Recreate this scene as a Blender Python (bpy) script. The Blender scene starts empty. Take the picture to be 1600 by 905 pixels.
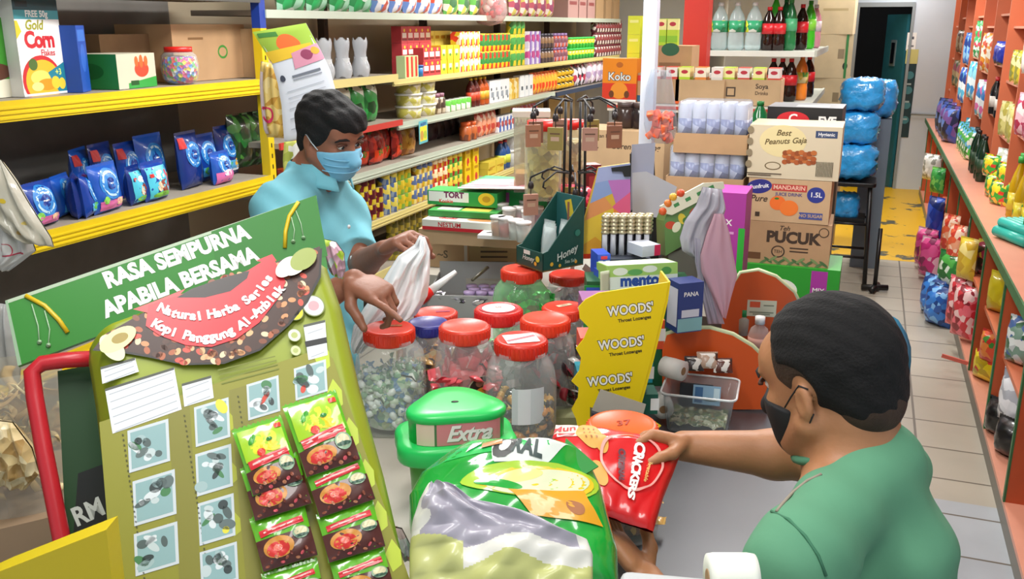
import bpy, math, random
import numpy as np
from mathutils import Vector, Matrix, Euler
random.seed(7)
PI = math.pi
SC = bpy.context.scene
COL = SC.collection
VY = math.radians(20)          # yaw of things set roughly square to the camera's side of the shop
# ---------------------------------------------------------------- camera
FPX, CAMZ = 1450.0, 1.87
PITCH = math.atan(412 / FPX); YAW = math.atan(570 / math.hypot(FPX, 412))
cd = bpy.data.cameras.new('camera'); cam = bpy.data.objects.new('camera', cd); COL.objects.link(cam)
cd.sensor_width = 36; cd.lens = FPX * 36 / 1600; cd.clip_start = .02
cam.location = (0, 0, CAMZ); cam.rotation_euler = (PI / 2 - PITCH, 0, YAW)
SC.camera = cam
# ---------------------------------------------------------------- world, lights, exposure
w = bpy.data.worlds.new('world'); SC.world = w; w.use_nodes = True
bg = w.node_tree.nodes['Background']; bg.inputs[0].default_value = (.93, .97, 1, 1); bg.inputs[1].default_value = .55
SC.view_settings.view_transform = 'Standard'; SC.view_settings.look = 'None'
SC.view_settings.exposure = 0.36; SC.view_settings.gamma = 1; SC.view_settings.use_curve_mapping = False
def area(name, loc, sx, sy, power, col=(1, .98, .95), rot=(0, 0, 0)):
    l = bpy.data.lights.new(name, 'AREA'); l.shape = 'RECTANGLE'; l.size = sx; l.size_y = sy; l.energy = power; l.color = col
    o = bpy.data.objects.new(name, l); COL.objects.link(o); o.location = loc; o.rotation_euler = rot
    return o
LAMPS = [(-.7, .9, 17), (-1.7, 3.2, 36), (-.35, 3.3, 28), (-1.75, 6.0, 44), (.15, 5.8, 32), (-1.5, 8.8, 44), (.1, 8.6, 34), (.25, 11.1, 16), (-.1, 12.7, 4), (.2, .6, 9)]  # doorway and corridor entries are added fill for back wall and door leaf
for lx, ly, lp in LAMPS: area('tube_or_fill_light', (lx, ly, 2.66), .25, 1.25, lp)

def P(u, v, X=None, Y=None, Z=None, D=None):
    a = (u - 800) / FPX; b = (452.5 - v) / FPX
    cy, sy, cp, sp = math.cos(YAW), math.sin(YAW), math.cos(PITCH), math.sin(PITCH)
    d = Vector((-sy * cp, cy * cp, -sp)) + a * Vector((cy, sy, 0)) + b * Vector((-sy * sp, cy * sp, cp))
    t = X / d[0] if X is not None else Y / d[1] if Y is not None else (Z - CAMZ) / d[2] if Z is not None else D
    return Vector((0, 0, CAMZ)) + t * d
# ---------------------------------------------------------------- materials
def lin(h):
    if not isinstance(h, str): return tuple(h) + (1,)
    h = h.lstrip('#'); o = []
    for i in (0, 2, 4):
        c = int(h[i:i+2], 16) / 255; o.append(c / 12.92 if c < .04045 else ((c + .055) / 1.055) ** 2.4)
    return tuple(o) + (1,)
MC = {}
def mat(col, rough=.45, metal=0, coat=0, trans=0, bump=0, bscale=60, emit=0, sss=0, vary=0, vscale=8):
    k = ('m', col, rough, metal, coat, trans, bump, bscale, emit, sss, vary, vscale)
    if k in MC: return MC[k]
    m = bpy.data.materials.new('paint_' + str(col).strip('#')); m.use_nodes = True; nt = m.node_tree
    b = nt.nodes['Principled BSDF']; c = lin(col)
    b.inputs['Base Color'].default_value = c; b.inputs['Roughness'].default_value = rough; b.inputs['Metallic'].default_value = metal
    b.inputs['Coat Weight'].default_value = coat; b.inputs['Transmission Weight'].default_value = trans
    if sss: b.inputs['Subsurface Weight'].default_value = sss; b.inputs['Subsurface Scale'].default_value = .01
    if emit: b.inputs['Emission Color'].default_value = c; b.inputs['Emission Strength'].default_value = emit
    if bump or vary:
        tc = nt.nodes.new('ShaderNodeTexCoord')
        if bump:
            n = nt.nodes.new('ShaderNodeTexNoise'); n.inputs['Scale'].default_value = bscale; n.inputs['Detail'].default_value = 3
            nt.links.new(tc.outputs['Object'], n.inputs['Vector'])
            bp = nt.nodes.new('ShaderNodeBump'); bp.inputs['Strength'].default_value = bump; bp.inputs['Distance'].default_value = .01
            nt.links.new(n.outputs['Fac'], bp.inputs['Height']); nt.links.new(bp.outputs['Normal'], b.inputs['Normal'])
        if vary:
            n = nt.nodes.new('ShaderNodeTexNoise'); n.inputs['Scale'].default_value = vscale; n.inputs['Detail'].default_value = 4
            nt.links.new(tc.outputs['Object'], n.inputs['Vector'])
            r = nt.nodes.new('ShaderNodeValToRGB'); r.color_ramp.elements[0].position = .3; r.color_ramp.elements[1].position = .7
            r.color_ramp.elements[0].color = tuple(x * (1 - vary) for x in c[:3]) + (1,); r.color_ramp.elements[1].color = tuple(min(1, x * (1 + vary * .6)) for x in c[:3]) + (1,)
            nt.links.new(n.outputs['Fac'], r.inputs['Fac']); nt.links.new(r.outputs['Color'], b.inputs['Base Color'])
    MC[k] = m; return m
def pm(cols, scale=30, rough=.35, stretch=(1, 1, 1), coat=.2, dist=.0, bump=0):
    """printed packaging: a hard-edged patchwork of the printed colours"""
    k = ('p', tuple(cols), scale, rough, stretch, coat, dist, bump)
    if k in MC: return MC[k]
    m = bpy.data.materials.new('print_' + cols[0].strip('#')); m.use_nodes = True; nt = m.node_tree
    b = nt.nodes['Principled BSDF']; b.inputs['Roughness'].default_value = rough; b.inputs['Coat Weight'].default_value = coat
    tc = nt.nodes.new('ShaderNodeTexCoord'); mp = nt.nodes.new('ShaderNodeMapping'); mp.inputs['Scale'].default_value = tuple(scale * s for s in stretch)
    nt.links.new(tc.outputs['Object'], mp.inputs['Vector'])
    v = nt.nodes.new('ShaderNodeTexVoronoi'); v.inputs['Scale'].default_value = 1
    nt.links.new(mp.outputs['Vector'], v.inputs['Vector'])
    s = nt.nodes.new('ShaderNodeSeparateColor'); nt.links.new(v.outputs['Color'], s.inputs['Color'])
    r = nt.nodes.new('ShaderNodeValToRGB'); cr = r.color_ramp; cr.interpolation = 'CONSTANT'
    n = len(cols); cr.elements[0].color = lin(cols[0]); cr.elements[1].position = 1 / n; cr.elements[1].color = lin(cols[1 % n])
    for i in range(2, n): e = cr.elements.new(i / n); e.color = lin(cols[i])
    nt.links.new(s.outputs['Red'], r.inputs['Fac']); nt.links.new(r.outputs['Color'], b.inputs['Base Color'])
    if bump:
        bp = nt.nodes.new('ShaderNodeBump'); bp.inputs['Strength'].default_value = bump; bp.inputs['Distance'].default_value = .01
        nt.links.new(v.outputs['Distance'], bp.inputs['Height']); nt.links.new(bp.outputs['Normal'], b.inputs['Normal'])
    MC[k] = m; return m
def clear(col='#f4f8fa', alpha=.12, rough=.08, key=0):
    """thin clear plastic: lets most light through, reflects by Fresnel, a little milky"""
    k = ('c', col, alpha, rough, key)
    if k in MC: return MC[k]
    m = bpy.data.materials.new('clear_plastic'); m.use_nodes = True; nt = m.node_tree; nt.nodes.clear()
    out = nt.nodes.new('ShaderNodeOutputMaterial'); t = nt.nodes.new('ShaderNodeBsdfTransparent'); t.inputs[0].default_value = lin(col)
    p = nt.nodes.new('ShaderNodeBsdfPrincipled'); p.inputs['Base Color'].default_value = lin(col); p.inputs['Roughness'].default_value = rough
    mx = nt.nodes.new('ShaderNodeMixShader'); lw = nt.nodes.new('ShaderNodeLayerWeight'); lw.inputs['Blend'].default_value = .25
    mr = nt.nodes.new('ShaderNodeMapRange'); mr.inputs['To Min'].default_value = alpha; mr.inputs['To Max'].default_value = min(1, alpha + .3)
    nt.links.new(lw.outputs['Facing'], mr.inputs['Value']); nt.links.new(mr.outputs['Result'], mx.inputs[0])
    nt.links.new(t.outputs[0], mx.inputs[1]); nt.links.new(p.outputs[0], mx.inputs[2]); nt.links.new(mx.outputs[0], out.inputs[0])
    MC[k] = m; return m
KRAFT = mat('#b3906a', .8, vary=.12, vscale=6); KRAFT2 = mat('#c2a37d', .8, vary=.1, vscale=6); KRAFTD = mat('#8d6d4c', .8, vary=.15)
WHITE = mat('#eeeeec', .5); BLACK = mat('#141416', .4); RED = mat('#d8231c', .35); STEEL = mat('#9ea1a4', .3, .75)
# ---------------------------------------------------------------- mesh builder
TXT = {}
def text_geo(s, size, bold=0.0, shear=0.0, space=1.0):
    k = (s, size, bold, shear, space)
    if k in TXT: return TXT[k]
    c = bpy.data.curves.new('t', 'FONT'); c.body = s; c.size = size; c.align_x = 'CENTER'; c.align_y = 'CENTER'
    c.offset = bold * size; c.shear = shear; c.space_character = space; c.resolution_u = 3
    o = bpy.data.objects.new('t', c); COL.objects.link(o)
    me = bpy.data.meshes.new_from_object(o.evaluated_get(bpy.context.evaluated_depsgraph_get()))
    vs = [tuple(v.co) for v in me.vertices]; fs = [tuple(p.vertices) for p in me.polygons]
    bpy.data.objects.remove(o); bpy.data.curves.remove(c); bpy.data.meshes.remove(me)
    TXT[k] = (vs, fs); return TXT[k]
class M:
    def __init__(s): s.v = []; s.f = []; s.mi = []; s.sm = []; s.mats = []; s.eps = 0; s.lay = 0; s.flat = False
    def idx(s, m):
        if m not in s.mats: s.mats.append(m)
        return s.mats.index(m)
    def add(s, vs, fs, m, sm=False, T=None):
        o = len(s.v); i = s.idx(m)
        for v in vs:
            s.v.append(tuple(T @ Vector(v)) if T is not None else tuple(v))
        for f in fs: s.f.append(tuple(o + a for a in f)); s.mi.append(i); s.sm.append(sm)
        return s
    def box(s, c, d, m, T=None, top=None, tmats=None):
        x, y, z = c; a, b, h = d[0] / 2, d[1] / 2, d[2] / 2; tx = ty = 1
        if top: tx, ty = top
        vs = [(x-a, y-b, z-h), (x+a, y-b, z-h), (x+a, y+b, z-h), (x-a, y+b, z-h), (x-a*tx, y-b*ty, z+h), (x+a*tx, y-b*ty, z+h), (x+a*tx, y+b*ty, z+h), (x-a*tx, y+b*ty, z+h)]
        return s.add(vs, [(0, 3, 2, 1), (4, 5, 6, 7), (0, 1, 5, 4), (1, 2, 6, 5), (2, 3, 7, 6), (3, 0, 4, 7)], m, False, T)
    def rbox(s, c, d, r, m, T=None, n=3, sm=True):
        """box with rounded vertical edges and softened rims"""
        a, b = d[0] / 2 - r, d[1] / 2 - r; pts = []
        for cx, cy, a0 in ((a, b, 0), (-a, b, 90), (-a, -b, 180), (a, -b, 270)):
            for k in range(n + 1):
                t = math.radians(a0 + 90 * k / n); pts.append((cx, cy, math.cos(t), math.sin(t)))
        N = len(pts); rr = min(r, d[2] / 3) * .5; vs = []; z0 = c[2] - d[2] / 2; z1 = c[2] + d[2] / 2
        for z, q in ((z0, r - rr), (z0 + rr, r), (z1 - rr, r), (z1 - rr * .3, r - rr * .3), (z1, r - rr)):
            for px, py, ux, uy in pts: vs.append((c[0] + px + ux * q, c[1] + py + uy * q, z))
        fs = [(k * N + i, k * N + (i + 1) % N, (k + 1) * N + (i + 1) % N, (k + 1) * N + i) for k in range(4) for i in range(N)]
        fs += [tuple(range(4 * N, 5 * N)), tuple(reversed(range(N)))]
        return s.add(vs, fs, m, sm, T)
    def lathe(s, prof, m, c=(0, 0, 0), n=24, T=None, sm=True, sq=1, ex=2.0):
        vs = []; fs = []
        for r, z in prof:
            for i in range(n):
                t = 2 * PI * i / n; ct, st = math.cos(t), math.sin(t)
                if ex != 2.0:
                    q = (abs(ct) ** ex + abs(st) ** ex) ** (-1 / ex); ct *= q; st *= q
                vs.append((c[0] + r * ct, c[1] + r * sq * st, c[2] + z))
        for k in range(len(prof) - 1):
            for i in range(n): j = (i + 1) % n; fs.append((k * n + i, k * n + j, (k + 1) * n + j, (k + 1) * n + i))
        if prof[0][0] > 1e-4: fs.append(tuple(reversed(range(n))))
        if prof[-1][0] > 1e-4: fs.append(tuple(range((len(prof) - 1) * n, len(prof) * n)))
        return s.add(vs, fs, m, sm, T)
    def tube(s, pts, r, m, n=8, T=None, cap=True):
        pts = [Vector(p) for p in pts]; vs = []; fs = []; up = None
        rs = r if isinstance(r, (list, tuple)) else [r] * len(pts)
        for k, p in enumerate(pts):
            d = (pts[min(k + 1, len(pts) - 1)] - pts[max(k - 1, 0)]).normalized()
            if up is None: up = d.orthogonal().normalized()
            up = (up - d * up.dot(d)).normalized(); w_ = d.cross(up)
            for i in range(n): t = 2 * PI * i / n; vs.append(p + (up * math.cos(t) + w_ * math.sin(t)) * rs[k])
        for k in range(len(pts) - 1):
            for i in range(n): j = (i + 1) % n; fs.append((k*n+i, k*n+j, (k+1)*n+j, (k+1)*n+i))
        if cap: fs += [tuple(reversed(range(n))), tuple(range((len(pts)-1)*n, len(pts)*n))]
        return s.add(vs, fs, m, True, T)
    def grid(s, fn, nu, nv, m, T=None, sm=True, mf=None):
        vs = [fn(i / nu, j / nv) for j in range(nv + 1) for i in range(nu + 1)]
        if mf is None:
            return s.add(vs, [(j*(nu+1)+i, j*(nu+1)+i+1, (j+1)*(nu+1)+i+1, (j+1)*(nu+1)+i) for j in range(nv) for i in range(nu)], m, sm, T)
        o = len(s.v); s.v += [tuple(T @ Vector(v)) if T is not None else tuple(v) for v in vs]
        for j in range(nv):
            for i in range(nu):
                s.f.append(tuple(o + q for q in (j*(nu+1)+i, j*(nu+1)+i+1, (j+1)*(nu+1)+i+1, (j+1)*(nu+1)+i))); s.sm.append(sm); s.mi.append(s.idx(mf((i+.5)/nu, (j+.5)/nv)))
        return s
    def prism(s, poly, z0, z1, m, T=None, sm=False):
        """polygon in local xy pulled from z0 to z1"""
        n = len(poly); ar = sum(poly[i][0] * poly[(i+1) % n][1] - poly[(i+1) % n][0] * poly[i][1] for i in range(n))
        if ar < 0: poly = poly[::-1]
        vs = [(x, y, z0) for x, y in poly] + [(x, y, z1) for x, y in poly]
        fs = [tuple(reversed(range(n))), tuple(range(n, 2 * n))] + [(i, (i+1) % n, n + (i+1) % n, n + i) for i in range(n)]
        return s.add(vs, fs, m, sm, T)
    def decal(s, spec, T):
        """flat print on a face whose frame T has x right, y up, z out"""
        s.lay += 1
        for i_, q in enumerate(spec):
            z = (.0002 + .00002*i_) if s.flat else (.0002 + .00012*s.lay + .00006*i_); k = q[0]
            if k == 'r': _, x, y, w_, h, m = q[:6]; a = q[6] if len(q) > 6 else 0; R = Matrix.Rotation(a, 4, 'Z'); s.add([tuple(R @ Vector((dx, dy, 0)) + Vector((x, y, z))) for dx, dy in ((-w_/2, -h/2), (w_/2, -h/2), (w_/2, h/2), (-w_/2, h/2))], [(0, 1, 2, 3)], m, False, T)
            elif k == 'e': _, x, y, a, b, m = q[:6]; r_ = q[6] if len(q) > 6 else 0; s.add([(x + a*math.cos(t)*math.cos(r_) - b*math.sin(t)*math.sin(r_), y + a*math.cos(t)*math.sin(r_) + b*math.sin(t)*math.cos(r_), z) for t in [2*PI*i/28 for i in range(28)]], [tuple(range(28))], m, False, T)
            elif k == 'p': s.add([(x, y, z) for x, y in q[1]], [tuple(range(len(q[1])))], q[2], False, T)
            elif k == 'ring':
                _, x, y, a, b, wd, m = q; N = 32; vs = []
                for t in [2*PI*i/N for i in range(N)]: vs += [(x + a*math.cos(t), y + b*math.sin(t), z), (x + (a-wd)*math.cos(t), y + (b-wd)*math.sin(t), z)]
                s.add(vs, [(2*i, (2*i+2) % (2*N), (2*i+3) % (2*N), 2*i+1) for i in range(N)], m, False, T)
            elif k == 't':
                _, x, y, size, tx, m = q[:6]; o = q[6] if len(q) > 6 else {}
                vs, fs = text_geo(tx, size, o.get('b', .02), o.get('sh', 0), o.get('sp', 1)); R = Matrix.Rotation(o.get('a', 0), 4, 'Z'); sx = o.get('sx', 1)
                s.add([tuple(R @ Vector((a * sx, b, 0)) + Vector((x, y, z))) for a, b, c in vs], fs, m, False, T)
        return s
    def build(s, name, parent=None, loc=(0, 0, 0), rot=(0, 0, 0), mx=None, solid=0, bev=0):
        me = bpy.data.meshes.new(name); me.from_pydata(s.v, [], s.f)
        for m in s.mats: me.materials.append(m)
        me.polygons.foreach_set('material_index', s.mi); me.polygons.foreach_set('use_smooth', s.sm); me.update()
        o = bpy.data.objects.new(name, me); COL.objects.link(o)
        if mx is not None: o.matrix_world = mx
        else: o.location = loc; o.rotation_euler = rot
        if parent is not None: o.parent = parent
        if solid: md = o.modifiers.new('s', 'SOLIDIFY'); md.thickness = solid; md.offset = 0
        if bev: md = o.modifiers.new('b', 'BEVEL'); md.width = bev; md.segments = 2; md.limit_method = 'ANGLE'
        return o
def tag(o, label, cat, group=None, kind=None):
    if label: o['label'] = label
    if cat: o['category'] = cat
    if group: o['group'] = group
    if kind: o['kind'] = kind
    return o
def thing(name, label, cat, loc=(0, 0, 0), rz=0, group=None, mx=None):
    o = bpy.data.objects.new(name, None); COL.objects.link(o); o.empty_display_size = .05
    if mx is not None: o.matrix_world = mx
    else: o.location = loc; o.rotation_euler = (0, 0, rz)
    return tag(o, label, cat, group)
def dup(root, loc=None, rz=None, label=None, group=None, mx=None, rot=None, scale=None):
    r = root.copy(); COL.objects.link(r)
    if mx is not None: r.matrix_world = mx
    if loc is not None: r.location = loc
    if rz is not None: r.rotation_euler = (0, 0, rz)
    if rot is not None: r.rotation_euler = rot
    if scale is not None: r.scale = scale
    if label: r['label'] = label
    if group: r['group'] = group
    for ch in list(root.children):
        c = ch.copy(); COL.objects.link(c); c.parent = r
        for g in list(ch.children): d = g.copy(); COL.objects.link(d); d.parent = c
    return r
def struct(name, m, **k): o = m.build(name, **k); o['kind'] = 'structure'; return o
def frame(o, ex, ey):
    """matrix with origin o, x axis ex, y axis ey made square to it"""
    ex = Vector(ex).normalized(); ez = ex.cross(Vector(ey)).normalized(); ey = ez.cross(ex)
    m = Matrix.Identity(4)
    for i in range(3): m[i][0], m[i][1], m[i][2], m[i][3] = ex[i], ey[i], ez[i], o[i]
    return m
def TF(x=0, y=0, z=0, rx=0, ry=0, rz=0, s=1): return Matrix.Translation((x, y, z)) @ Euler((rx, ry, rz)).to_matrix().to_4x4() @ Matrix.Scale(s, 4)
def face_front(w_, d, h): return TF(0, -d/2, 0, rx=PI/2)            # x right, y up, z toward -Y
def face_right(w_, d, h): return TF(w_/2, 0, 0, rx=PI/2, rz=PI/2)
def face_left(w_, d, h): return TF(-w_/2, 0, 0, rx=PI/2, rz=-PI/2)
def face_top(w_, d, h): return TF(0, 0, h)
def carton(name, label, cat, loc, rz, dims, m, front=(), right=(), left=(), top=(), group=None, bev=.003, tape=None, tilt=(0, 0)):
    w_, d, h = dims; b = M(); b.box((0, 0, h/2), dims, m)
    if tape: b.decal([('r', 0, 0, w_, .045, tape)], face_top(w_, d, h))
    for sp, fn in ((front, face_front), (right, face_right), (left, face_left), (top, face_top)):
        if sp: b.decal(list(sp), fn(w_, d, h))
    o = b.build(name, loc=loc, rot=(tilt[0], tilt[1], rz)); tag(o, label, cat, group)
    return o
def hash2(i, s=0): return random.Random(i * 7919 + s * 104729).random()
def wob(x, y, s=0):
    return (math.sin(x*3.1+s*1.7) * math.sin(y*2.7+s*2.3) + .5*math.sin(x*7.3+y*4.1+s) + .3*math.sin(x*13.7-y*11.3+2*s) + .2*math.sin(x*23.1+y*19.7+3*s)) / 2
def pack_surf(w_, h, t, seed=0, wr=.05):
    def f(x, y):
        u = min(1, abs(2*x/w_)); v = min(1, abs(2*y/h))
        return t/2 * (max(0, 1 - u**2.4)**.6) * (max(0, 1 - v**3)**.6) + wr*t*wob(x/w_*5, y/h*5, seed) * (1-u**6)
    return f
def pack(w_, h, t, mf, mb, seed=0, fin=.012, wr=.06, nu=20, nv=26, finm=None, m=None, decals=(), zigzag=True, bulge_low=0):
    """pillow pouch standing in local x (width) and z (height), bottom at z=0, front to -Y"""
    m = m or M(); S = pack_surf(w_, h, t, seed, wr)
    def pinch(v): return 1 - .03*math.sin(PI*v)
    def yy(x, z, sgn):
        k = 1 + bulge_low * (.5 - z/h)
        return sgn * max(.0004, S(x, z - h/2)*k)
    m.grid(lambda a, b: ((a-.5)*w_*pinch(b), yy((a-.5)*w_, b*h, -1), b*h), nu, nv, mf, mf=(lambda a, b: mf(a, b)) if callable(mf) else None)
    m.grid(lambda a, b: ((.5-a)*w_*pinch(b), yy((.5-a)*w_, b*h, 1), b*h), nu, nv, mb)
    if fin:
        for z0, z1 in ((h, h+fin), (-fin*.0, 0)):
            if z1 > z0: m.grid(lambda a, b: ((a-.5)*w_, .0012*math.sin(a*90)*b, z0 + (z1-z0)*b + (.0015*math.sin(a*120) if b > .5 and zigzag else 0)), 30, 1, finm or mb)
    for q in decals:
        m.eps += 1; e = .0010 + .00022*m.eps; V = []
        def put(pts, faces, mt): m.add([(x, yy(x, z, -1) - e, z) for x, z in pts], faces, mt, True)
        if q[0] == 'e':
            _, x, z, a, b, mt = q[:6]; r_ = q[6] if len(q) > 6 else 0; pts = [(x, z)]; N = 24; fs = []
            for ri in (1, 2, 3, 4):
                for i in range(N): t_ = 2*PI*i/N; ca = a*ri/4*math.cos(t_); cb = b*ri/4*math.sin(t_); pts.append((x + ca*math.cos(r_) - cb*math.sin(r_), z + ca*math.sin(r_) + cb*math.cos(r_)))
            for i in range(N):
                j = (i+1) % N; fs.append((0, 1+i, 1+j))
                for ri in range(3): fs.append((1+ri*N+i, 1+(ri+1)*N+i, 1+(ri+1)*N+j, 1+ri*N+j))
            put(pts, fs, mt)
        elif q[0] == 'ring':
            _, x, z, a, b, wd, mt = q; N = 40; pts = []
            for i in range(N): t_ = 2*PI*i/N; pts += [(x+a*math.cos(t_), z+b*math.sin(t_)), (x+(a-wd)*math.cos(t_), z+(b-wd)*math.sin(t_))]
            put(pts, [(2*i, (2*i+2) % (2*N), (2*i+3) % (2*N), 2*i+1) for i in range(N)], mt)
        elif q[0] == 'r':
            _, x, z, a, b, mt = q[:6]; r_ = q[6] if len(q) > 6 else 0; n = 8; pts = []
            for j in range(n+1):
                for i in range(n+1):
                    dx = (i/n-.5)*a; dz = (j/n-.5)*b; pts.append((x + dx*math.cos(r_) - dz*math.sin(r_), z + dx*math.sin(r_) + dz*math.cos(r_)))
            put(pts, [(j*(n+1)+i, j*(n+1)+i+1, (j+1)*(n+1)+i+1, (j+1)*(n+1)+i) for j in range(n) for i in range(n)], mt)
        elif q[0] == 't':
            _, x, z, size, tx, mt = q[:6]; o = q[6] if len(q) > 6 else {}
            vs, fs = text_geo(tx, size, o.get('b', .02), o.get('sh', 0), o.get('sp', 1)); a_ = o.get('a', 0); e += .001
            put([(x + vx*math.cos(a_) - vy*math.sin(a_), z + vx*math.sin(a_) + vy*math.cos(a_)) for vx, vy, _z in vs], fs, mt)
    return m
# ---------------------------------------------------------------- signed-distance modelling (bodies and soft goods)
class SDF:
    def __init__(s, lo, hi, h):
        s.lo = np.array(lo, np.float32); s.h = h; s.n = [int((hi[i]-lo[i])/h) + 2 for i in range(3)]; s.g = np.full(s.n, .05, np.float32)
    def sub(s, lo, hi):
        a = [max(0, int((lo[i]-s.lo[i])/s.h) - 1) for i in range(3)]; b = [min(s.n[i], int((hi[i]-s.lo[i])/s.h) + 2) for i in range(3)]
        if any(b[i] <= a[i] for i in range(3)): return None, None
        sl = tuple(slice(a[i], b[i]) for i in range(3))
        xs = [(s.lo[i] + s.h*np.arange(a[i], b[i])).astype(np.float32) for i in range(3)]
        return sl, np.meshgrid(*xs, indexing='ij', sparse=True)
    def mix(s, sl, d, k, op):
        g = s.g[sl]
        if op == '-': d = -d; hh = np.clip(.5 - .5*(d - g)/k, 0, 1) if k else None
        if op == '+':
            if k: hh = np.clip(.5 + .5*(g - d)/k, 0, 1); s.g[sl] = g*(1-hh) + d*hh - k*hh*(1-hh)
            else: s.g[sl] = np.minimum(g, d)
        else:
            if k: hh = np.clip(.5 - .5*(g - d)/k, 0, 1); s.g[sl] = g*(1-hh) + d*hh + k*hh*(1-hh)
            else: s.g[sl] = np.maximum(g, d)
    def cone(s, a, b, ra, rb, k=.01, op='+', cut=None):
        a = np.array(a, np.float32); b = np.array(b, np.float32); R = max(ra, rb) + .035
        sl, X = s.sub(np.minimum(a, b) - R, np.maximum(a, b) + R)
        if sl is None: return s
        ba = b - a; L2 = float(ba @ ba) + 1e-9
        px, py, pz = X[0]-a[0], X[1]-a[1], X[2]-a[2]
        t = np.clip((px*ba[0] + py*ba[1] + pz*ba[2])/L2, 0, 1)
        d = np.sqrt((px-t*ba[0])**2 + (py-t*ba[1])**2 + (pz-t*ba[2])**2) - (ra + (rb-ra)*t)
        if cut is not None: c_, n_ = cut; d = np.maximum(d, (X[0]-c_[0])*n_[0] + (X[1]-c_[1])*n_[1] + (X[2]-c_[2])*n_[2])
        s.mix(sl, d, k, op); return s
    def chain(s, pts, rs, k=.01, op='+'):
        for i in range(len(pts)-1): s.cone(pts[i], pts[i+1], rs[i], rs[i+1], k, op)
        return s
    def ell(s, c, r, R=None, k=.01, op='+', cut=None):
        c = np.array(c, np.float32); m = max(r) + .035
        sl, X = s.sub(c - m, c + m)
        if sl is None: return s
        x, y, z = X[0]-c[0], X[1]-c[1], X[2]-c[2]
        if R is not None: x, y, z = [R[0][i]*x + R[1][i]*y + R[2][i]*z for i in range(3)]
        q = np.sqrt((x/r[0])**2 + (y/r[1])**2 + (z/r[2])**2); g = np.sqrt((x/r[0]**2)**2 + (y/r[1]**2)**2 + (z/r[2]**2)**2) + 1e-6
        d = q*(q-1)/g
        if cut is not None: d = np.maximum(d, cut(x, y, z))
        s.mix(sl, d, k, op); return s
    def rboxx(s, c, r, rad, R=None, k=.005, op='+'):
        c = np.array(c, np.float32); m = float(np.linalg.norm(r)) + .035
        sl, X = s.sub(c - m, c + m)
        if sl is None: return s
        x, y, z = X[0]-c[0], X[1]-c[1], X[2]-c[2]
        if R is not None: x, y, z = [R[0][i]*x + R[1][i]*y + R[2][i]*z for i in range(3)]
        q = [np.abs(v) - (r[i]-rad) for i, v in enumerate((x, y, z))]
        d = np.sqrt(sum(np.maximum(v, 0)**2 for v in q)) + np.minimum(np.maximum(q[0], np.maximum(q[1], q[2])), 0) - rad
        s.mix(sl, d, k, op); return s
    def plane(s, p, n, k=.0, lo=None, hi=None):
        """keep the side the normal points away from"""
        sl, X = s.sub(s.lo if lo is None else lo, [s.lo[i]+s.h*s.n[i] for i in range(3)] if hi is None else hi)
        n = np.array(n, float); n /= np.linalg.norm(n)
        d = (X[0]-p[0])*n[0] + (X[1]-p[1])*n[1] + (X[2]-p[2])*n[2]
        g = s.g[sl]; s.g[sl] = np.maximum(g, d.astype(np.float32)); return s
    def mesh(s, name, m, parent=None, post=None):
        g = s.g; ins = g < 0; n = g.shape
        c = np.zeros((n[0]-1, n[1]-1, n[2]-1), np.int8)
        for dx in (0, 1):
            for dy in (0, 1):
                for dz in (0, 1): c += ins[dx:n[0]-1+dx, dy:n[1]-1+dy, dz:n[2]-1+dz]
        act = (c > 0) & (c < 8); I = np.argwhere(act)
        idx = np.full(act.shape, -1, np.int32); idx[act] = np.arange(len(I))
        S = np.zeros((len(I), 3)); W = np.zeros(len(I))
        cor = [(a, b, d) for a in (0, 1) for b in (0, 1) for d in (0, 1)]
        val = {q: g[I[:, 0]+q[0], I[:, 1]+q[1], I[:, 2]+q[2]] for q in cor}
        for q in cor:
            for ax in range(3):
                if q[ax]: continue
                r = list(q); r[ax] = 1; r = tuple(r); a, b = val[q], val[r]; x = (a < 0) != (b < 0)
                t = np.where(x, a/(a-b+1e-12), 0); p = np.array(q, float)[None, :].repeat(len(I), 0); p[:, ax] += t
                S[x] += p[x]; W[x] += 1
        V = (I + S/W[:, None]) * s.h + s.lo
        F = []
        for ax in range(3):
            u, v = (ax+1) % 3, (ax+2) % 3
            a = [slice(0, None)]*3; b = [slice(0, None)]*3; a[ax] = slice(0, -1); b[ax] = slice(1, None)
            x = ins[tuple(a)] != ins[tuple(b)]; E = np.argwhere(x)
            E = E[(E[:, u] > 0) & (E[:, v] > 0) & (E[:, u] < n[u]-1) & (E[:, v] < n[v]-1)]
            if not len(E): continue
            flip = ins[tuple(E.T)]
            def at_(du, dv):
                q = E.copy(); q[:, u] -= du; q[:, v] -= dv; return idx[tuple(q.T)]
            q = np.stack([at_(1, 1), at_(0, 1), at_(0, 0), at_(1, 0)], 1); q[~flip] = q[~flip][:, ::-1]; F.append(q)
        F = np.concatenate(F); F = F[(F >= 0).all(1)]
        if post is not None: V = post(V)
        me = bpy.data.meshes.new(name); me.from_pydata(V.tolist(), [], F.tolist())
        me.materials.append(m); me.polygons.foreach_set('use_smooth', [True]*len(F)); me.update()
        o = bpy.data.objects.new(name, me); COL.objects.link(o)
        if parent is not None: o.parent = parent; o.matrix_parent_inverse = Matrix.Identity(4)
        md = o.modifiers.new('sm', 'SMOOTH'); md.factor = .5; md.iterations = 2
        return o
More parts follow.
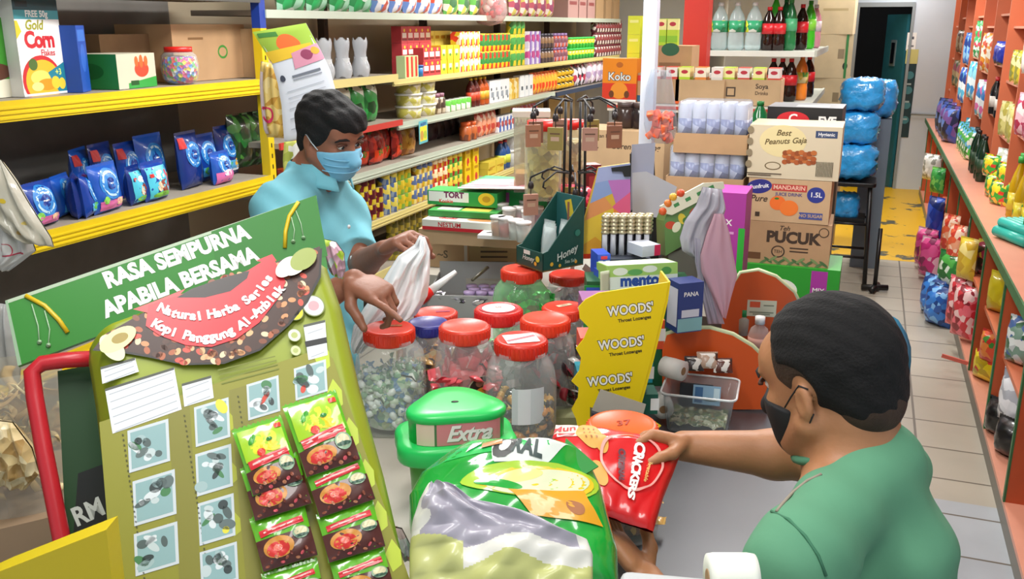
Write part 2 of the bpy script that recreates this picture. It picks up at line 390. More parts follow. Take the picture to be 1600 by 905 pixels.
# ================================================================ the room
XL, XR, YB, YF, ZC = -3.15, 1.35, 11.9, -1.6, 2.9
def tile_floor(c1='#aca596', c2='#b8b0a0'):
    m = bpy.data.materials.new('floor_tiles'); m.use_nodes = True; nt = m.node_tree; b = nt.nodes['Principled BSDF']; b.inputs['Roughness'].default_value = .28
    g = nt.nodes.new('ShaderNodeNewGeometry'); mp = nt.nodes.new('ShaderNodeMapping'); mp.inputs['Location'].default_value = (.14, .13, 0); nt.links.new(g.outputs['Position'], mp.inputs['Vector'])
    br = nt.nodes.new('ShaderNodeTexBrick'); br.offset = 0; br.inputs['Scale'].default_value = 1; br.inputs['Brick Width'].default_value = .5; br.inputs['Row Height'].default_value = .32
    br.inputs['Mortar Size'].default_value = .006; br.inputs['Color1'].default_value = lin(c1); br.inputs['Color2'].default_value = lin(c2); br.inputs['Mortar'].default_value = lin('#6d665b')
    nt.links.new(mp.outputs['Vector'], br.inputs['Vector'])
    n = nt.nodes.new('ShaderNodeTexNoise'); n.inputs['Scale'].default_value = 1.4; n.inputs['Detail'].default_value = 5; nt.links.new(g.outputs['Position'], n.inputs['Vector'])
    mx = nt.nodes.new('ShaderNodeMixRGB'); mx.blend_type = 'MULTIPLY'; mx.inputs[0].default_value = .45
    r = nt.nodes.new('ShaderNodeValToRGB'); r.color_ramp.elements[0].position = .35; r.color_ramp.elements[0].color = (.55, .55, .56, 1); r.color_ramp.elements[1].position = .65; r.color_ramp.elements[1].color = (1, 1, 1, 1)
    nt.links.new(n.outputs['Fac'], r.inputs['Fac']); nt.links.new(br.outputs['Color'], mx.inputs[1]); nt.links.new(r.outputs['Color'], mx.inputs[2]); nt.links.new(mx.outputs[0], b.inputs['Base Color'])
    return m
def worn_yellow():
    m = bpy.data.materials.new('worn_yellow_paint'); m.use_nodes = True; nt = m.node_tree; b = nt.nodes['Principled BSDF']; b.inputs['Roughness'].default_value = .4
    g = nt.nodes.new('ShaderNodeNewGeometry'); n = nt.nodes.new('ShaderNodeTexNoise'); n.inputs['Scale'].default_value = 2.6; n.inputs['Detail'].default_value = 7; n.inputs['Roughness'].default_value = .62
    nt.links.new(g.outputs['Position'], n.inputs['Vector'])
    r = nt.nodes.new('ShaderNodeValToRGB'); r.color_ramp.elements[0].position = .565; r.color_ramp.elements[0].color = lin('#d9ab0c'); r.color_ramp.elements[1].position = .595; r.color_ramp.elements[1].color = lin('#4c4d3c')
    nt.links.new(n.outputs['Fac'], r.inputs['Fac']); nt.links.new(r.outputs['Color'], b.inputs['Base Color']); return m
def slab(lo, hi, m, b=None):
    b = b or M(); return b.box([(lo[i]+hi[i])/2 for i in range(3)], [hi[i]-lo[i] for i in range(3)], m)
struct('floor', slab((XL-.1, 3.83, -.1), (XR+.1, 8.1, 0), tile_floor()))
struct('floor', slab((XL-.1, YF, -.1), (XR+.1, 3.83, 0), tile_floor('#a9afb4', '#b4babf')))
struct('floor', slab((XL-.1, 8.1, -.1), (XR+.1, 14.2, .001), worn_yellow()))
PALE = mat('#c9d3de', .6, vary=.06, vscale=2); GREYW = mat('#8d8b86', .7, vary=.1, vscale=3); BEIGE = mat('#b9ab92', .7, vary=.08, vscale=2)
b = slab((XL-.1, YB, 0), (-.2, YB+.12, ZC), PALE); slab((.36, YB, 0), (XR, YB+.12, ZC), PALE, b); slab((-.2, YB, 2.08), (.36, YB+.12, ZC), PALE, b)
struct('wall_back', b)
struct('wall_left', slab((XL-.12, YF, 0), (XL, YB, ZC), GREYW))
struct('wall_right', slab((XR, YF, 0), (XR+.12, 14.2, ZC), PALE))
struct('ceiling', slab((XL-.1, YF, ZC), (XR+.1, 14.2, ZC+.1), WHITE))
DK = mat('#1b1d22', .8)  # near-black wall colour carries the darkness of the unlit corridor
b = slab((XL, 14.1, 0), (XR, 14.2, ZC), DK); slab((-1.1, YB+.12, 0), (-1.0, 14.1, ZC), DK, b); slab((.55, YB+.12, 0), (.65, 14.1, ZC), DK, b); struct('wall_corridor', b)
# the beam over the back of the shop, pale with a timber board
b = slab((-1.6, 9.6, 2.12), (XR, 9.8, 2.3), mat('#a59f92', .7)); slab((-1.6, 9.57, 2.3), (XR, 9.83, ZC), PALE, b); struct('trim_1', b)
TEAL = mat('#2c6f7c', .45, vary=.1)
b = M()
for x0, x1, z0, z1 in ((-.24, -.2, 0, 2.08), (.36, .39, 0, 2.08), (-.24, .39, 2.08, 2.13)): slab((x0, YB-.02, z0), (x1, YB+.14, z1), mat('#8d979c', .5), b)
struct('trim_2', b)
d = thing('door_1', None, None, (.34, YB+.1, 0), math.radians(114)); d['kind'] = 'structure'
b = M(); b.box((.26, 0, 1.0), (.52, .035, 2.0), TEAL); dl = b.build('door_leaf', d)
b = M(); b.box((.27, .02, 1.56), (.13, .012, .3), mat('#6b7c83', .5)); b.box((.27, .026, 1.56), (.08, .012, .24), mat('#10151b', .2)); b.build('door_window', dl)
b = M(); b.tube([(.46, .02, 1.0), (.46, .06, 1.0), (.38, .06, 1.0)], .008, STEEL); b.build('door_handle', dl)
# long sticker strip and switch by the door
fr = frame(P(1418, 148, Y=YB-.002), (1, 0, 0), (0, 0, 1))
b = M(); b.box((0, 0, .002), (.12, .98, .004), mat('#12343b', .5)); b.decal([('r', 0, .43, .13, .16, mat('#c9c37a', .6))] + [('e', 0, .22-.17*k, .045, .045, mat('#3f7d86', .5)) for k in range(4)] + [('r', 0, .12-.2*k, .05, .02, mat('#9fb4b4', .5)) for k in range(3)], TF(0, 0, .004))
tag(b.build('poster', mx=fr), 'narrow dark teal poster strip with pale yellow top beside the open doorway', 'poster')
b = M(); b.box((0, 0, .002), (.1, .2, .004), WHITE); b.decal([('r', 0, .04, .05, .03, mat('#555a66')), ('r', 0, -.05, .06, .02, mat('#777a80'))], TF(0, 0, .004))
tag(b.build('notice', mx=frame(P(1424, 65, Y=YB-.002), (1, 0, 0), (0, 0, 1))), 'small white notice with grey characters stuck above the teal poster strip', 'notice')
b = M(); b.tube([P(1423, 178, Y=YB-.03), P(1535, 182, Y=YB-.03)], .012, mat('#8a8f95'))
struct('trim_3', b)
# fire extinguisher in the dark corridor
t = thing('fire_extinguisher', 'red fire extinguisher standing in the dark doorway beside the teal door', 'fire extinguisher', (-.02, 12.3, 0))
b = M(); b.lathe([(.07, 0), (.09, .02), (.09, .42), (.06, .5), (.025, .53), (.025, .56)], mat('#9c1a20', .35)); b.build('cylinder', t)
b = M(); b.box((0, 0, .58), (.03, .09, .03), BLACK); b.tube([(.02, 0, .56), (.09, 0, .5), (.1, 0, .3)], .01, BLACK); b.build('valve', t)
# ceiling lamps (housing and tube) above the area lights, the added doorway and corridor fills included
t0 = None
for lx, ly, lp in LAMPS:
    if t0 is None:
        t0 = thing('fluorescent_lamp', 'white fluorescent ceiling lamp with a single tube', 'lamp', (lx, ly, 2.75), 0, 'ceiling lamps')
        b = M(); b.box((0, 0, .11), (.16, 1.25, .07), WHITE); b.build('housing', t0)
        b = M(); b.tube([(0, -.6, .055), (0, .6, .055)], .014, mat('#ffffff', .4, emit=4)); b.build('tube', t0)
    else: dup(t0, (lx, ly, 2.75))
# ================================================================ shelving along the left wall
YEL = mat('#e3c419', .35, vary=.06); YEL2 = mat('#d6c983', .45); GRNW = mat('#b9c4b4', .4); TOPG = mat('#9a9184', .6, vary=.08); SHG = mat('#a8ada3', .5)
XS = -2.6
def shelf(name, label, y0, y1, z, edge, edge_h=.05, depth=.5, top=TOPG, ribs=0, x=XS, grp=None):
    t = thing(name, label, 'shelf', (x, y0, z), 0, grp)
    b = M(); slab((-depth, 0, -.025), (-.012, y1-y0, 0), top, b); b.build('board', t)
    b = M(); slab((-.012, 0, -edge_h), (.0, y1-y0, .002), edge, b)
    for k in range(ribs): slab((0, 0, -edge_h+.008+k*.016), (.004, y1-y0, -edge_h+.014+k*.016), edge, b)
    b.build('front_edge', t); return t
Y0 = .2
shelf('wall_shelf', 'upper yellow-edged shelf holding the cereal box, left of the standing man', Y0, 3.68, 1.635, YEL, .065, .52, ribs=3)
shelf('wall_shelf', 'lower yellow-edged shelf holding the blue pouches, left of the standing man', Y0, 3.68, 1.19, YEL, .065, .52, ribs=3)
shelf('wall_shelf', 'top grey shelf at the very top edge over the cereal box', Y0, 3.68, 2.0, mat('#4a4a46'), .03, .4)
shelf('wall_shelf', 'lowest yellow-edged shelf under the blue pouches', Y0, 3.68, .74, YEL, .065, .52, ribs=3)
shelf('wall_shelf', 'long top shelf with a pale edge carrying the green bags', 3.72, 10.2, 1.94, GRNW, .035, .42)
shelf('wall_shelf', 'short cream-edged shelf carrying clear cup bags beside the hanging paper sheets', 3.72, 4.93, 1.60, YEL2, .04, .5, x=-2.57)
shelf('wall_shelf', 'long cream-edged shelf carrying the tea boxes and stacked tins', 4.93, 10.2, 1.565, YEL2, .035, .46, ribs=1)
shelf('wall_shelf', 'short red-edged shelf just right of the standing man\'s head', 3.72, 4.97, 1.335, mat('#c23a33'), .03, .5, x=-2.57)
shelf('wall_shelf', 'green-white-edged shelf carrying the white tubs and sauce bottles', 4.97, 7.95, 1.312, GRNW, .04, .46, ribs=1)
shelf('wall_shelf', 'green-white-edged shelf carrying red fruit packets', 3.72, 7.75, 1.08, GRNW, .05, .5, ribs=2)
shelf('wall_shelf', 'cream-edged shelf loaded with rows of yellow food tins', 3.72, 7.2, .782, YEL2, .045, .5, ribs=2)
shelf('wall_shelf', 'lowest shelf of tins partly hidden behind the man\'s hand', 3.72, 7.2, .47, YEL2, .045, .5)
shelf('wall_shelf', 'short dark-blue shelf end holding snack pouches by the orange snack box', 8.0, 10.2, 1.30, mat('#2a3a55'), .035, .46)
b = M(); slab((XS-.56, 3.7, .1), (XS-.53, 10.3, 2.6), BEIGE, b); struct('trim_4', b)
b = M(); slab((XS-.56, Y0, .1), (XS-.53, 3.7, 2.6), mat('#77746f', .7, vary=.1), b); struct('trim_5', b)
# uprights
def upright(y, label, m1, x=XS-.03, z1=1.92, m2=None, w_=.045):
    t = thing('shelf_upright', label, 'shelf post', (x, y, 0))
    b = M(); b.box((0, 0, z1/2), (w_, w_, z1), m1)
    for k in range(int(z1/.05)): b.box((w_/2, 0, .03+k*.05), (.002, .008, .02), BLACK)
    b.build('post', t)
    if m2: b = M(); b.box((0, 0, z1+.3), (w_, w_, .6), m2); b.build('upper_post', t)
upright(3.70, 'yellow shelf upright with blue upper end behind the hanging paper sheets', YEL, z1=1.86, m2=mat('#1d3f9c', .4))
for k, y in enumerate((4.95, 6.3, 7.75, 9.1)):
    upright(y, ['dark brown shelf upright near the tea boxes', 'dark brown shelf upright behind the stacked tins', 'dark brown shelf upright behind the black wire rack', 'dark brown shelf upright at the far end of the long shelves'][k], mat('#3d2d26', .6), x=XS-.47, z1=2.4)
# ================================================================ packaged goods
def yu(u, x=-2.68, v=150): return P(u, v, X=x).y
def can_mesh(r, h, m, mtop=None, cap=None):
    b = M(); b.lathe([(r*.96, 0), (r, .003), (r, h*.97), (r*.97, h)], m, n=16); b.lathe([(r*.97, h), (r*.9, h-.002), (0.0001, h-.002)], mtop or STEEL, n=16)
    if cap: b.lathe([(r*1.03, h-.012), (r*1.03, h+.006), (0.0001, h+.006)], cap, n=16)
    return b
def pbox_mesh(w_, d, h, m, spec=()):
    b = M(); b.box((0, 0, h/2), (w_, d, h), m)
    if spec: b.decal(list(spec), face_front(w_, d, h))
    return b
def tub_mesh(r, h, m, lid):
    b = M(); b.lathe([(r*.88, 0), (r*.97, h*.85)], m, n=18); b.lathe([(r*1.04, h*.84), (r*1.04, h), (0.0001, h)], lid, n=18); return b
def jar_mesh(r, h, m, lid):
    b = M(); b.lathe([(r*.9, 0), (r, .01), (r, h*.7), (r*.75, h*.82)], m, n=16); b.lathe([(r*.8, h*.8), (r*.8, h), (0.0001, h)], lid, n=16); return b
def bottle_mesh(r, h, m, cap, lab=None, neck=.35):
    b = M(); b.lathe([(r*.9, 0), (r, .01), (r, h*.6), (r*.85, h*.7), (r*.35, h*.88), (r*.33, h*.93)], m, n=16); b.lathe([(r*.4, h*.92), (r*.4, h), (0.0001, h)], cap, n=12)
    if lab: b.lathe([(r*1.02, h*.2), (r*1.02, h*.5)], lab, n=16)
    return b
def pouch_mesh(w_, h, t, m, mb=None, seed=0, dec=()): return pack(w_, h, t, m, mb or m, seed, nu=10, nv=12, fin=.008, decals=dec)
def put(b, name, label, cat, spots, group=None, jit=.06, seed=1):
    """builds one, copies it to every spot (x, y, z, rz)"""
    o = None; R = random.Random(seed); out = []
    for x, y, z, rz in spots:
        r_ = rz + R.uniform(-jit, jit)
        if o is None: o = b.build(name, loc=(x, y, z), rot=(0, 0, r_)); tag(o, label, cat, group if len(spots) > 1 else None); out.append(o)
        else: out.append(dup(o, (x, y, z), r_))
    return out
RZL = PI/2
def run(b, name, label, cat, z, u0, u1, w_, h, n=1, group=None, x=-2.67, jit=.05, depth=1, dd=.09, seed=1, drop=0):
    """a run of the same article along a left-hand shelf between two places on its edge, n high"""
    y0, y1 = yu(u0, x), yu(u1, x); c = max(1, round((y1-y0)/w_)); sp = []
    for i in range(c):
        hh = n if not (drop and hash2(i, seed) < drop) else max(1, n-1)
        for k in range(hh):
            for d in range(depth): sp.append((x - d*dd, y0 + (i+.5)*(y1-y0)/c, z + k*(h+.001), RZL))
    return put(b, name, label, cat, sp, group or (name.replace('_', ' ') + ' run: ' + label), jit, seed)
Z3, Z2, Z1, Z0, Z4 = 1.566, 1.313, 1.081, .783, 1.941
def tea(col, w2='#f3efe6', extra='#7a1d1d'): return ('r', 0, .045, .06, .03, mat(w2, .5)), ('r', 0, .02, .07, .012, mat(extra, .5)), ('e', 0, .075, .012, .01, mat('#f0d23a', .5))
run(pbox_mesh(.085, .07, .1, mat('#c9424a', .45), tea(0)), 'tea_box', 'dark pink tea box in the stack at the near end of the cream-edged shelf', 'box', Z3, 622, 668, .088, .1, 3, x=-2.78)
run(pbox_mesh(.085, .07, .085, mat('#cf3f44', .45), tea(0)), 'tea_box', 'red tea box with a white patch, stacked in front of the taller pink boxes', 'box', Z3, 655, 682, .088, .085, 2, x=-2.67)
run(pbox_mesh(.06, .06, .13, mat('#c6dba0', .45), (('r', 0, .065, .03, .12, mat('#cf3327')), )), 'drink_box', 'upright pale green and red box at the near corner of the cream-edged shelf', 'box', Z3, 628, 648, .065, .13, 1, x=-2.65)
run(tub_mesh(.035, .07, mat('#2b7cc4', .4), mat('#1f5fa8')), 'small_tub', 'small blue tub in front of the red tea boxes', 'tub', Z3, 648, 660, .08, .07, 1, x=-2.64)
run(pbox_mesh(.09, .07, .09, mat('#e9cf2e', .45), (('r', 0, .05, .05, .03, mat('#f5efc0')), ('e', 0, .03, .012, .01, mat('#3c8a3a')))), 'stock_cube_box', 'yellow stock cube box stacked beside the red tea boxes', 'box', Z3, 682, 712, .1, .09, 2, x=-2.67)
run(pbox_mesh(.09, .07, .09, mat('#e6d463', .45), (('r', 0, .05, .06, .02, mat('#b98a1a')), )), 'stock_cube_box', 'pale yellow box on the upper rear row behind the yellow stock cube boxes', 'box', Z3, 664, 700, .1, .09, 3, x=-2.8)
run(pbox_mesh(.085, .07, .088, pm(['#efe9c9', '#e2c42c', '#d9402c', '#f2ead0', '#de5a2b'], 26)), 'spice_box', 'cream, yellow and red spice box in the three-high stack', 'box', Z3, 712, 744, .092, .088, 3, x=-2.67)
run(can_mesh(.042, .125, pm(['#e3c51d', '#e9d53a', '#c33a23', '#3a8a44', '#e3c51d'], 28)), 'milk_tin', 'yellow tin in the two-high stack on the cream-edged shelf', 'tin', Z3, 746, 792, .09, .125, 2)
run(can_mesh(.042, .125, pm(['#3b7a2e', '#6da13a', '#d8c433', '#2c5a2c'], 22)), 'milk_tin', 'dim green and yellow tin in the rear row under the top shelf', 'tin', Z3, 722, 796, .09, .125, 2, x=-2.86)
run(can_mesh(.042, .12, pm(['#3f8f3c', '#dcc832', '#4ea050', '#e8e2bc'], 22)), 'milk_tin', 'green and yellow tin in the three-high stack beside the lilac boxes', 'tin', Z3, 795, 815, .09, .12, 3)
run(pbox_mesh(.08, .08, .13, pm(['#d9d2ea', '#8f6fc0', '#efe6f4', '#c64f92', '#b39ad6'], 20)), 'drink_box', 'white and lilac box stacked two high in the middle of the cream-edged shelf', 'box', Z3, 817, 838, .1, .13, 2)
run(jar_mesh(.04, .12, pm(['#3b3038', '#5c4a4a', '#8d6b4a', '#2d2a35'], 25), mat('#3b3a48')), 'sauce_jar', 'dark brown jar stacked two high next to the lilac boxes', 'jar', Z3, 840, 860, .095, .12, 2)
run(jar_mesh(.04, .12, pm(['#b98a9c', '#e4d6dc', '#c2462c', '#7b4a5a', '#e0a07a'], 28), mat('#8a6ca0')), 'sauce_jar', 'pinkish jar with white print stacked two high by the green cups', 'jar', Z3, 860, 882, .095, .12, 2)
run(tub_mesh(.048, .1, pm(['#27a63a', '#3fc04f', '#d6c92b', '#1f8d35'], 24), mat('#3ccf55')), 'noodle_cup', 'bright green noodle cup stacked two high on the cream-edged shelf', 'cup', Z3, 883, 922, .1, .1, 2)
run(jar_mesh(.045, .12, pm(['#4a2530', '#6e3644', '#d8cdc4', '#8d3a3a', '#2e1c22'], 28), mat('#6d2230')), 'coffee_jar', 'dark maroon jar at the far end of the cream-edged shelf', 'jar', Z3, 925, 964, .1, .12, 3)
# white tub shelf
run(tub_mesh(.085, .075, pm(['#d9d38c', '#e8e4cf', '#c9c35a', '#dcd9c0'], 30), mat('#e9e9e2')), 'margarine_tub', 'round white-lidded pale yellow tub in the three-high pile by the red-edged shelf', 'tub', Z2, 626, 672, .18, .075, 3, x=-2.71)
run(jar_mesh(.04, .13, pm(['#7c6a4a', '#c7b9a2', '#4a3a30', '#7ba03c'], 30), mat('#8a5a6c')), 'relish_jar', 'mottled dark jar between the margarine tubs and the green-labelled tins', 'jar', Z2, 676, 690, .09, .13, 1)
run(can_mesh(.045, .075, pm(['#e8ece2', '#4fae3c', '#e8ece2', '#67c24a', '#c9483a'], 26), mat('#e9e9e6')), 'cream_tin', 'white tin with green label in the low row before the sauce bottles', 'tin', Z2, 690, 730, .095, .075, 1, depth=1)
run(bottle_mesh(.036, .2, mat('#5b1f1a', .2), mat('#d7b126'), mat('#c9472a')), 'sauce_bottle', 'dark red sauce bottle with yellow cap beside the white boxes', 'bottle', Z2, 732, 746, .08, .2, 1)
run(bottle_mesh(.036, .2, mat('#b2501b', .2), mat('#e7c42a'), mat('#e1a22c')), 'sauce_bottle', 'orange sauce bottle with yellow top beside the white boxes', 'bottle', Z2, 747, 760, .08, .2, 1)
run(pbox_mesh(.1, .06, .165, mat('#d9dde0', .5), (('r', 0, .06, .05, .04, mat('#8f99a3')), ('e', -.02, .1, .012, .012, mat('#4a5561')), ('e', .02, .03, .012, .012, mat('#4a5561')))), 'milk_powder_box', 'pale grey-white box with small dark print, nearer block beside the sauce bottles', 'box', Z2, 760, 790, .11, .165, 1)
run(pbox_mesh(.09, .06, .16, pm(['#d8b546', '#e8dcae', '#c99a2c'], 24)), 'cereal_packet', 'mustard yellow box between two blocks of white boxes', 'box', Z2, 790, 806, .1, .16, 1)
run(pbox_mesh(.09, .06, .17, mat('#dfe3e6', .5), (('r', 0, .07, .04, .03, mat('#55606b')), )), 'milk_powder_box', 'white box with a dark square, farther block before the orange packets', 'box', Z2, 807, 828, .1, .17, 1)
run(pouch_mesh(.12, .17, .05, pm(['#e07c1f', '#f0b93a', '#e0491f', '#e9932a'], 24)), 'noodle_packet', 'orange noodle packet standing at the far end of the white tub shelf', 'packet', Z2, 829, 868, .09, .17, 1, jit=.2)
run(pouch_mesh(.12, .06, .08, pm(['#e2b52a', '#caa21f', '#3a3a2c', '#eecb48'], 24)), 'snack_packet', 'mustard yellow packet lying in a pile beyond the orange noodle packets', 'packet', Z2, 868, 892, .13, .055, 3, jit=.2)
run(pouch_mesh(.13, .2, .07, pm(['#2c2b33', '#d6d2da', '#b23a52', '#46424e'], 20), seed=2), 'snack_packet', 'black and white snack pouch with pink spots beyond the yellow pile', 'packet', Z2, 892, 912, .13, .2, 1, jit=.3)
run(pouch_mesh(.14, .24, .09, pm(['#c9b6cf', '#e3dbe6', '#a894b8', '#d7a0b4'], 18), seed=3), 'snack_packet', 'lilac-white snack pouch leaning at the far end of the shelf', 'packet', Z2, 912, 950, .2, .2, 1, jit=.3)
run(pbox_mesh(.2, .1, .22, mat('#e2a928', .5), (('e', 0, .12, .06, .04, mat('#c98712')), ('t', 0, .12, .04, 'ASLI', mat('#7c2a12')))), 'snack_box', 'mustard yellow box beside the orange snack box at the far shelf end', 'box', 1.30, 948, 965, .4, .2, 1, x=-2.66)
# fruit packet shelf
def fruit_spec(): return ('r', 0, .05, .1, .07, mat('#e2441f', .3)), ('e', 0, .07, .02, .02, mat('#3f8f2f')), ('e', .01, .12, .035, .03, mat('#8a1f1a', .3))
for i, (u, rx) in enumerate(((562, 0), (580, .1), (598, .2), (612, .1))):
    y = yu(u, -2.72); o = pack(.15, .2, .08, pm(['#a5201b', '#7c1512', '#c9382a', '#531010', '#3d6b2a'], 30, coat=.6), mat('#6c1815', .3), i, nu=12, nv=14, decals=fruit_spec()).build('dried_fruit_packet', loc=(-2.74+.03*(i % 2), y, Z1+.001), rot=(0, 0, RZL+.3*(i-1.5)*.4))
    tag(o, 'glossy red packet with orange label leaning on the fruit packet shelf', 'packet', 'glossy red fruit packets right of the standing man')
run(pouch_mesh(.14, .19, .08, pm(['#c9851f', '#a5601a', '#dba13a', '#7c4514'], 30, coat=.6)), 'dried_fruit_packet', 'golden brown packet at the end of the red fruit packets', 'packet', Z1, 622, 646, .14, .19, 1, x=-2.72, jit=.2)
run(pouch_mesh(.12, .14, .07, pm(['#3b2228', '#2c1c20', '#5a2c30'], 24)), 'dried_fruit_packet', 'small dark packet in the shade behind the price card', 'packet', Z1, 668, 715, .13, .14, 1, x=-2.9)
run(jar_mesh(.045, .13, pm(['#7a4632', '#b8602f', '#59637c'], 22), mat('#e0622a')), 'relish_jar', 'brown jar with orange lid on the fruit packet shelf', 'jar', Z1, 722, 740, .1, .13, 1)
run(pouch_mesh(.1, .17, .05, pm(['#cf6a3a', '#e09a7c', '#b94438', '#e8c9b8'], 26)), 'spice_packet', 'orange-pink upright packet past the orange-lidded jars', 'packet', Z1, 742, 772, .09, .17, 1, jit=.2)
run(pbox_mesh(.07, .06, .12, pm(['#e6e8ec', '#3a62b0', '#e6e8ec', '#b84a4a', '#d2d8de'], 26)), 'soap_box', 'white box with blue and red print on the fruit packet shelf', 'box', Z1, 772, 800, .08, .12, 1)
run(pouch_mesh(.1, .15, .05, pm(['#d9d9d2', '#79a54a', '#a85a8a', '#ece9e0', '#b8463a'], 26), seed=4), 'seasoning_packet', 'pale seasoning packet with green and pink print near the far end', 'packet', Z1, 800, 838, .085, .15, 1, jit=.2)
# tins shelf
tins = [(['#7c1f28', '#d9c12f', '#541620', '#c9a52a'], 'maroon and yellow', 552, 588, 3), (['#93a4b8', '#e0cd3a', '#4f6a9a', '#d8c95a', '#7c5a2a'], 'grey-blue and yellow', 588, 612, 3),
        (['#e2c928', '#7fae3c', '#c9b02c', '#f0e07c'], 'yellow and green', 612, 634, 3), (['#e4c52a', '#d99a2c', '#efe08c', '#5a6f9c', '#c9482a'], 'golden yellow', 634, 668, 3),
        (['#e08a2c', '#e2c92f', '#c93a2a', '#f0e2b8', '#48689c'], 'orange and yellow', 668, 692, 3), (['#c9302c', '#5aa83c', '#e9d24a', '#a02428'], 'red and green', 692, 716, 3)]
for cols, nm, u0, u1, n in tins:
    run(can_mesh(.038, .088, pm(cols, 34, rough=.3)), 'food_tin', nm + ' food tin in the three-high rows of the tin shelf', 'tin', Z0, u0, u1, .078, .088, n, x=-2.66, drop=.25, seed=u0)
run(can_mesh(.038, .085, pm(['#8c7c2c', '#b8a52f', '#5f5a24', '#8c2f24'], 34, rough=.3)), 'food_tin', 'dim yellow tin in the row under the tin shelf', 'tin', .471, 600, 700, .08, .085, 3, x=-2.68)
run(pbox_mesh(.1, .07, .14, mat('#ecc915', .4), (('e', 0, .03, .025, .03, mat('#c9302c')), ('r', 0, .1, .07, .02, mat('#b8860f')))), 'noodle_box', 'bright yellow box stacked two high at the end of the tins', 'box', Z0, 716, 742, .12, .12, 2)
run(pbox_mesh(.16, .1, .05, mat('#d9c445', .4), (('r', 0, .0, .12, .02, mat('#b98f1f')), )), 'wafer_box', 'flat yellow box lying beyond the bright yellow boxes', 'box', Z0, 752, 778, .2, .05, 2)
run(bottle_mesh(.045, .22, mat('#28508c', .25), mat('#b8283a'), mat('#cfd84a')), 'cleaner_bottle', 'blue bottle with red cap beyond the flat yellow boxes', 'bottle', Z0, 778, 792, .12, .22, 1)
run(tub_mesh(.05, .13, clear(alpha=.45), mat('#d9dcdc')), 'clear_tub', 'clear plastic tub at the far end of the tin shelf', 'tub', Z0, 792, 808, .12, .13, 2)
# top shelf
run(pouch_mesh(.2, .26, .12, pm(['#2fae62', '#a8dcc0', '#1f8f4c', '#dff0e6', '#43bd76'], 16, coat=.6)), 'noodle_bag', 'green and white bag on the top shelf above the hanging sheets', 'bag', Z4, 442, 582, .2, .26, 1, x=-2.7, jit=.15)
run(pouch_mesh(.17, .24, .1, pm(['#e2e2ea', '#c9503a', '#6a8fd0', '#f2f0ee', '#e2b43a', '#9a8ab0'], 20, coat=.6), seed=5), 'cracker_bag', 'white bag with mixed coloured print in the middle of the top shelf', 'bag', Z4, 585, 690, .19, .24, 1, x=-2.7, jit=.15)
run(pouch_mesh(.17, .24, .1, pm(['#dcd85a', '#5aa84a', '#e9e4d0', '#3f6f4a', '#d8903a'], 20, coat=.6), seed=6), 'cracker_bag', 'yellow-green bag on the top shelf left of the bag of red balls', 'bag', Z4, 695, 750, .2, .24, 1, x=-2.7, jit=.15)
run(pouch_mesh(.17, .24, .1, pm(['#d8cc6a', '#c0546a', '#e8dcd4', '#96446a', '#c9a43a'], 20, coat=.6), seed=7), 'cracker_bag', 'pink and yellow bag on the top shelf right of the bag of red balls', 'bag', Z4, 795, 860, .22, .24, 1, x=-2.7, jit=.15)
run(pbox_mesh(.28, .3, .26, mat('#b08a84', .7), (('r', 0, .13, .2, .03, mat('#8d4a4a')), )), 'carton', 'dull pinkish carton at the far end of the top shelf', 'carton', Z4, 862, 905, .3, .26, 1, x=-2.76)
run(pbox_mesh(.25, .3, .3, mat('#a88a64', .7)), 'carton', 'brown carton at the last place of the top shelf', 'carton', Z4, 905, 945, .3, .3, 1, x=-2.76)
# net bag with red balls over the top shelf edge
t = thing('ball_bag', 'bag of red and pink plastic balls bulging over the top shelf edge', 'bag', (XS-.02, yu(770, -2.6), 1.9))
b = M(); S0 = None
b.lathe([(.01, -.03), (.09, -.01), (.13, .06), (.12, .15), (.05, .24), (.02, .28)], clear('#f0d8d8', .2), n=18); b.build('net', t)
for k in range(14):
    a = k*2.4; b = M(); b.lathe([(.0001, -.028), (.018, -.022), (.028, 0), (.018, .022), (.0001, .028)], mat(['#d8352c', '#e05a6a', '#e8e0d8', '#c9283a'][k % 4], .3), n=12); b.build('ball', t, loc=(.075*math.cos(a)*(1 if k % 3 else .3), .075*math.sin(a), .05+.02*(k % 6)))
# near bay: clear cups and bags
for i in range(6):
    y = yu(500+14*i, -2.7); z = 1.602 + (.0 if i % 2 else .0)
    b = M(); b.grid(lambda a, c: (.045*(1+.25*math.sin(c*9))*math.cos(2*PI*a)*(1-.25*c), .045*(1-.25*c)*math.sin(2*PI*a), c*.2 + .01*math.sin(a*25)), 20, 8, clear('#dfe2e6', .42, .15))
    b.lathe([(.03, 0), (.035, .1), (.038, .102), (.03, .0)], clear('#e6e8ea', .5, .1), n=14)
    tag(b.build('cup_bag', loc=(-2.66 - .06*(i % 2), y, z)), 'clear plastic bag of disposable cups right of the hanging sheets', 'bag', 'clear cup bags on the short cream shelf')
run(pouch_mesh(.16, .22, .09, pm(['#1f7a34', '#2fa04a', '#123f1e', '#e8efe0'], 18)), 'tea_packet', 'dark green packet standing above the red-edged shelf behind the man\'s hair', 'packet', 1.336, 520, 585, .17, .2, 1, x=-2.7)
b = M(); b.box((0, 0, 0), (.16, .002, .14), mat('#5fb8c4', .4)); b.decal([('r', 0, -.01, .13, .09, mat('#e3dd3a')), ('e', -.03, -.02, .03, .03, mat('#c99a4a')), ('e', .03, -.02, .03, .025, mat('#a8c43a')), ('t', 0, .048, .028, 'MAJERIN', mat('#2a4aa0'))], TF(0, -.001, 0, rx=PI/2))
tag(b.build('price_card', loc=(XS+.02, yu(660, XS+.02), 1.235), rot=(.0, 0, RZL+.12)), 'light blue and yellow price card hanging from the white tub shelf', 'sign')

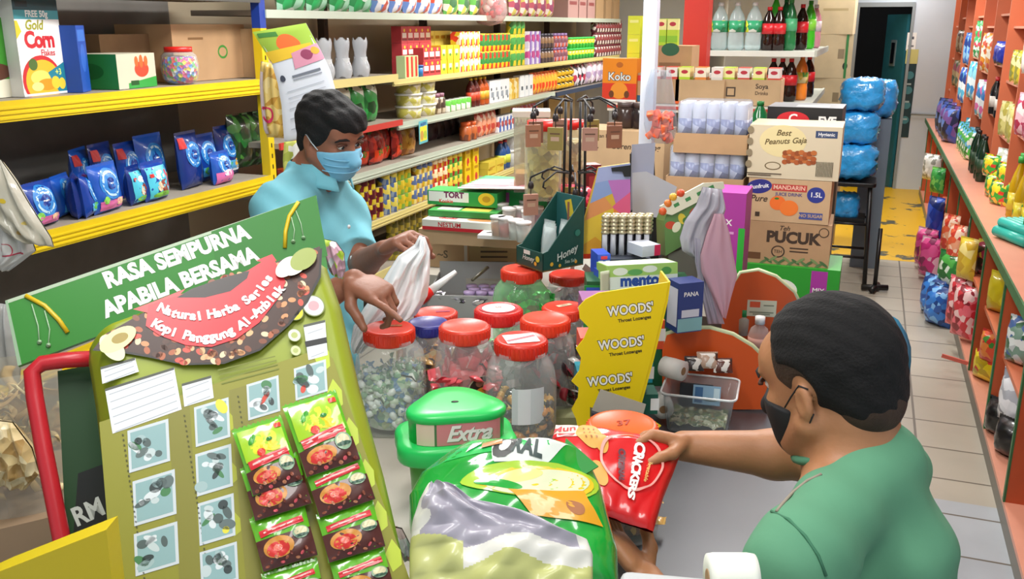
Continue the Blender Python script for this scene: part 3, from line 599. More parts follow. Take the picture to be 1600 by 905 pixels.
# ---------------------------------------------------------------- the yellow bay
z = 1.637
def L(u, v, zz, x=-2.68): p = P(u, v, Z=zz); return p
# cereal box
cx, cy = -2.74, P(73, 140, X=-2.7).y
t = thing('cereal_box', 'white corn flakes box with red lettering on the upper yellow shelf', 'box', (cx, cy, z), RZL+.16)
b = M(); b.box((0, 0, .165), (.225, .065, .33), mat('#f2f2f0', .4))
b.decal([('r', 0, .305, .225, .05, mat('#1b4c58')), ('r', 0, .27, .225, .03, mat('#3f9aa6')), ('t', .0, .272, .03, 'FREE 50g', WHITE, {'b': .03}), ('r', -.07, .305, .06, .02, mat('#0f2f38')),
         ('t', -.02, .235, .045, 'Gold', mat('#9a9a1c'), {'b': .03, 'sh': .2}), ('t', 0, .185, .075, 'Corn', mat('#c91f2c'), {'b': .045, 'sp': .92}), ('t', .035, .142, .03, 'Flakes', mat('#c9303c')),
         ('p', [(-.1, .25), (-.1125, .25), (-.1125, .19), (-.085, .215)], mat('#d9c72c')),
         ('e', -.01, .05, .1, .085, mat('#c9262c')), ('e', -.005, .045, .09, .075, mat('#e9b52c')), ('e', -.02, .06, .05, .025, mat('#f3d56a')), ('e', .01, .035, .05, .02, mat('#d6941c')), ('e', -.04, .03, .03, .015, mat('#f6e08c')),
         ('e', -.05, .105, .022, .02, mat('#4a6a2c')), ('p', [(.1125, .11), (.02, .075), (.07, 0), (.1125, 0)], mat('#1f7f96')), ('e', .055, .04, .022, .022, mat('#f0c83a')), ('e', .088, .035, .018, .02, mat('#f0c83a')), ('t', .075, .075, .03, '+3', mat('#dfe86a')),
         ('r', 0, .004, .225, .008, mat('#dde6ea'))], face_front(.225, .065, .33))
b.decal([('r', 0, .165, .065, .33, mat('#e8e6dc')), ('r', 0, .165, .04, .2, mat('#3f8f9a'))], face_right(.225, .065, .33)); b.build('carton_body', t)
o = carton('cereal_box', 'chocolate cereal box with green top cut by the left edge beside the corn flakes', 'box', (-2.76, P(8, 140, X=-2.7).y-.02, z), RZL+.1, (.2, .06, .26), mat('#3f9a2c'), front=[('e', 0, .2, .05, .04, WHITE), ('r', 0, .03, .2, .06, mat('#e8e6d0')), ('e', 0, .085, .09, .03, mat('#5b3322')), ('t', .02, .2, .04, 'KO', mat('#2c7a2c'))])
o = carton('biscuit_box', 'tall dark blue box next to the corn flakes box', 'box', (-2.74, P(128, 130, X=-2.7).y, z), RZL+.5, (.1, .09, .235), mat('#1f4fae', .4), front=[('r', 0, .2, .08, .04, mat('#3a72cc')), ('e', 0, .12, .03, .05, mat('#2f63c4'))], right=[('r', 0, .12, .06, .2, mat('#173c8a'))])
o = carton('snack_carton', 'small carton with green side and red crown print on the upper yellow shelf', 'carton', (-2.80, P(205, 120, X=-2.7).y, z), RZL+.12, (.24, .24, .13), mat('#c9c4ae', .6),
           front=[('e', .03, .07, .045, .03, mat('#d8452c')), ('e', .03, .1, .012, .025, mat('#e2652c')), ('e', 0, .1, .012, .02, mat('#e2652c')), ('e', .06, .1, .012, .02, mat('#e2652c')), ('p', [(-.06, .0), (.12, .0), (.12, .04), (-.06, .02)], mat('#2f9a3f')), ('r', -.02, .02, .05, .018, mat('#14501f'))],
           left=[('r', 0, .065, .24, .13, mat('#2f8f46')), ('e', 0, .065, .06, .03, mat('#1f6f33'))])
t = thing('candy_jar', 'round jar of bright mixed candies with a red lid on the upper yellow shelf', 'jar', (-2.70, P(282, 118, X=-2.7).y, z))
b = M(); b.lathe([(.05, 0), (.07, .02), (.078, .07), (.07, .115), (.055, .13)], clear(), n=24); b.build('jar_body', t)
b = M(); b.lathe([(.048, .002), (.066, .02), (.073, .07), (.064, .11), (0.0001, .115)], pm(['#e24a8a', '#f0d83a', '#4a8ad8', '#e8e8e8', '#5ab04a', '#d8302c', '#8a3ab0'], 75, dist=1, bump=.8), n=24); b.build('candy_fill', t, ); bpy.context.scene
b = M(); b.lathe([(.056, .128), (.056, .15), (0.0001, .15)], RED, n=24); b.build('lid', t)
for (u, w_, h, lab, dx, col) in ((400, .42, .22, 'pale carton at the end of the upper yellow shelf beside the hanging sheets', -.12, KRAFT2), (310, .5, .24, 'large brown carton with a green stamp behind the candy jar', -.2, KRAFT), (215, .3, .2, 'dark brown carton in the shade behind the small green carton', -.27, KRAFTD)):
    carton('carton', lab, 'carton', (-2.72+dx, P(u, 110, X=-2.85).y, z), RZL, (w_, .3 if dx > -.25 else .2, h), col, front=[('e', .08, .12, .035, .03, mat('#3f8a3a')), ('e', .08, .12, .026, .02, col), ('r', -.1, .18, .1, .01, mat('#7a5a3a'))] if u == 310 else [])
# blue milk powder pouches
zz = 1.192
BL = ['#123f9c', '#1c56b8', '#0f2f7c']
def bluepack(w_, h, t_, seed, kind):
    base = mat(BL[seed % 3], .3, coat=.5)
    dec = [('e', 0, h*.62, w_*.33, w_*.33, mat('#2b82d0', .3, coat=.5)), ('ring', 0, h*.62, w_*.27, w_*.27, w_*.05, mat('#bfe0f2', .3)), ('e', .0, h*.62, w_*.14, w_*.13, mat('#12358a', .3)), ('r', 0, h*.62, w_*.16, w_*.03, WHITE)]
    if kind == 0: dec += [('r', 0, h*.16, w_*.8, h*.2, mat('#d56aa8', .35)), ('e', w_*.2, h*.2, w_*.15, h*.08, mat('#e9c9a0', .35)), ('e', -w_*.25, h*.28, w_*.08, w_*.08, mat('#8ad05a'))]
    if kind == 1: dec += [('r', 0, h*.22, w_*.7, h*.2, mat('#4fa8e0', .35)), ('e', w_*.15, h*.25, w_*.12, h*.1, mat('#e8b43a')), ('e', -w_*.2, h*.25, w_*.12, h*.08, mat('#58b04a')), ('r', w_*.1, h*.12, w_*.4, h*.05, mat('#d8e4f0'))]
    if kind == 2: dec = [('r', 0, h*.5, w_*.85, h*.85, mat('#4fbfd8', .35)), ('e', .0, h*.68, w_*.2, w_*.12, mat('#e8f0f4')), ('e', w_*.1, h*.35, w_*.18, h*.2, mat('#8a3a2c')), ('e', -w_*.1, h*.38, w_*.1, h*.14, mat('#e8c8a8')), ('r', w_*.28, h*.5, w_*.1, h*.6, mat('#c93a5a')), ('r', -w_*.3, h*.7, w_*.12, h*.1, mat('#d8302c')), ('e', .0, h*.15, w_*.35, h*.08, mat('#7ac04a'))]
    if kind == 3: dec += [('r', -w_*.35, h*.85, w_*.22, h*.2, mat('#c92a2c'))]
    if kind == 4: dec += [('r', 0, h*.2, w_*.9, h*.4, mat('#d870b0', .35)), ('e', .0, h*.35, w_*.2, h*.12, mat('#f0e0e8'))]
    return pack(w_, h, t_, base, base, seed, nu=16, nv=18, fin=.012, decals=dec, bulge_low=.5)
packs = [  # pixel of the bottom centre, width, height, front offset, kind, label
 (62, 318, .17, .145, 0, 0, 'blue milk powder pouch with pink foot at the near end of the lower yellow shelf', .25),
 (100, 318, .15, .14, .08, 1, 'blue milk powder pouch behind the nearest one', .5),
 (122, 318, .15, .15, .02, 1, 'narrow-seen blue pouch, first of the leaning row', .9),
 (137, 317, .15, .15, .0, 1, 'narrow-seen blue pouch, second of the leaning row', .8),
 (167, 312, .18, .17, -.01, 0, 'large glossy blue milk powder pouch with white ring at the front of the row', .25),
 (212, 292, .12, .14, .0, 2, 'small light blue children\'s milk pouch beside the large blue one', .4),
 (243, 290, .16, .145, -.01, 2, 'light blue children\'s milk pouch with brown calf print in front of the tall pouches', .2),
 (132, 290, .16, .21, .17, 3, 'tall dark blue pouch with red corner, leftmost in the back row', .5),
 (165, 285, .16, .22, .15, 3, 'tall blue pouch with red corner, second in the back row', .3),
 (205, 280, .16, .21, .14, 3, 'tall blue pouch, third in the back row behind the small ones', .2),
 (240, 276, .19, .23, .13, 1, 'tall wide blue pouch with round white emblem in the middle of the back row', .15),
 (298, 262, .17, .23, .05, 3, 'tall blue pouch with red corner and food print near the shelf end', .2),
 (322, 250, .17, .2, .1, 1, 'blue pouch behind, near the dark green bags', .1),
 (345, 252, .15, .13, .0, 4, 'small blue and pink milk pouch at the far end of the lower yellow shelf', .15),
 (355, 240, .16, .22, .12, 1, 'tall blue pouch standing behind the small pink one', .1),
]
for i, (u, v, w_, h, off, kd, lab, a) in enumerate(packs):
    p = P(u, v, Z=zz) if False else P(u, v, X=-2.68-off)
    tag(bluepack(w_, h, .07, i, kd).build('milk_powder_pouch', loc=(-2.68-off, p.y, zz), rot=(-.06, 0, RZL+a*.8)), lab, 'pouch')
for i, u in enumerate((372, 394, 408)):
    tag(pouch_mesh(.17, .25, .1, pm(['#123f1e', '#1f6a2c', '#0c2a14', '#4a8a3a'], 30, coat=.6), seed=i).build('tea_bag_pack', loc=(-2.8, P(u, 200, X=-2.8).y, zz+.02), rot=(0, 0, RZL+.1*i)), 'dark green glossy pack at the end of the lower yellow shelf', 'pack', 'dark green packs beside the yellow upright')
run(pouch_mesh(.13, .1, .07, pm(['#a52a1c', '#d8622a', '#6a1c14', '#d8cbb8'], 30)), 'snack_packet', 'red snack packet on the lower shelf end behind the standing man\'s shoulder', 'packet', 1.081, 425, 455, .14, .1, 1, x=-2.7, jit=.3)
# ================================================================ orange shelving along the right wall
OR = mat('#d07450', .42, vary=.07, vscale=3); ORD = mat('#bd5630', .4, vary=.12, vscale=4); PINK = mat('#d8947a', .4, vary=.05); GTR = mat('#2f6b3f', .45, vary=.25, vscale=20); GST = mat('#7c776c', .5)
XC = .64; ZC_ = .865
lows = [2.9, 3.72, 4.45, 5.25, 6.1, 6.95, 7.8, 8.7, 9.6, 10.5, 11.3]
ups = [3.3, 4.0, 4.75, 5.3, 5.95, 6.75, 7.5, 8.3, 9.1, 9.9, 10.7, 11.4]
def sl(name, par, lo, hi, m, mf=None):
    b = M(); slab(lo, hi, m, b); return b.build(name, par)
t = thing('base_cabinet', 'long orange open-fronted base cabinet under the green-edged counter on the right', 'shelving', (XC, 2.2, 0))
y1 = 11.6 - 2.2
sl('plinth', t, (0, 0, 0), (.45, y1, .07), GST); sl('bottom_board', t, (.0, 0, .07), (.45, y1, .09), PINK); sl('back_board', t, (.45, 0, 0), (.47, y1, ZC_-.03), ORD)
sl('mid_shelf', t, (.03, 0, .44), (.45, y1, .46), OR)
for y in lows:
    b = M(); slab((.005, y-2.2-.011, .09), (.45, y-2.2+.011, ZC_-.034), ORD, b); slab((-.003, y-2.2-.012, .09), (.005, y-2.2+.012, ZC_-.045), GTR, b); b.build('divider', t)
t = thing('shop_counter', 'pink laminate counter top with chipped green edge along the right shelving', 'counter', (XC-.02, 2.2, ZC_-.03))
sl('board', t, (0, 0, 0), (.72, y1, .03), PINK); sl('edge_trim', t, (-.008, 0, -.012), (0, y1, .032), GTR)
t = thing('upper_shelving', 'tall orange pigeon-hole shelving standing on the right counter', 'shelving', (XC+.13, 2.2, ZC_))
hgt = 2.7 - ZC_
sl('back_board', t, (.33, 0, 0), (.35, y1, hgt), ORD)
for i, y in enumerate(ups):
    sl('divider', t, (0, y-2.2-.011, 0), (.33, y-2.2+.011, hgt), OR)
for i in range(len(ups)-1):
    for k in range(5):
        zz = .33 + .33*k + (.08 if i % 2 else 0)
        if zz < hgt: sl('shelf_board', t, (.03, ups[i]-2.2+.012, zz), (.33, ups[i+1]-2.2-.012, zz+.014), PINK)
t = thing('shelf_post', 'grey-brown metal post at the front of the right shelving nearest the camera', 'shelf post', (XC+.11, 4.75, ZC_))
b = M(); b.box((0, 0, hgt/2), (.022, .03, hgt), GST); b.build('post', t)
XU = XC + .13
def sidebag(name, label, cat, x, y, z, w_, h, t_, cols, rz=0, seed=0, sc=30, rx=0, group=None):
    o = pack(w_, h, t_, pm(cols, sc, coat=.5), pm(cols, sc, coat=.5), seed, nu=12, nv=14, fin=.01).build(name, loc=(x, y, z), rot=(rx, 0, rz)); return tag(o, label, cat, group)
# things on the counter and in the pigeon holes; faces turned toward the aisle and the camera
RZR = -PI/2 + .5
def shelfz(i, k): return ZC_ + .33 + .33*k + (.08 if i % 2 else 0) + .015
# oil bottles on counter
def oil(y, x, h=.3, lab='', n=0):
    t = thing('oil_bottle', lab, 'bottle', (x, y, ZC_+.001), .5)
    b = M(); b.lathe([(.04, 0), (.048, .01), (.048, h*.55), (.035, h*.7), (.016, h*.88), (.015, h*.92)], mat('#d8b11a', .15, trans=.3), n=18, sq=.8); b.build('bottle_body', t)
    b = M(); b.lathe([(.02, h*.9), (.02, h), (0.0001, h)], mat('#2f9a3a'), n=14); b.build('cap', t)
    b = M(); b.lathe([(.05, h*.12), (.05, h*.42)], pm(['#d9cf3a', '#c9b31f', '#2f8a3a'], 30), n=18, sq=.82); b.build('label', t)
for i, (y, x) in enumerate(((5.15, XU+.04), (5.27, XU+.10), (5.3, XU+.02), (5.48, XU+.05), (5.62, XU+.03), (5.78, XU+.06))):
    oil(y, x, .33, 'yellow oil bottle on the pink counter ' + ['at the front right', 'tucked behind the front one', 'in front of the orange divider', 'just past the divider', 'second past the divider', 'third past the divider'][i])
for i, y in enumerate((6.0, 6.12, 6.25, 6.38, 6.5, 6.62)):
    sidebag('noodle_packet', 'green and yellow packet heaped on the pink counter beyond the oil bottles', 'packet', XU-.01+.04*(i % 2), y, ZC_+.002+.09*(i % 3 == 1), .16, .13, .07, ['#3fa83a', '#e2d42c', '#2c7a2f', '#f0b43a', '#d8402c'], RZR, i, 40, group='green and yellow packets on the right counter')
for i, y in enumerate((6.9, 7.03, 7.3, 7.42)):
    b = bottle_mesh(.035, .3, mat('#14301f', .15), mat('#1d1d1d'), mat('#26442c')); tag(b.build('sauce_bottle', loc=(XU-.02, y, ZC_+.001)), 'tall black-green sauce bottle beyond the green and yellow packets', 'bottle', 'dark sauce bottles on the right counter')
for i, y in enumerate((8.0, 8.15, 8.3, 8.5, 8.7)):
    sidebag('detergent_pouch', 'green-white pouch on the counter before the dark blue packs', 'pouch', XU-.0, y, ZC_+.002, .15, .22, .07, ['#4fbf4a', '#e8efe8', '#2c8a3a', '#5ab0d8'], RZR, i, 30, group='green-white pouches on the right counter')
for i, y in enumerate((9.2, 9.4, 9.6, 9.85, 10.1, 10.35)):
    sidebag('nappy_pack', 'dark blue and purple pack at the far end of the right counter', 'pack', XC+.06+.02*(i % 2), y, ZC_+.002, .22, .3, .12, ['#2f4a9c', '#23264a', '#5a7ac0', '#1b1c33', '#6a4a8a'], RZR, i, 16, group='dark blue packs at the far end of the right counter')
for i, (y, zz) in enumerate(((4.95, ZC_+.002), )):
    t = thing('soap_pack', 'turquoise striped pack lying on the pink counter at the right edge', 'pack', (XU-.02, y, zz), RZR-.1)
    for k in range(4): b = M(); b.tube([(-.13, .03*k-.05, .03), (.13, .03*k-.05, .03)], .028, mat('#2fb0a0', .35), n=12); b.tube([(-.12, .03*k-.035, .075), (.12, .03*k-.035, .075)], .026, mat('#39bcae', .35), n=12); b.build('roll', t)
b = pbox_mesh(.09, .06, .22, mat('#1f7a3a', .4), (('r', 0, .14, .06, .05, mat('#e8dcd0')), ('e', 0, .06, .025, .025, mat('#c9a03a')), ('r', 0, .1, .05, .015, mat('#c9302c'))))
tag(b.build('tea_box', loc=(XU+.02, 4.87, ZC_+.001), rot=(0, 0, RZR+.3)), 'upright green box behind the grey-brown metal post', 'box')
sidebag('sanitary_pack', 'pale pink pack with blue and black edge in the hole at the right edge', 'pack', XU+.05, 4.2, ZC_+.25, .16, .22, .08, ['#e6c4bc', '#3a86c9', '#d8b0a8', '#2c2c34'], RZR, 3, 12)
sl('shelf_board', bpy.data.objects['upper_shelving'], (.03, 4.0-2.2+.012, .235), (.33, 4.75-2.2-.012, .248), PINK)
# upper pigeon holes
spec = [ # bay index, shelf index, name, label, colours, size, count
 (2, 0, 'sanitary_pack', 'tall pink-white pack with red side behind the grey-brown post', ['#e8d4dc', '#b8283a', '#f0e6ea', '#d8a0b0'], (.13, .33, .09), 2, 6),
 (3, 0, 'soap_pack', 'pink pack in the pigeon hole left of the tall pink-white packs', ['#c9486a', '#e8b8c4', '#a82c4a', '#e8e0e0'], (.13, .22, .07), 3, 25),
 (3, 1, 'tissue_pack', 'white and peach packet in the upper pigeon hole', ['#ece4d8', '#e0b8a0', '#f0ece4', '#c9a0a8'], (.16, .25, .08), 3, 18),
 (2, 1, 'tissue_pack', 'pale packet in the upper pigeon hole nearest the right edge', ['#ece4e4', '#e0c8d0', '#b8c8e0'], (.16, .22, .08), 2, 18),
 (4, 0, 'herb_packet', 'yellow-green packet in the pigeon hole beside the pink packs', ['#c9c47a', '#a8a04a', '#e0dca8'], (.1, .2, .05), 3, 30),
 (5, 0, 'sauce_bottle', 'x', None, (.03, .24, 0), 4, 0),
 (4, 1, 'herb_packet', 'small yellow packet on the upper shelf of the right unit', ['#c9b83a', '#8a8a3a', '#e8dc9c'], (.1, .18, .05), 2, 30),
 (6, 0, 'toothpaste_box', 'white, cyan and pink packet in the middle pigeon holes', ['#3fa8d8', '#e8f0f4', '#d86aa8', '#2f7ac0'], (.14, .25, .07), 4, 22),
 (7, 0, 'shampoo_pack', 'light blue packet in the far pigeon holes', ['#56b8e0', '#dcecf4', '#2f8ac9', '#8ad0e8'], (.16, .28, .08), 4, 18),
 (8, 0, 'shampoo_pack', 'blue and white packet beyond the light blue ones', ['#3a6ac9', '#e0ecf4', '#56b8e0', '#1f3f8a'], (.16, .28, .08), 4, 18),
 (5, 1, 'battery_pack', 'blue packet on a shelf above the dark bottles', ['#1f2fa0', '#2f4ac9', '#14206a'], (.15, .14, .09), 2, 10),
 (6, 1, 'toy_pack', 'white and orange packet high in the right unit', ['#e8e4d8', '#e0902c', '#c9503a', '#f0ecd8'], (.12, .27, .06), 3, 30),
 (7, 1, 'toy_pack', 'green dotted packet high in the right unit', ['#3fae6a', '#e8f0e8', '#2c8a4a', '#c93a5a'], (.12, .28, .06), 4, 34),
 (8, 1, 'toy_pack', 'blue packet high in the far right unit', ['#2f6ac9', '#8ac0e8', '#1f3f8a'], (.14, .26, .08), 4, 20),
 (9, 0, 'mixed_pack', 'brownish packet in the farthest pigeon holes', ['#7a6a4a', '#a08c6a', '#4a5a4a', '#8a4a5a'], (.14, .24, .08), 3, 20),
 (9, 1, 'mixed_pack', 'dull brown packet near the top of the farthest bay', ['#7a5a4a', '#a0907a', '#5a4a4a'], (.14, .2, .08), 3, 20),
 (6, -1, 'sauce_packet', 'dark packet on the counter under the middle pigeon holes', ['#2c3a3a', '#c92a2c', '#3a3c38'], (.1, .24, .05), 2, 20),
 (7, -1, 'shampoo_pack', 'cyan packet standing in the counter-level hole', ['#4fb8c9', '#dff0f0', '#2f8aa8'], (.1, .24, .05), 2, 26),
 (4, -1, 'salt_pack', 'white pack standing in the counter-level pigeon hole', ['#e0e4dc', '#b8c0b4', '#e8ece8'], (.12, .26, .06), 2, 26),
]
for i, k, nm, lab, cols, (w_, h, t_), n, sc in spec:
    y0, y1_ = ups[i]+.06, ups[i+1]-.06; zz = shelfz(i, k) if k >= 0 else ZC_+.001
    if k == -1: zz += .0
    for q in range(n):
        y = y0 + (q+.5)*(y1_-y0)/n; x = XU+.035+.015*(q % 2)
        if cols is None:
            if q == 0: bb = bottle_mesh(.034, .24, mat('#17181c', .2), mat('#b8282c'), mat('#d8d4cc'))
            tag(bb.build('sauce_bottle', loc=(x, y, zz)), 'small black bottle with pale label in a middle pigeon hole', 'bottle', 'black bottles in a right-hand pigeon hole')
        else: sidebag(nm, lab, 'pack', x, y, zz, w_, h, t_, cols, RZR, q+i, sc, group=nm.replace('_', ' ') + ' in right bay: ' + lab if n > 1 else None)
# hanging bags on the fronts of the base cabinet and goods inside it
def lowgoods(y, z, w_, h, t_, cols, lab, n=1, x=XC+.08, sc=30, dy=.12, nm='snack_bag', cat='bag'):
    for q in range(n): sidebag(nm, lab, cat, x+.015*(q % 2), y+dy*q, z, w_, h, t_, cols, -PI/2+.75, int(y*7)+q, sc, rx=.0, group=(lab if n > 1 else None))
lowgoods(9.0, .55, .2, .22, .1, ['#cfd0cc', '#8a8c84', '#e8e8e4'], 'grey-white pouch hung at the far end of the base cabinet', x=XC-.06)
lowgoods(8.3, .55, .14, .2, .08, ['#3aa04a', '#1f7a33', '#7cc85a'], 'green pouch hung above the blue one on the base cabinet', x=XC-.05)
lowgoods(8.1, .22, .16, .32, .1, ['#1f3a9c', '#2f55c0', '#142a6c'], 'dark blue crinkled pouch hanging on the base cabinet', x=XC-.05, sc=12)
lowgoods(7.9, .02, .2, .3, .14, ['#c92c7a', '#e85a9c', '#8a2c5a', '#e8b4c8'], 'pink pack standing on the floor edge by the yellow floor', 2, x=XC-.10, sc=20, dy=-.35)
lowgoods(6.9, .36, .14, .26, .08, ['#e0603c', '#e8a07c', '#c93a2c', '#f0d0b8'], 'orange-pink crinkled bag hanging on the base cabinet', 2, x=XC-.03, dy=-.35)
lowgoods(6.55, .22, .2, .22, .1, ['#2f8a3a', '#dcead8', '#1f6a2c', '#4fae4a'], 'green and white bag low on the base cabinet', x=XC-.03, sc=20)
lowgoods(6.6, .0, .2, .26, .16, ['#2f7ad0', '#1f55a8', '#7ab4e8', '#143a7c'], 'blue foil bag standing before the base cabinet', 2, x=XC-.10, dy=-.25, sc=26)
lowgoods(5.95, .12, .16, .3, .08, ['#c92c3a', '#e86a7a', '#8a1c2c', '#e8c4c4'], 'red foil bag hanging low on the base cabinet', 2, x=XC-.02, dy=-.2, sc=26)
lowgoods(5.9, .43, .13, .24, .07, ['#e0c43a', '#c9a42c', '#f0e08c'], 'yellow bag hanging on the base cabinet below the edge', x=XC-.01, sc=20)
lowgoods(6.3, .462, .12, .24, .07, ['#3a2c3c', '#7a6a8a', '#c9c0c9', '#2c2230'], 'dark purple pouch in the base cabinet opening', x=XC+.06)
lowgoods(5.9, .462, .14, .2, .08, ['#4a3a2c', '#a02c4a', '#2c241c', '#c9b83a'], 'dark bag with magenta print on the mid shelf', x=XC+.09)
lowgoods(5.12, .462, .14, .2, .09, ['#d8c81f', '#e8dc3a', '#c9b014'], 'bright yellow bag on the mid shelf', 1, x=XC+.08, sc=5)
lowgoods(5.0, .462, .1, .16, .07, ['#241f1c', '#a8322c', '#1c1c1e'], 'black and red packet beside the bright yellow bag', 1, x=XC+.13, sc=12)
lowgoods(6.0, .2, .1, .15, .07, ['#2f8a3a', '#1f6a2c', '#dfe8dc'], 'small green jar-shaped packet low in the base cabinet', 1, x=XC+.07)
lowgoods(5.08, .2, .13, .16, .08, ['#e0502c', '#c9302c', '#e8883a', '#3f8a3a'], 'orange-red packet hanging above the bottom board', 1, x=XC+.07)
lowgoods(5.1, .092, .2, .14, .1, ['#e0cc1f', '#f0e03a', '#b8a018', '#c93a2c'], 'crumpled yellow bag on the bottom board', 1, x=XC+.08, sc=26)
lowgoods(4.3, .462, .16, .2, .1, ['#7a9a8a', '#dfe6e4', '#3a6a4a', '#c0c8c8', '#4a6aa0'], 'silver-green foil packet on the mid shelf at the right edge', 1, x=XC+.08, sc=34)
lowgoods(4.62, .462, .1, .13, .06, ['#e0a42c', '#f0c84a', '#c9801c'], 'small orange-yellow packet on the mid shelf', 1, x=XC+.07)
lowgoods(4.26, .2, .18, .23, .12, ['#e4e6ea', '#b8bcc4', '#f0f0f4', '#8a8e98'], 'crumpled white plastic bag in the base cabinet at the right edge', 1, x=XC+.09, sc=26)
lowgoods(4.38, .092, .16, .16, .12, ['#17171a', '#2c2c30', '#101012'], 'black plastic bag on the bottom board at the right edge', 2, x=XC+.06, dy=-.22, sc=26)
b = M(); b.box((0, 0, 0), (.2, .012, .02), mat('#d86a5a')); tag(b.build('plastic_strip', loc=(XC-.03, 5.35, .1), rot=(0, .15, -.2)), 'pinkish-red strip poking out of the base cabinet across the floor edge', 'strip')
# ================================================================ gondola and stacks in the middle of the shop
# rear island shelf with red and white edge
t = thing('island_shelf', 'red and white edged island shelf carrying the drink cartons', 'shelf', (-1.35, 5.1, 0))
W = .9
b = M(); slab((0, -.04, 1.42), (W, -.03, 1.462), mat('#d9d4c8', .5), b); slab((0, -.045, 1.436), (W, -.04, 1.452), mat('#c23a2c'), b); b.build('front_edge', t)
b = M(); slab((0, -.03, 1.43), (W, .4, 1.46), SHG, b); b.build('board', t)
b = M(); slab((0, .4, .0), (W, .43, 1.46), mat('#8c8c84', .6), b); b.build('back_panel', t)
for x in (0.0, W-.03): b = M(); slab((x, .36, 0), (x+.03, .4, 1.43), SHG, b); b.build('upright', t)
b = M(); slab((0, -.03, 1.09), (W, .4, 1.12), SHG, b); b.build('lower_board', t)
ZS = 1.462
def drink(col, name, label, loc, rz=0, group=None):
    b = M(); b.box((0, 0, .0625), (.06, .05, .125), mat(col[0], .4)); b.decal([('r', 0, .098, .06, .05, mat(col[1])), ('e', 0, .1, .018, .01, mat('#b8283a')), ('r', 0, .03, .06, .03, mat(col[2]))], face_front(.06, .05, .125)); b.decal([('r', 0, .098, .05, .05, mat(col[1]))], face_right(.06, .05, .125))
    return b
DR = {'lime': (('#b5d62f', '#eee9a0', '#8ac42a'), 'lime green drink carton'), 'orange': (('#e08a3a', '#efe6cf', '#d85a2c'), 'orange drink carton'), 'red': (('#cf4a3a', '#e8dfd8', '#c23a2c'), 'red and white drink carton'), 'blue': (('#d8d4cc', '#e8e0d8', '#2f5fc0'), 'white and blue drink carton')}
def tray(xu, v, w_, d, h, zb, y, col, lab, order, text=None, grp=''):
    """open cardboard tray with drink cartons standing in it"""
    p = P(xu, v, Y=y); t = thing('cardboard_tray', lab, 'carton', (p.x, y + d/2, zb))
    b = M(); th = .004
    b.box((0, -d/2, h/2), (w_, th, h), col); b.box((0, d/2, h/2), (w_, th, h), col); b.box((-w_/2, 0, h/2), (th, d, h), col); b.box((w_/2, 0, h/2), (th, d, h), col); b.box((0, 0, th/2), (w_, d, th), col)
    if text: b.decal(text, TF(0, -d/2-.003, 0, rx=PI/2))
    b.build('tray_body', t)
    n = len(order); pr = {}
    for i, k in enumerate(order):
        if not k: continue
        x = -w_/2 + (i+.5)*w_/n
        for r in range(2):
            yy = y + .035 + r*.06
            if k not in pr: pr[k] = drink(DR[k][0], '', '', None).build('drink_carton', loc=(p.x+x, yy, zb+.07)); tag(pr[k], DR[k][1] + ' standing in the ' + grp, 'drink carton', DR[k][1] + 's in the ' + grp)
            else: dup(pr[k], (p.x+x, yy, zb+.07))
    return t
tray(1172, 140, .31, .2, .135, ZS, 5.14, KRAFT2, 'open kraft tray with dark printed words on the island shelf, right of the pair', ['lime', 'red', 'lime', 'red'], [('t', .06, .1, .035, 'Soya', mat('#4a3a2c')), ('t', .06, .065, .025, 'Drinks', mat('#6a543c')), ('r', -.1, .07, .05, .05, mat('#4a3a2c')), ('r', -.1, .07, .035, .035, KRAFT2)], 'right tray on the island shelf')
tray(1093, 140, .26, .2, .13, ZS, 5.12, KRAFT2, 'open kraft tray with orange foot on the island shelf, middle of the row', ['lime', 'orange', 'blue'], [('r', 0, .008, .26, .014, mat('#e0622c'))], 'middle tray on the island shelf')
tray(1035, 140, .18, .2, .13, ZS, 5.12, KRAFT, 'open kraft tray behind the white post on the island shelf', ['red', 'red'], None, 'tray behind the white post')
# white corrugated sheet behind the drinks, brown boxes stacked above
carton('carton', 'white corrugated sheet-sided carton lying behind the drink trays', 'carton', (P(1140, 95, Y=5.42).x-.1, 5.42, ZS), 0, (.6, .1, .15), mat('#d8dade', .6))
carton('carton', 'kraft carton with green semicircle standing on the island shelf behind the white post', 'carton', (P(1052, 75, Y=5.36).x, 5.4, ZS+.152), 0, (.24, .24, .15), KRAFT, front=[('e', .0, .13, .05, .035, mat('#1f5a3a')), ('r', 0, .005, .24, .016, mat('#2f7a3f')), ('r', 0, .05, .12, .02, KRAFTD)])
for i, (u, c) in enumerate(((1020, 'lime'), (1036, 'lime'), (1054, 'lime'))):
    b = drink(DR[c][0], '', '', None); o = b.build('drink_carton', loc=(P(u, 20, Y=5.36).x, 5.35, ZS+.303), ); o.scale = (1, 1, 1.15); tag(o, 'lime drink carton on top of the kraft carton beside the red column', 'drink carton', 'lime drink cartons on the kraft carton')
for k in range(3):
    b = M(); b.box((0, 0, .05), (.07, .07, .1), mat('#d6e02c', .4)); b.decal([('r', 0, .07, .05, .015, mat('#e8ec8a'))], face_front(.07, .07, .1))
    tag(b.build('lemon_drink_pack', loc=(P(992, 70, Y=5.3).x, 5.3, ZS+.16+k*.101)), 'bright yellow pack in the upright stack left of the white post', 'pack', 'yellow packs left of the white post')
carton('carton', 'brown and blue carton under the yellow packs left of the white post', 'carton', (P(990, 135, Y=5.2).x, 5.27, ZS), 0, (.14, .2, .158), KRAFT, front=[('r', 0, .02, .14, .035, mat('#1f5a7c')), ('r', 0, .13, .14, .03, mat('#c9302c')), ('t', 0, .08, .03, 'TEA', BLACK)])
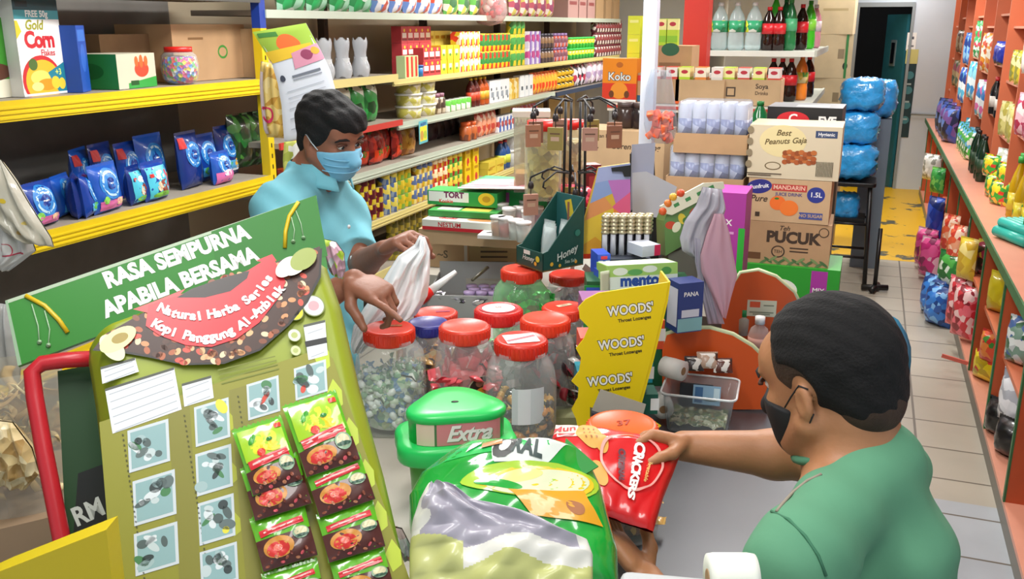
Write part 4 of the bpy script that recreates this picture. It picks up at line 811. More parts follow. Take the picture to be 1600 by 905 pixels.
# orange snack box
o = carton('snack_box', 'orange and red snack box with a bear-like shape on the island shelf end', 'box', (P(968, 150, Y=5.16).x, 5.2, ZS), -.1, (.2, .08, .235), mat('#e88a1c', .4),
    front=[('r', 0, .05, .2, .1, mat('#d83a24')), ('r', 0, .006, .2, .012, WHITE), ('e', 0, .06, .05, .045, mat('#e8932c')), ('e', -.045, .04, .015, .02, mat('#6a3a1c')), ('e', .045, .04, .015, .02, mat('#6a3a1c')), ('t', 0, .135, .06, 'Koko', mat('#3a5a6a'), {'b': .06}), ('t', 0, .135, .06, 'Koko', WHITE, {'b': .01}), ('e', 0, .2, .02, .015, mat('#b8641c'))])
# red column and side shelf with soft drinks facing the aisle
struct('trim_6', slab((P(1068, 40, Y=6.0).x, 6.0, 0), (P(1106, 40, Y=6.0).x, 6.15, ZC), mat('#c1281f', .45)))
XG = -.36
t = thing('drink_shelf', 'pale metal end shelf carrying the soft drink bottles', 'shelf', (XG-.8, 6.5, 0))
gz = P(1245, 92, X=XG).z
b = M(); slab((0, -.02, gz-.035), (.8, .8, gz), mat('#c9cdc4', .4), b); slab((.8, -.02, gz-.035), (.815, 1.6, gz+.005), mat('#a8aca0', .4), b); slab((0, .8, gz-.035), (.8, 1.6, gz), SHG, b); b.build('board', t)
b = M(); slab((0, -.02, gz-.36), (.8, 1.6, gz-.33), SHG, b); slab((.8, -.02, gz-.365), (.815, 1.6, gz-.325), mat('#a8aca0', .4), b); b.build('lower_board', t)
b = M(); slab((-.03, -.02, 0), (0, 1.6, 2.3), mat('#c9c4b4', .5), b); b.build('side_panel', t)
b = M(); slab((0, -.02, gz+.37), (.85, 1.6, gz+.42), mat('#b4b8b0', .4), b); b.build('top_board', t)
def soda(kind, label, loc, group=None, h=.31, r=.045):
    t = thing('soda_bottle', label, 'bottle', loc, random.uniform(-.4, .4), group)
    body = {'clear': clear('#dfeef0', .35), 'cola': mat('#1e0d0a', .12), 'green': mat('#3fbf2c', .2), 'dgreen': mat('#1c6a3c', .15), 'pink': mat('#e8a0b4', .2), 'orange': mat('#e0812c', .2)}[kind]
    lab = {'clear': pm(['#2f9a6a', '#2f9a6a', '#e0e43a', '#e8efe8', '#1f7a4a'], 24), 'cola': mat('#c9232c', .35), 'green': mat('#8ae04a', .35), 'dgreen': mat('#4fae7a', .35), 'pink': mat('#f0e4e8'), 'orange': pm(['#e0c43a', '#5aa04a', '#e8dca0'], 24)}[kind]
    cap = {'clear': '#d8dcdc', 'cola': '#c9232c', 'green': '#2f9a3a', 'dgreen': '#1f7a3a', 'pink': '#e8e8e8', 'orange': '#e0812c'}[kind]
    b = M(); b.lathe([(r*.8, 0), (r, .015), (r, h*.28), (r*.93, h*.33), (r, h*.4), (r, h*.6), (r*.8, h*.74), (r*.33, h*.9), (r*.3, h*.93)], body, n=18); b.build('bottle_body', t)
    b = M(); b.lathe([(r*.36, h*.92), (r*.36, h), (0.0001, h)], mat(cap), n=12); b.build('cap', t)
    b = M(); b.lathe([(r*1.02, h*.38), (r*1.02, h*.62)], lab, n=18); b.build('label', t)
    return t
def sg(kind, us, label, group, y=6.62, z=None, h=.31, r=.045):
    t0 = None
    for u in us:
        x = P(u, 60, Y=y).x
        if t0 is None: t0 = soda(kind, label, (x, y, (z or gz)+.001), group, h, r)
        else: dup(t0, (x, y, (z or gz)+.001), random.uniform(-.4, .4))
sg('clear', (1124, 1150, 1177), 'clear soda bottle with green label, in the row on the drink shelf', 'clear soda bottles', r=.055)
sg('cola', (1200, 1216), 'dark cola bottle with red label beside the clear soda bottles', 'cola bottles at the front', h=.28)
tt = [('dgreen', 1233, 6.66, 'slim dark green soda bottle standing between the cola bottles', .33), ('cola', 1251, 6.85, 'cola bottle with red label right of the slim green bottle', .3), ('green', 1263, 7.15, 'bright green soda bottle at the right end of the drink shelf', .33), ('pink', 1272, 7.5, 'pink and white soda bottle at the very end of the drink shelf', .31), ('green', 1209, 6.85, 'green-topped soda bottle behind the colas', .36), ('dgreen', 1225, 6.95, 'dark green soda bottle behind the colas', .34)]
for k, u, y, lab, h in tt: soda(k, lab, (P(u, 60, Y=y).x, y, gz+.001), None, h)
sg('cola', (1212, 1226, 1240), 'black cola bottle on the lower board under the drink shelf', 'cola bottles on the lower board', 6.6, gz-.33, .28)
soda('orange', 'orange soda bottle on the lower board under the drink shelf', (P(1257, 60, Y=6.75).x, 6.75, gz-.33+.001), None, .3)
soda('cola', 'dark bottle at the end of the lower board under the drink shelf', (P(1268, 60, Y=7.1).x, 7.1, gz-.33+.001), None, .28)
# tall cardboard stack by the doorway
for k, (hh, v) in enumerate(((.36, 0), (.36, 0), (.36, 0), (.36, 0), (.36, 0), (.3, 0))):
    carton('carton', ['pale carton at the foot of the tall stack by the doorway', 'second pale carton up in the tall stack by the doorway', 'third pale carton up in the tall stack by the doorway', 'fourth carton up with dark marks in the tall stack by the doorway', 'fifth carton up in the tall stack by the doorway', 'topmost pale carton of the tall stack by the doorway'][k], 'carton', (P(1300, 100, Y=8.6).x, 8.72, .002+.36*k), .04*(-1)**k, (.3, .34, hh-.002), mat('#c6b48f', .75, vary=.1), front=[('r', .06, .2, .05, .08, mat('#8a7a5c')), ('e', .1, .1, .02, .03, BLACK)] if k in (3, 4) else [('r', 0, .2, .2, .02, mat('#a8966c'))])
b = M(); slab((0, 0, 0), (.02, .34, 1.85), mat('#2f7a3a', .5), b)
tag(b.build('green_board', loc=(P(1320, 100, Y=8.7).x, 8.55, .01)), 'tall narrow green board leaning beside the pale carton stack', 'board')
# black stool with bundles of blue bottled water
sx, sy = -.07, 7.4
t = thing('stool', 'black metal stool under the blue bundles near the doorway', 'stool', (sx, sy, 0))
b = M(); b.rbox((0, 0, .745), (.36, .36, .03), .03, BLACK); b.build('seat', t)
for i, (a, c) in enumerate(((-1, -1), (1, -1), (1, 1), (-1, 1))):
    b = M(); b.tube([(a*.14, c*.14, .73), (a*.17, c*.17, .0)], .017, BLACK, n=8); b.build('leg', t)
for zz in (.2, .45):
    for (a, c) in (((-1, -1), (1, -1)), ((1, -1), (1, 1)), ((1, 1), (-1, 1)), ((-1, 1), (-1, -1))):
        k = .14+.03*(1-zz/.73); b = M(); b.tube([(a[0]*k, a[1]*k, zz), (c[0]*k, c[1]*k, zz)], .011, BLACK, n=6); b.build('rung', t)
def lump(name, label, cat, c, r, m, amp=.1, seed=0, freq=3, group=None, sub=28):
    b = M()
    def f(a, q):
        th = a*2*PI; ph = (q-.5)*PI; d = Vector((math.cos(ph)*math.cos(th), math.cos(ph)*math.sin(th), math.sin(ph)))
        e = 4; s = (abs(d.x)**e+abs(d.y)**e+abs(d.z)**e)**(-1/e); k = s*(1+amp*(wob(d.x*freq+seed, d.y*freq+d.z*freq*1.3, seed)+.6*wob(d.z*freq*2.3, d.x*freq*2.1-d.y*2, seed+3)))
        return (d.x*r[0]*k, d.y*r[1]*k, d.z*r[2]*k)
    b.grid(f, sub, sub*2//3, m); o = b.build(name, loc=c); return tag(o, label, cat, group)
BLUEB = mat('#2f9fe6', .18, coat=.6, vary=.25, vscale=18, bump=.5, bscale=40)
for k, (dx, dy, zz, rr) in enumerate(((0, 0, .90, (.17, .16, .13)), (.0, .02, 1.15, (.16, .15, .12)), (.02, 0, 1.39, (.15, .15, .115)))):
    lump('water_bundle', ['lowest', 'middle', 'top'][k] + ' blue plastic-wrapped bundle in the pile on the black stool', 'bundle', (sx+dx, sy+dy, zz), rr, BLUEB, .12, k)
lump('water_bundle', 'blue wrapped bundle behind the pile on the black stool', 'bundle', (sx+.15, sy+.45, 1.33), (.12, .14, .14), BLUEB, .12, 5)
lump('water_bundle', 'small blue bundle tucked between the stool legs', 'bundle', (sx-.02, sy, .56), (.1, .1, .1), BLUEB, .12, 6)
carton('side_table', 'dark grey box table behind the stool carrying a blue bundle', 'box', (sx+.15, sy+.5, .0), 0, (.2, .3, 1.18), mat('#6b7884', .5))
carton('stool_box', 'small black box held on the stool rungs under the blue bundle', 'box', (sx, sy, .455), 0, (.25, .25, .03), BLACK)
t = thing('fan_foot', 'dark metal caster foot beside the black stool', 'stand', (.17, 7.05, 0))
b = M(); b.tube([(0, 0, .03), (0, .1, .45)], .015, BLACK); b.build('pole', t)
b = M(); b.tube([(-.09, -.02, .03), (.09, .02, .03)], .022, BLACK); b.tube([(-.02, -.09, .03), (.02, .09, .03)], .022, BLACK); b.build('base', t)
# ---------------------------------------------------------------- carton stack in front (nut, orange and printed kraft cartons)
YC = 4.25
def pxw(u0, u1, y): return P(u1, 300, Y=y).x - P(u0, 300, Y=y).x
def zz_(u, v, y): return P(u, v, Y=y).z
x0, x1 = P(1166, 350, Y=YC).x, P(1302, 350, Y=YC).x; xm = (x0+x1)/2; W = x1-x0
zA, zB, zC2, zD, zE = [P(1235, v, Y=YC).z for v in (455, 415, 348, 280, 196)]
INK = mat('#3f2f22', .7)
carton('carton', 'green and magenta carton at the foot of the printed carton stack', 'carton', (xm+.02, YC+.13, .42), 0, (W+.06, .3, zB-.421), mat('#2f9c2f', .5), front=[('r', .13, zB-.421-.09, .07, .16, mat('#a83a9c')), ('t', .13, zB-.421-.1, .03, 'MIX', WHITE), ('e', -.03, zB-.421-.11, .07, .05, mat('#e8efe0')), ('t', -.03, zB-.421-.11, .04, '80%', mat('#1f7a2f'))])
carton('carton', 'kraft carton printed with large dark letters and green leaves in the carton stack', 'carton', (xm, YC+.14, zB), .01, (W-.01, .28, zC2-zB-.002), KRAFT,
   front=[('t', .02, .125, .07, 'PUCUK', INK, {'b': .05}), ('t', -.02, .168, .03, 'Teh', INK, {'sh': .3}), ('e', -.04, .06, .03, .028, INK), ('e', -.04, .06, .024, .022, KRAFT), ('t', -.04, .06, .02, 'TEH', INK), ('r', .05, .08, .08, .006, INK), ('r', .05, .065, .08, .006, INK), ('r', -.15, .035, .07, .03, mat('#6a4a30')), ('e', .15, .16, .022, .022, INK), ('e', .15, .16, .018, .018, KRAFT)] + [('e', -.1+.02*i, .01+.008*(i % 3), .022, .006, mat(['#5a7a4a', '#4a6a3f', '#7a8f5a'][i % 3], .7), .6*(-1)**i) for i in range(14)])
carton('carton', 'kraft carton with two oranges and a blue oval in the carton stack', 'carton', (xm-.01, YC+.14, zC2), -.01, (W-.02, .28, zD-zC2-.002), KRAFT2,
   front=[('e', -.13, .155, .055, .032, mat('#2c2f7c'), .15), ('t', -.13, .155, .026, 'Sunfruit', WHITE, {'a': .15}), ('t', -.13, .1, .04, 'Pure', INK, {'sh': .3}), ('r', .0, .155, .15, .03, mat('#b8403a')), ('t', 0, .155, .026, 'MANDARIN', mat('#e8c0a8')), ('t', 0, .125, .02, 'JUICE DRINK', mat('#3a3f7c')), ('e', .115, .13, .038, .035, mat('#2f3a8a')), ('t', .115, .13, .03, '1.5L', WHITE), ('e', -.045, .085, .035, .032, mat('#e8702c')), ('e', .005, .065, .04, .035, mat('#ea7a30')), ('e', -.05, .105, .01, .005, mat('#3f7a2c')), ('r', .1, .035, .1, .03, mat('#4a5490')), ('t', .1, .035, .02, 'NO SUGAR', KRAFT2), ('r', -.17, .03, .02, .02, INK), ('r', -.13, .03, .02, .02, INK)])
carton('carton', 'cream carton with roasted nut picture and barcode on top of the carton stack', 'carton', (xm-.005, YC+.15, zD), .0, (W+.015, .3, zE-zD-.002), mat('#cfc3a6', .7),
   front=[('e', -.05, .165, .1, .07, mat('#ddcf9a')), ('t', -.05, .2, .035, 'Best', mat('#5a4a24'), {'sh': .3}), ('t', -.04, .165, .034, 'Peanuts Gaja', mat('#5a4a24'), {'sh': .3, 'a': .08}), ('r', .13, .2, .09, .03, mat('#3a4a6a')), ('t', .13, .2, .02, 'Hygienic', WHITE), ('e', -.085, .055, .035, .018, mat('#6a5a3a')), ('e', -.085, .055, .03, .014, mat('#cfc3a6'))]
   + [('e', -.035+.017*(i % 8), .075+.018*(i//8)+.004*(i % 3), .013, .011, mat(['#a8592c', '#8f4a24', '#b86a34'][i % 3])) for i in range(24)] + [('r', .1+.006*i, .05, .003, .065, mat('#4a4230')) for i in range(12)] + [('e', -.19, .21-.05*i, .014, .016, mat('#8a7d62')) for i in range(4)] + [('r', -.12, .02, .15, .004, INK), ('r', -.14, .012, .1, .004, INK)])
struct('trim_7', slab((x0-.05, YC+.0, 0), (x1+.02, YC+.3, .418), mat('#6b665c', .7)))
# trays of white spray cans to the left of that stack
def cans(xu0, xu1, vb, y, ncol, lab, grp, tray_lab, zb, th=.09):
    xa, xb = P(xu0, vb, Y=y).x, P(xu1, vb, Y=y).x; w_ = xb-xa
    t = thing('cardboard_tray', tray_lab, 'carton', ((xa+xb)/2, y+.12, zb))
    b = M(); b.box((0, -.12, th/2), (w_, .004, th), KRAFT); b.box((0, .12, th/2), (w_, .004, th), KRAFT); b.box((-w_/2, 0, th/2), (.004, .24, th), KRAFT); b.box((w_/2, 0, th/2), (.004, .24, th), KRAFT); b.box((0, 0, .002), (w_, .24, .004), KRAFT); b.build('tray_body', t)
    b = M(); b.rbox((0, 0, .12), (w_-.012, .228, .228), .03, clear('#e6eaf2', .18, .12, key=3)); b.build('shrink_wrap', t)
    t0 = None; r = w_/ncol/2*.94
    for i in range(ncol):
        for j in range(3):
            loc = (xa+(i+.5)*w_/ncol*.97+.008, y+.035+r+j*2*r-.02+.004*j, zb+.005)
            if j*2*r > .16: continue
            if t0 is None:
                t0 = thing('milk_can', lab, 'can', loc, 0, grp)
                b = M(); b.lathe([(r*.9, 0), (r, .006), (r, .19), (r*.85, .215), (r*.8, .22), (.0001, .22)], mat('#dfe2ea', .4), n=20); b.build('can_body', t0)
                b = M(); b.lathe([(r*1.01, .06), (r*1.01, .15)], pm(['#e8eaf0', '#4a5a8a', '#c9cfe0', '#e8eaf0', '#8a94b8'], 26), n=20); b.build('label', t0)
            else: dup(t0, loc)
zt = P(1100, 240, Y=4.3).z; zt2 = P(1100, 298, Y=4.3).z
cans(1052, 1166, 240, 4.3, 5, 'white can with blue-grey print shrink-wrapped in the upper tray', 'white cans in the upper tray', 'upper shrink-wrapped tray of white cans left of the carton stack', zt-.0)
cans(1040, 1160, 298, 4.3, 5, 'white can with blue-grey print in the lower tray', 'white cans in the lower tray', 'lower tray of white cans under the shrink-wrapped one', zt2-.03)
carton('carton', 'large kraft carton under the two trays of white cans', 'carton', (P(1100, 300, Y=4.45).x, 4.45, .42), 0, (.42, .3, zt2-.03-.422), KRAFT)
struct('trim_8', slab((-.95, 4.3, 0), (-.5, 4.6, .418), mat('#6b665c', .7)))
carton('carton', 'magenta and green carton just right of the hanging pink cloth', 'carton', (P(1137, 340, Y=3.7).x, 3.78, .5), 0, (.14, .2, P(1137, 300, Y=3.7).z-.5), mat('#a83a9a', .5), front=[('r', .06, .3, .025, .6, mat('#2fae3a')), ('t', -.01, P(1137, 300, Y=3.7).z-.5-.12, .035, 'MIX', WHITE), ('r', -.01, P(1137, 300, Y=3.7).z-.5-.16, .08, .01, mat('#d89ad0'))])
struct('trim_9', slab((P(1137, 340, Y=3.7).x-.07, 3.68, 0), (P(1137, 340, Y=3.7).x+.07, 3.88, .499), mat('#6b665c', .7)))
# black carton with red oval
bz = P(1255, 205, Y=4.64).z
carton('battery_carton', 'black carton with red oval and white letters behind the cream nut carton', 'carton', (P(1258, 180, Y=4.64).x, 4.78, bz-.1), -.03, (.34, .28, P(1255, 168, Y=4.64).z-bz+.1), mat('#18181c', .4),
   front=[('e', -.05, .15, .075, .04, mat('#c9202c')), ('t', -.05, .155, .06, 'C', WHITE), ('t', .105, .15, .05, 'EVE', WHITE, {'b': .05})], top=[('r', 0, 0, .34, .28, mat('#8d9096')), ('r', .03, -.04, .15, .12, mat('#b4b8bc'))])
struct('trim_10', slab((P(1258, 180, Y=4.64).x-.17, 4.65, 0), (P(1258, 180, Y=4.64).x+.17, 4.92, bz-.102), mat('#6b665c', .7)))
soda('dgreen', 'dark green bottle standing between the shrink-wrapped cans and the black carton', (P(1189, 190, Y=4.92).x-.01, 4.94, P(1189, 190, Y=4.92).z-.16), None, .26, .05)
carton('carton', 'kraft carton carrying the dark green bottle behind the carton stack', 'carton', (P(1189, 190, Y=4.92).x-.03, 4.93, .0), 0, (.14, .16, P(1189, 190, Y=4.92).z-.162), KRAFT)
# pale carton with handwritten words under the island shelf
hz = P(960, 205, Y=4.6).z
carton('carton', 'wide kraft carton with handwritten words under the island shelf end', 'carton', (P(960, 220, Y=4.6).x, 4.78, .75), 0, (.5, .3, hz-.75), KRAFT2, front=[('t', .1, hz-.75-.08, .04, 'Goreng Tepung', INK, {'sh': .2}), ('t', -.05, hz-.75-.03, .025, 'Ikan Masin', INK), ('t', -.12, hz-.75-.09, .05, '~~', INK)])
struct('trim_11', slab((P(960, 220, Y=4.6).x-.25, 4.63, 0), (P(960, 220, Y=4.6).x+.25, 4.93, .749), mat('#6b665c', .7)))
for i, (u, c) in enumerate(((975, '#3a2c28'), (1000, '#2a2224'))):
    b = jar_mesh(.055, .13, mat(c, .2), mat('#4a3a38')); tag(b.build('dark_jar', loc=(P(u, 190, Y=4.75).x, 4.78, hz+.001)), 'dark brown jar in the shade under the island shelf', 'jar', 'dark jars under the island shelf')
# white post with the hanging bag
PX = P(1017, 100, Y=3.9).x - .012
struct('trim_12', slab((PX-.028, 3.9, .0), (PX+.028, 3.96, ZC), mat('#ccd2e0', .4)))
# ================================================================ people
def skin(col, col2):
    return mat(col, .5, sss=.08, bump=.08, bscale=90, vary=.12, vscale=14)
class Head:
    def __init__(s, H, F, tilt=0, sc=1.0, roll=0):
        s.H = Vector(H); F = Vector(F).normalized(); L = Vector((0, 0, 1)).cross(F).normalized(); U = F.cross(L)
        if roll: q = Matrix.Rotation(roll, 3, F); L = q @ L; U = q @ U
        s.F, s.L, s.U, s.sc = F, L, U, sc; s.R = [[F[i], L[i], U[i]] for i in range(3)]
    def w(s, f, l, u): return s.H + s.sc*(f*s.F + l*s.L + u*s.U)
    def e(s, S, c, r, k=.012, op='+', cut=None): return S.ell(s.w(*c), [q*s.sc for q in r], s.R, k, op, cut)
    def body(s, S):
        s.e(S, (-.012, 0, .032), (.099, .077, .088)); s.e(S, (.028, 0, -.03), (.066, .064, .082), .02); s.e(S, (.042, 0, -.083), (.045, .046, .036), .025)
        s.e(S, (.062, 0, .035), (.04, .06, .045), .02)                       # forehead
        for q in (1, -1):
            s.e(S, (.066, .035*q, -.03), (.024, .024, .022), .015)           # cheek
            s.e(S, (.098, .031*q, .001), (.014, .017, .010), .008, '-')      # eye socket
            S.cone(s.w(.0, .062*q, -.05), s.w(.05, .04*q, -.088), .022*s.sc, .02*s.sc, .02)
            s.e(S, (-.012, .078*q, -.014), (.015, .008, .027), .005); s.e(S, (-.008, .086*q, -.012), (.008, .005, .015), .004, '-')
            s.e(S, (.096, .013*q, -.04), (.01, .009, .008), .006)            # nostril wing
        s.e(S, (.088, 0, .018), (.012, .05, .009), .012)                     # brow
        S.cone(s.w(.094, 0, .0), s.w(.112, 0, -.036), .008*s.sc, .012*s.sc, .01)
        s.e(S, (.09, 0, -.066), (.012, .024, .006), .005); s.e(S, (.087, 0, -.076), (.012, .021, .007), .005)
        return s
def hand(S, w, d, n, side, curl, thumb=(.5, .3), s=1.0, spread=.0):
    """palm with four unequal fingers and a thumb; d toward the knuckles, n the way the palm faces; curl = three bends per finger (index first)"""
    w, d, n = Vector(w), Vector(d).normalized(), Vector(n); n = (n - d*n.dot(d)).normalized(); t = n.cross(d)*side     # t points to the thumb side
    R = [[d[i], t[i], n[i]] for i in range(3)]
    S.ell(w + d*.045*s, (.055*s, .040*s, .0155*s), R, .01); S.rboxx(w + d*.055*s, (.036*s, .038*s, .0125*s), .012*s, R, .008)
    tips = []
    for i, (off, L, r) in enumerate(((.030, (.042, .026, .021), .0088), (.010, (.046, .029, .022), .009), (-.010, (.043, .027, .022), .0086), (-.029, (.034, .021, .019), .0076))):
        c = curl[i]; p = w + d*(.088 - .004*abs(i-1))*s + t*off*s; a = 0; pts = [p - d*.018*s, p]; rs = [r*1.1*s, r*1.08*s]
        sp = spread*(1.5-i)
        for k in range(3):
            a += c[k]; dd = (d*math.cos(a) + n*math.sin(a) + t*sp).normalized(); p = p + dd*L[k]*s; pts.append(p); rs.append(r*(1 - .09*(k+1))*s)
        S.chain([tuple(q) for q in pts], rs, .004); tips.append((p, dd))
    a1, a2 = thumb; p = w + d*.018*s + t*.026*s + n*.004*s; dd = (d*.62 + t*math.cos(a1)*.75 + n*math.sin(a1)*.9).normalized(); p2 = p + dd*.042*s
    d2 = (d*math.cos(a2) + n*math.sin(a2) + t*.15).normalized(); p3 = p2 + d2*.032*s; d3 = (d2 + n*.25*a2).normalized(); p4 = p3 + d3*.026*s
    S.chain([tuple(q) for q in (p - dd*.01*s, p2, p3, p4)], [.0165*s, .0125*s, .0105*s, .0085*s], .006); tips.append((p4, d3)); return tips
def nails(tips, n, parent, m):
    pass
def noise3(S, amp, f, seed=0, f2=2.3):
    X = [S.lo[i] + S.h*np.arange(S.n[i]) for i in range(3)]; x, y, z = np.meshgrid(*X, indexing='ij', sparse=True)
    S.g += (amp*(np.sin(x*f+2.1*np.sin(z*f*.7+seed))*np.sin(z*f*.8+1.7*np.sin(y*f*.6)+seed) + .5*np.sin(y*f*f2+x*f*1.3+z*f*1.9+seed))).astype(np.float32)
# ---------------------------------------------------------------- seated shopkeeper
SK1 = skin('#b07a55', '')
hd1 = Head(P(1297, 592, D=1.38), (-.80, .56, -.28), sc=1.02, roll=math.radians(-3))
NB = P(1340, 725, D=1.38); shL = P(1252, 872, D=1.23); shR = Vector((.085, 1.50, 1.165))
fw = Vector((-.9, .42, 0)).normalized(); lf = Vector((-.42, -.9, 0)).normalized()
elR = P(1272, 716, D=1.68); wrR = P(1068, 697, D=1.70); elL = Vector((-.08, 1.06, .98)); wrL = P(1010, 905, D=1.54)
pel = Vector((NB.x+.02, NB.y+.03, .66)); chest = Vector((NB.x-.01, NB.y+.01, 1.04))
person1 = thing('person', 'seated man in green T-shirt and black mask, holding a red cracker packet', 'person', (pel.x, pel.y, 0))
off1 = Matrix.Translation((-pel.x, -pel.y, 0))
def fin(o, root):
    o.matrix_parent_inverse = root.matrix_world.inverted() if False else Matrix.Translation(-root.location); return o
S = SDF((-.62, .85, .0), (.5, 1.95, 1.56), .004)
hd1.body(S)
S.cone(hd1.w(-.03, 0, -.055), NB + Vector((0, 0, -.01)), .062, .068, .02)
def T(v): return tuple(v)
S.ell(chest, (.10, .165, .17), [[fw[i], lf[i], (0, 0, 1)[i]] for i in range(3)], .04)
S.cone(chest + Vector((0, 0, -.1)), pel + Vector((0, 0, .05)), .12, .14, .05); S.cone(shL, shR, .052, .052, .04)
S.chain([T(NB), T(shL)], [.055, .05], .04); S.chain([T(NB), T(shR)], [.055, .05], .04)
S.chain([T(shL), T(elL), T(wrL)], [.05, .041, .027], .02)
S.chain([T(shR), T(elR)], [.052, .044], .02); S.chain([T(elR), T(elR.lerp(wrR, .3)), T(wrR)], [.043, .044, .028], .015)
for q in (1, -1):
    hip = pel + lf*.09*q; kn = hip + fw*.34 + Vector((0, 0, .02)) + lf*.03*q; an = kn + Vector((0, 0, -.50)) + fw*.0
    an.z = .1; S.chain([T(hip), T(kn), T(an)], [.085, .06, .04], .03); S.chain([T(an + Vector((0, 0, -.05))), T(an + fw*.14 + Vector((0, 0, -.07)))], [.04, .028], .02)
tipsR = hand(S, wrR + (wrR-elR).normalized()*.0, (P(1010, 684, D=1.685) - wrR), Vector((.15, -.6, -.8)), -1, [(.7, 1.0, .6), (.8, 1.1, .6), (.8, 1.1, .6), (.9, 1.1, .6)], (.9, .5), .9)
tipsL = hand(S, wrL, (P(985, 872, D=1.56)-wrL), Vector((.1, .4, .8)), -1, [(.3, .4, .3)]*4, (.6, .4), .98)
fin(S.mesh('body', SK1, person1), person1)
# T-shirt
def sleeve(S, a, b, f, ra, rb):
    d = (b-a).normalized(); S.cone(T(a), T(a.lerp(b, f) + d*.06), ra, rb*1.04, .03, cut=(a.lerp(b, f), d))
GS = mat('#5f9a78', .85, bump=.12, bscale=25, vary=.06, vscale=5)
S = SDF((-.3, .85, .5), (.45, 1.75, 1.42), .004)
S.ell(chest, (.105, .17, .175), [[fw[i], lf[i], (0, 0, 1)[i]] for i in range(3)], .04)
S.cone(chest + Vector((0, 0, -.08)), pel + Vector((0, 0, .02)), .12, .15, .06); S.cone(chest + Vector((.01, 0, .03)) - fw*.02, pel - fw*.02, .1, .12, .05)
S.chain([T(NB - fw*.02), T(shL)], [.062, .064], .05); S.chain([T(NB - fw*.02), T(shR)], [.062, .060], .05)
S.cone(NB - fw*.05 + Vector((0, 0, -.12)), pel - fw*.05, .1, .12, .05); sleeve(S, shL, elL, .72, .062, .064); sleeve(S, shR, elR, .6, .062, .060)
noise3(S, .0035, 26, 1)
nk = hd1.w(-.03, 0, -.055); ax = (nk - NB).normalized()
ax = (ax + fw*.35).normalized(); S.cone(NB + ax*.05 + fw*.02, NB + ax*.2, .07, .1, .008, '-')
fin(S.mesh('t_shirt', GS, person1), person1)
# collar rib and shoulder seams
b = M(); cen = NB + ax*.030 + fw*.012; ex_ = ax.cross(lf).normalized(); ey_ = lf
ring = [cen + (ex_*math.cos(t) + ey_*math.sin(t))*.073 + ax*(-.004) for t in [2*PI*i/32 for i in range(33)]]
b.tube(ring, .0065, mat('#4e8567', .85), n=8); fin(b.build('collar', person1), person1)
bpy.context.view_layer.update()
def on_cloth(o, u, v):
    w_ = o.matrix_basis.inverted(); e = Vector((0, 0, CAMZ)); d = (P(u, v, D=1) - e).normalized(); off = person1.location
    ok, p, n_, i_ = o.ray_cast(e, d); return (p + n_*.001) if ok else None
sh_ = [c for c in person1.children if c.name.startswith('t_shirt')][0]
for pts, cc in (([(1284, 742), (1262, 752), (1240, 770), (1222, 790), (1214, 800)], '#9a8f80'), ([(1206, 800), (1232, 812), (1258, 838), (1278, 868), (1290, 900)], '#3f7a5c')):
    q_ = [p for p in (on_cloth(sh_, u, v) for u, v in pts) if p is not None]
    if len(q_) > 2: b = M(); b.tube(q_, .0022, mat(cc, .8), n=6); fin(b.build('seam', person1), person1)
# jeans
S = SDF((-.55, .9, .02), (.45, 1.75, .85), .007)
S.cone(pel + Vector((0, 0, .04)), pel + Vector((0, 0, -.03)), .15, .155, .04)
for q in (1, -1):
    hip = pel + lf*.09*q; kn = hip + fw*.34 + Vector((0, 0, .02)) + lf*.03*q; an = kn.copy(); an.z = .12
    S.chain([T(hip), T(kn), T(an)], [.105, .078, .06], .03)
fin(S.mesh('trousers', mat('#2b3240', .9), person1), person1)
def haircap(name, hd, parent, m, r, cuts, c=(-.014, 0, .036), adds=(), amp=0, f=90, h=.0035):
    S = SDF(hd.w(0, 0, .02) - Vector((.17,)*3), hd.w(0, 0, .02) + Vector((.17,)*3), h); hd.e(S, c, r)
    for cc, rr in adds: hd.e(S, cc, rr, .012)
    if amp: noise3(S, amp, f, 2)
    for cc, rr in cuts: hd.e(S, cc, rr, .006, '-')
    return fin(S.mesh(name, m, parent), parent)
HAIR = mat('#060506', .9, bump=.25, bscale=220)
FADE = mat('#3d2b1f', .8, bump=.25, bscale=260, vary=.35, vscale=22)
haircap('hair', hd1, person1, HAIR, (.106, .082, .0935), [((.118, 0, .025), (.086, .12, .10)), ((.085, .075, .03), (.055, .05, .06)), ((.085, -.075, .03), (.055, .05, .06)), ((.03, .106, -.015), (.08, .056, .066)), ((.03, -.106, -.015), (.08, .056, .066)), ((-.0, 0, -.12), (.13, .12, .085))], adds=[((-.062, 0, -.01), (.05, .062, .06)), ((.0, 0, .085), (.06, .06, .034))], amp=.0012)
haircap('hair_fade', hd1, person1, FADE, (.1015, .0795, .0905), [((.122, 0, .02), (.086, .13, .12)), ((.10, .075, .01), (.05, .05, .06)), ((.10, -.075, .01), (.05, .05, .06)), ((.045, .1, -.075), (.045, .05, .06)), ((.045, -.1, -.075), (.045, .05, .06)), ((-.0, 0, -.145), (.13, .12, .085)), ((-.01, .088, -.01), (.022, .03, .036)), ((-.01, -.088, -.01), (.022, .03, .036))], adds=[((-.062, 0, -.02), (.047, .058, .06))])
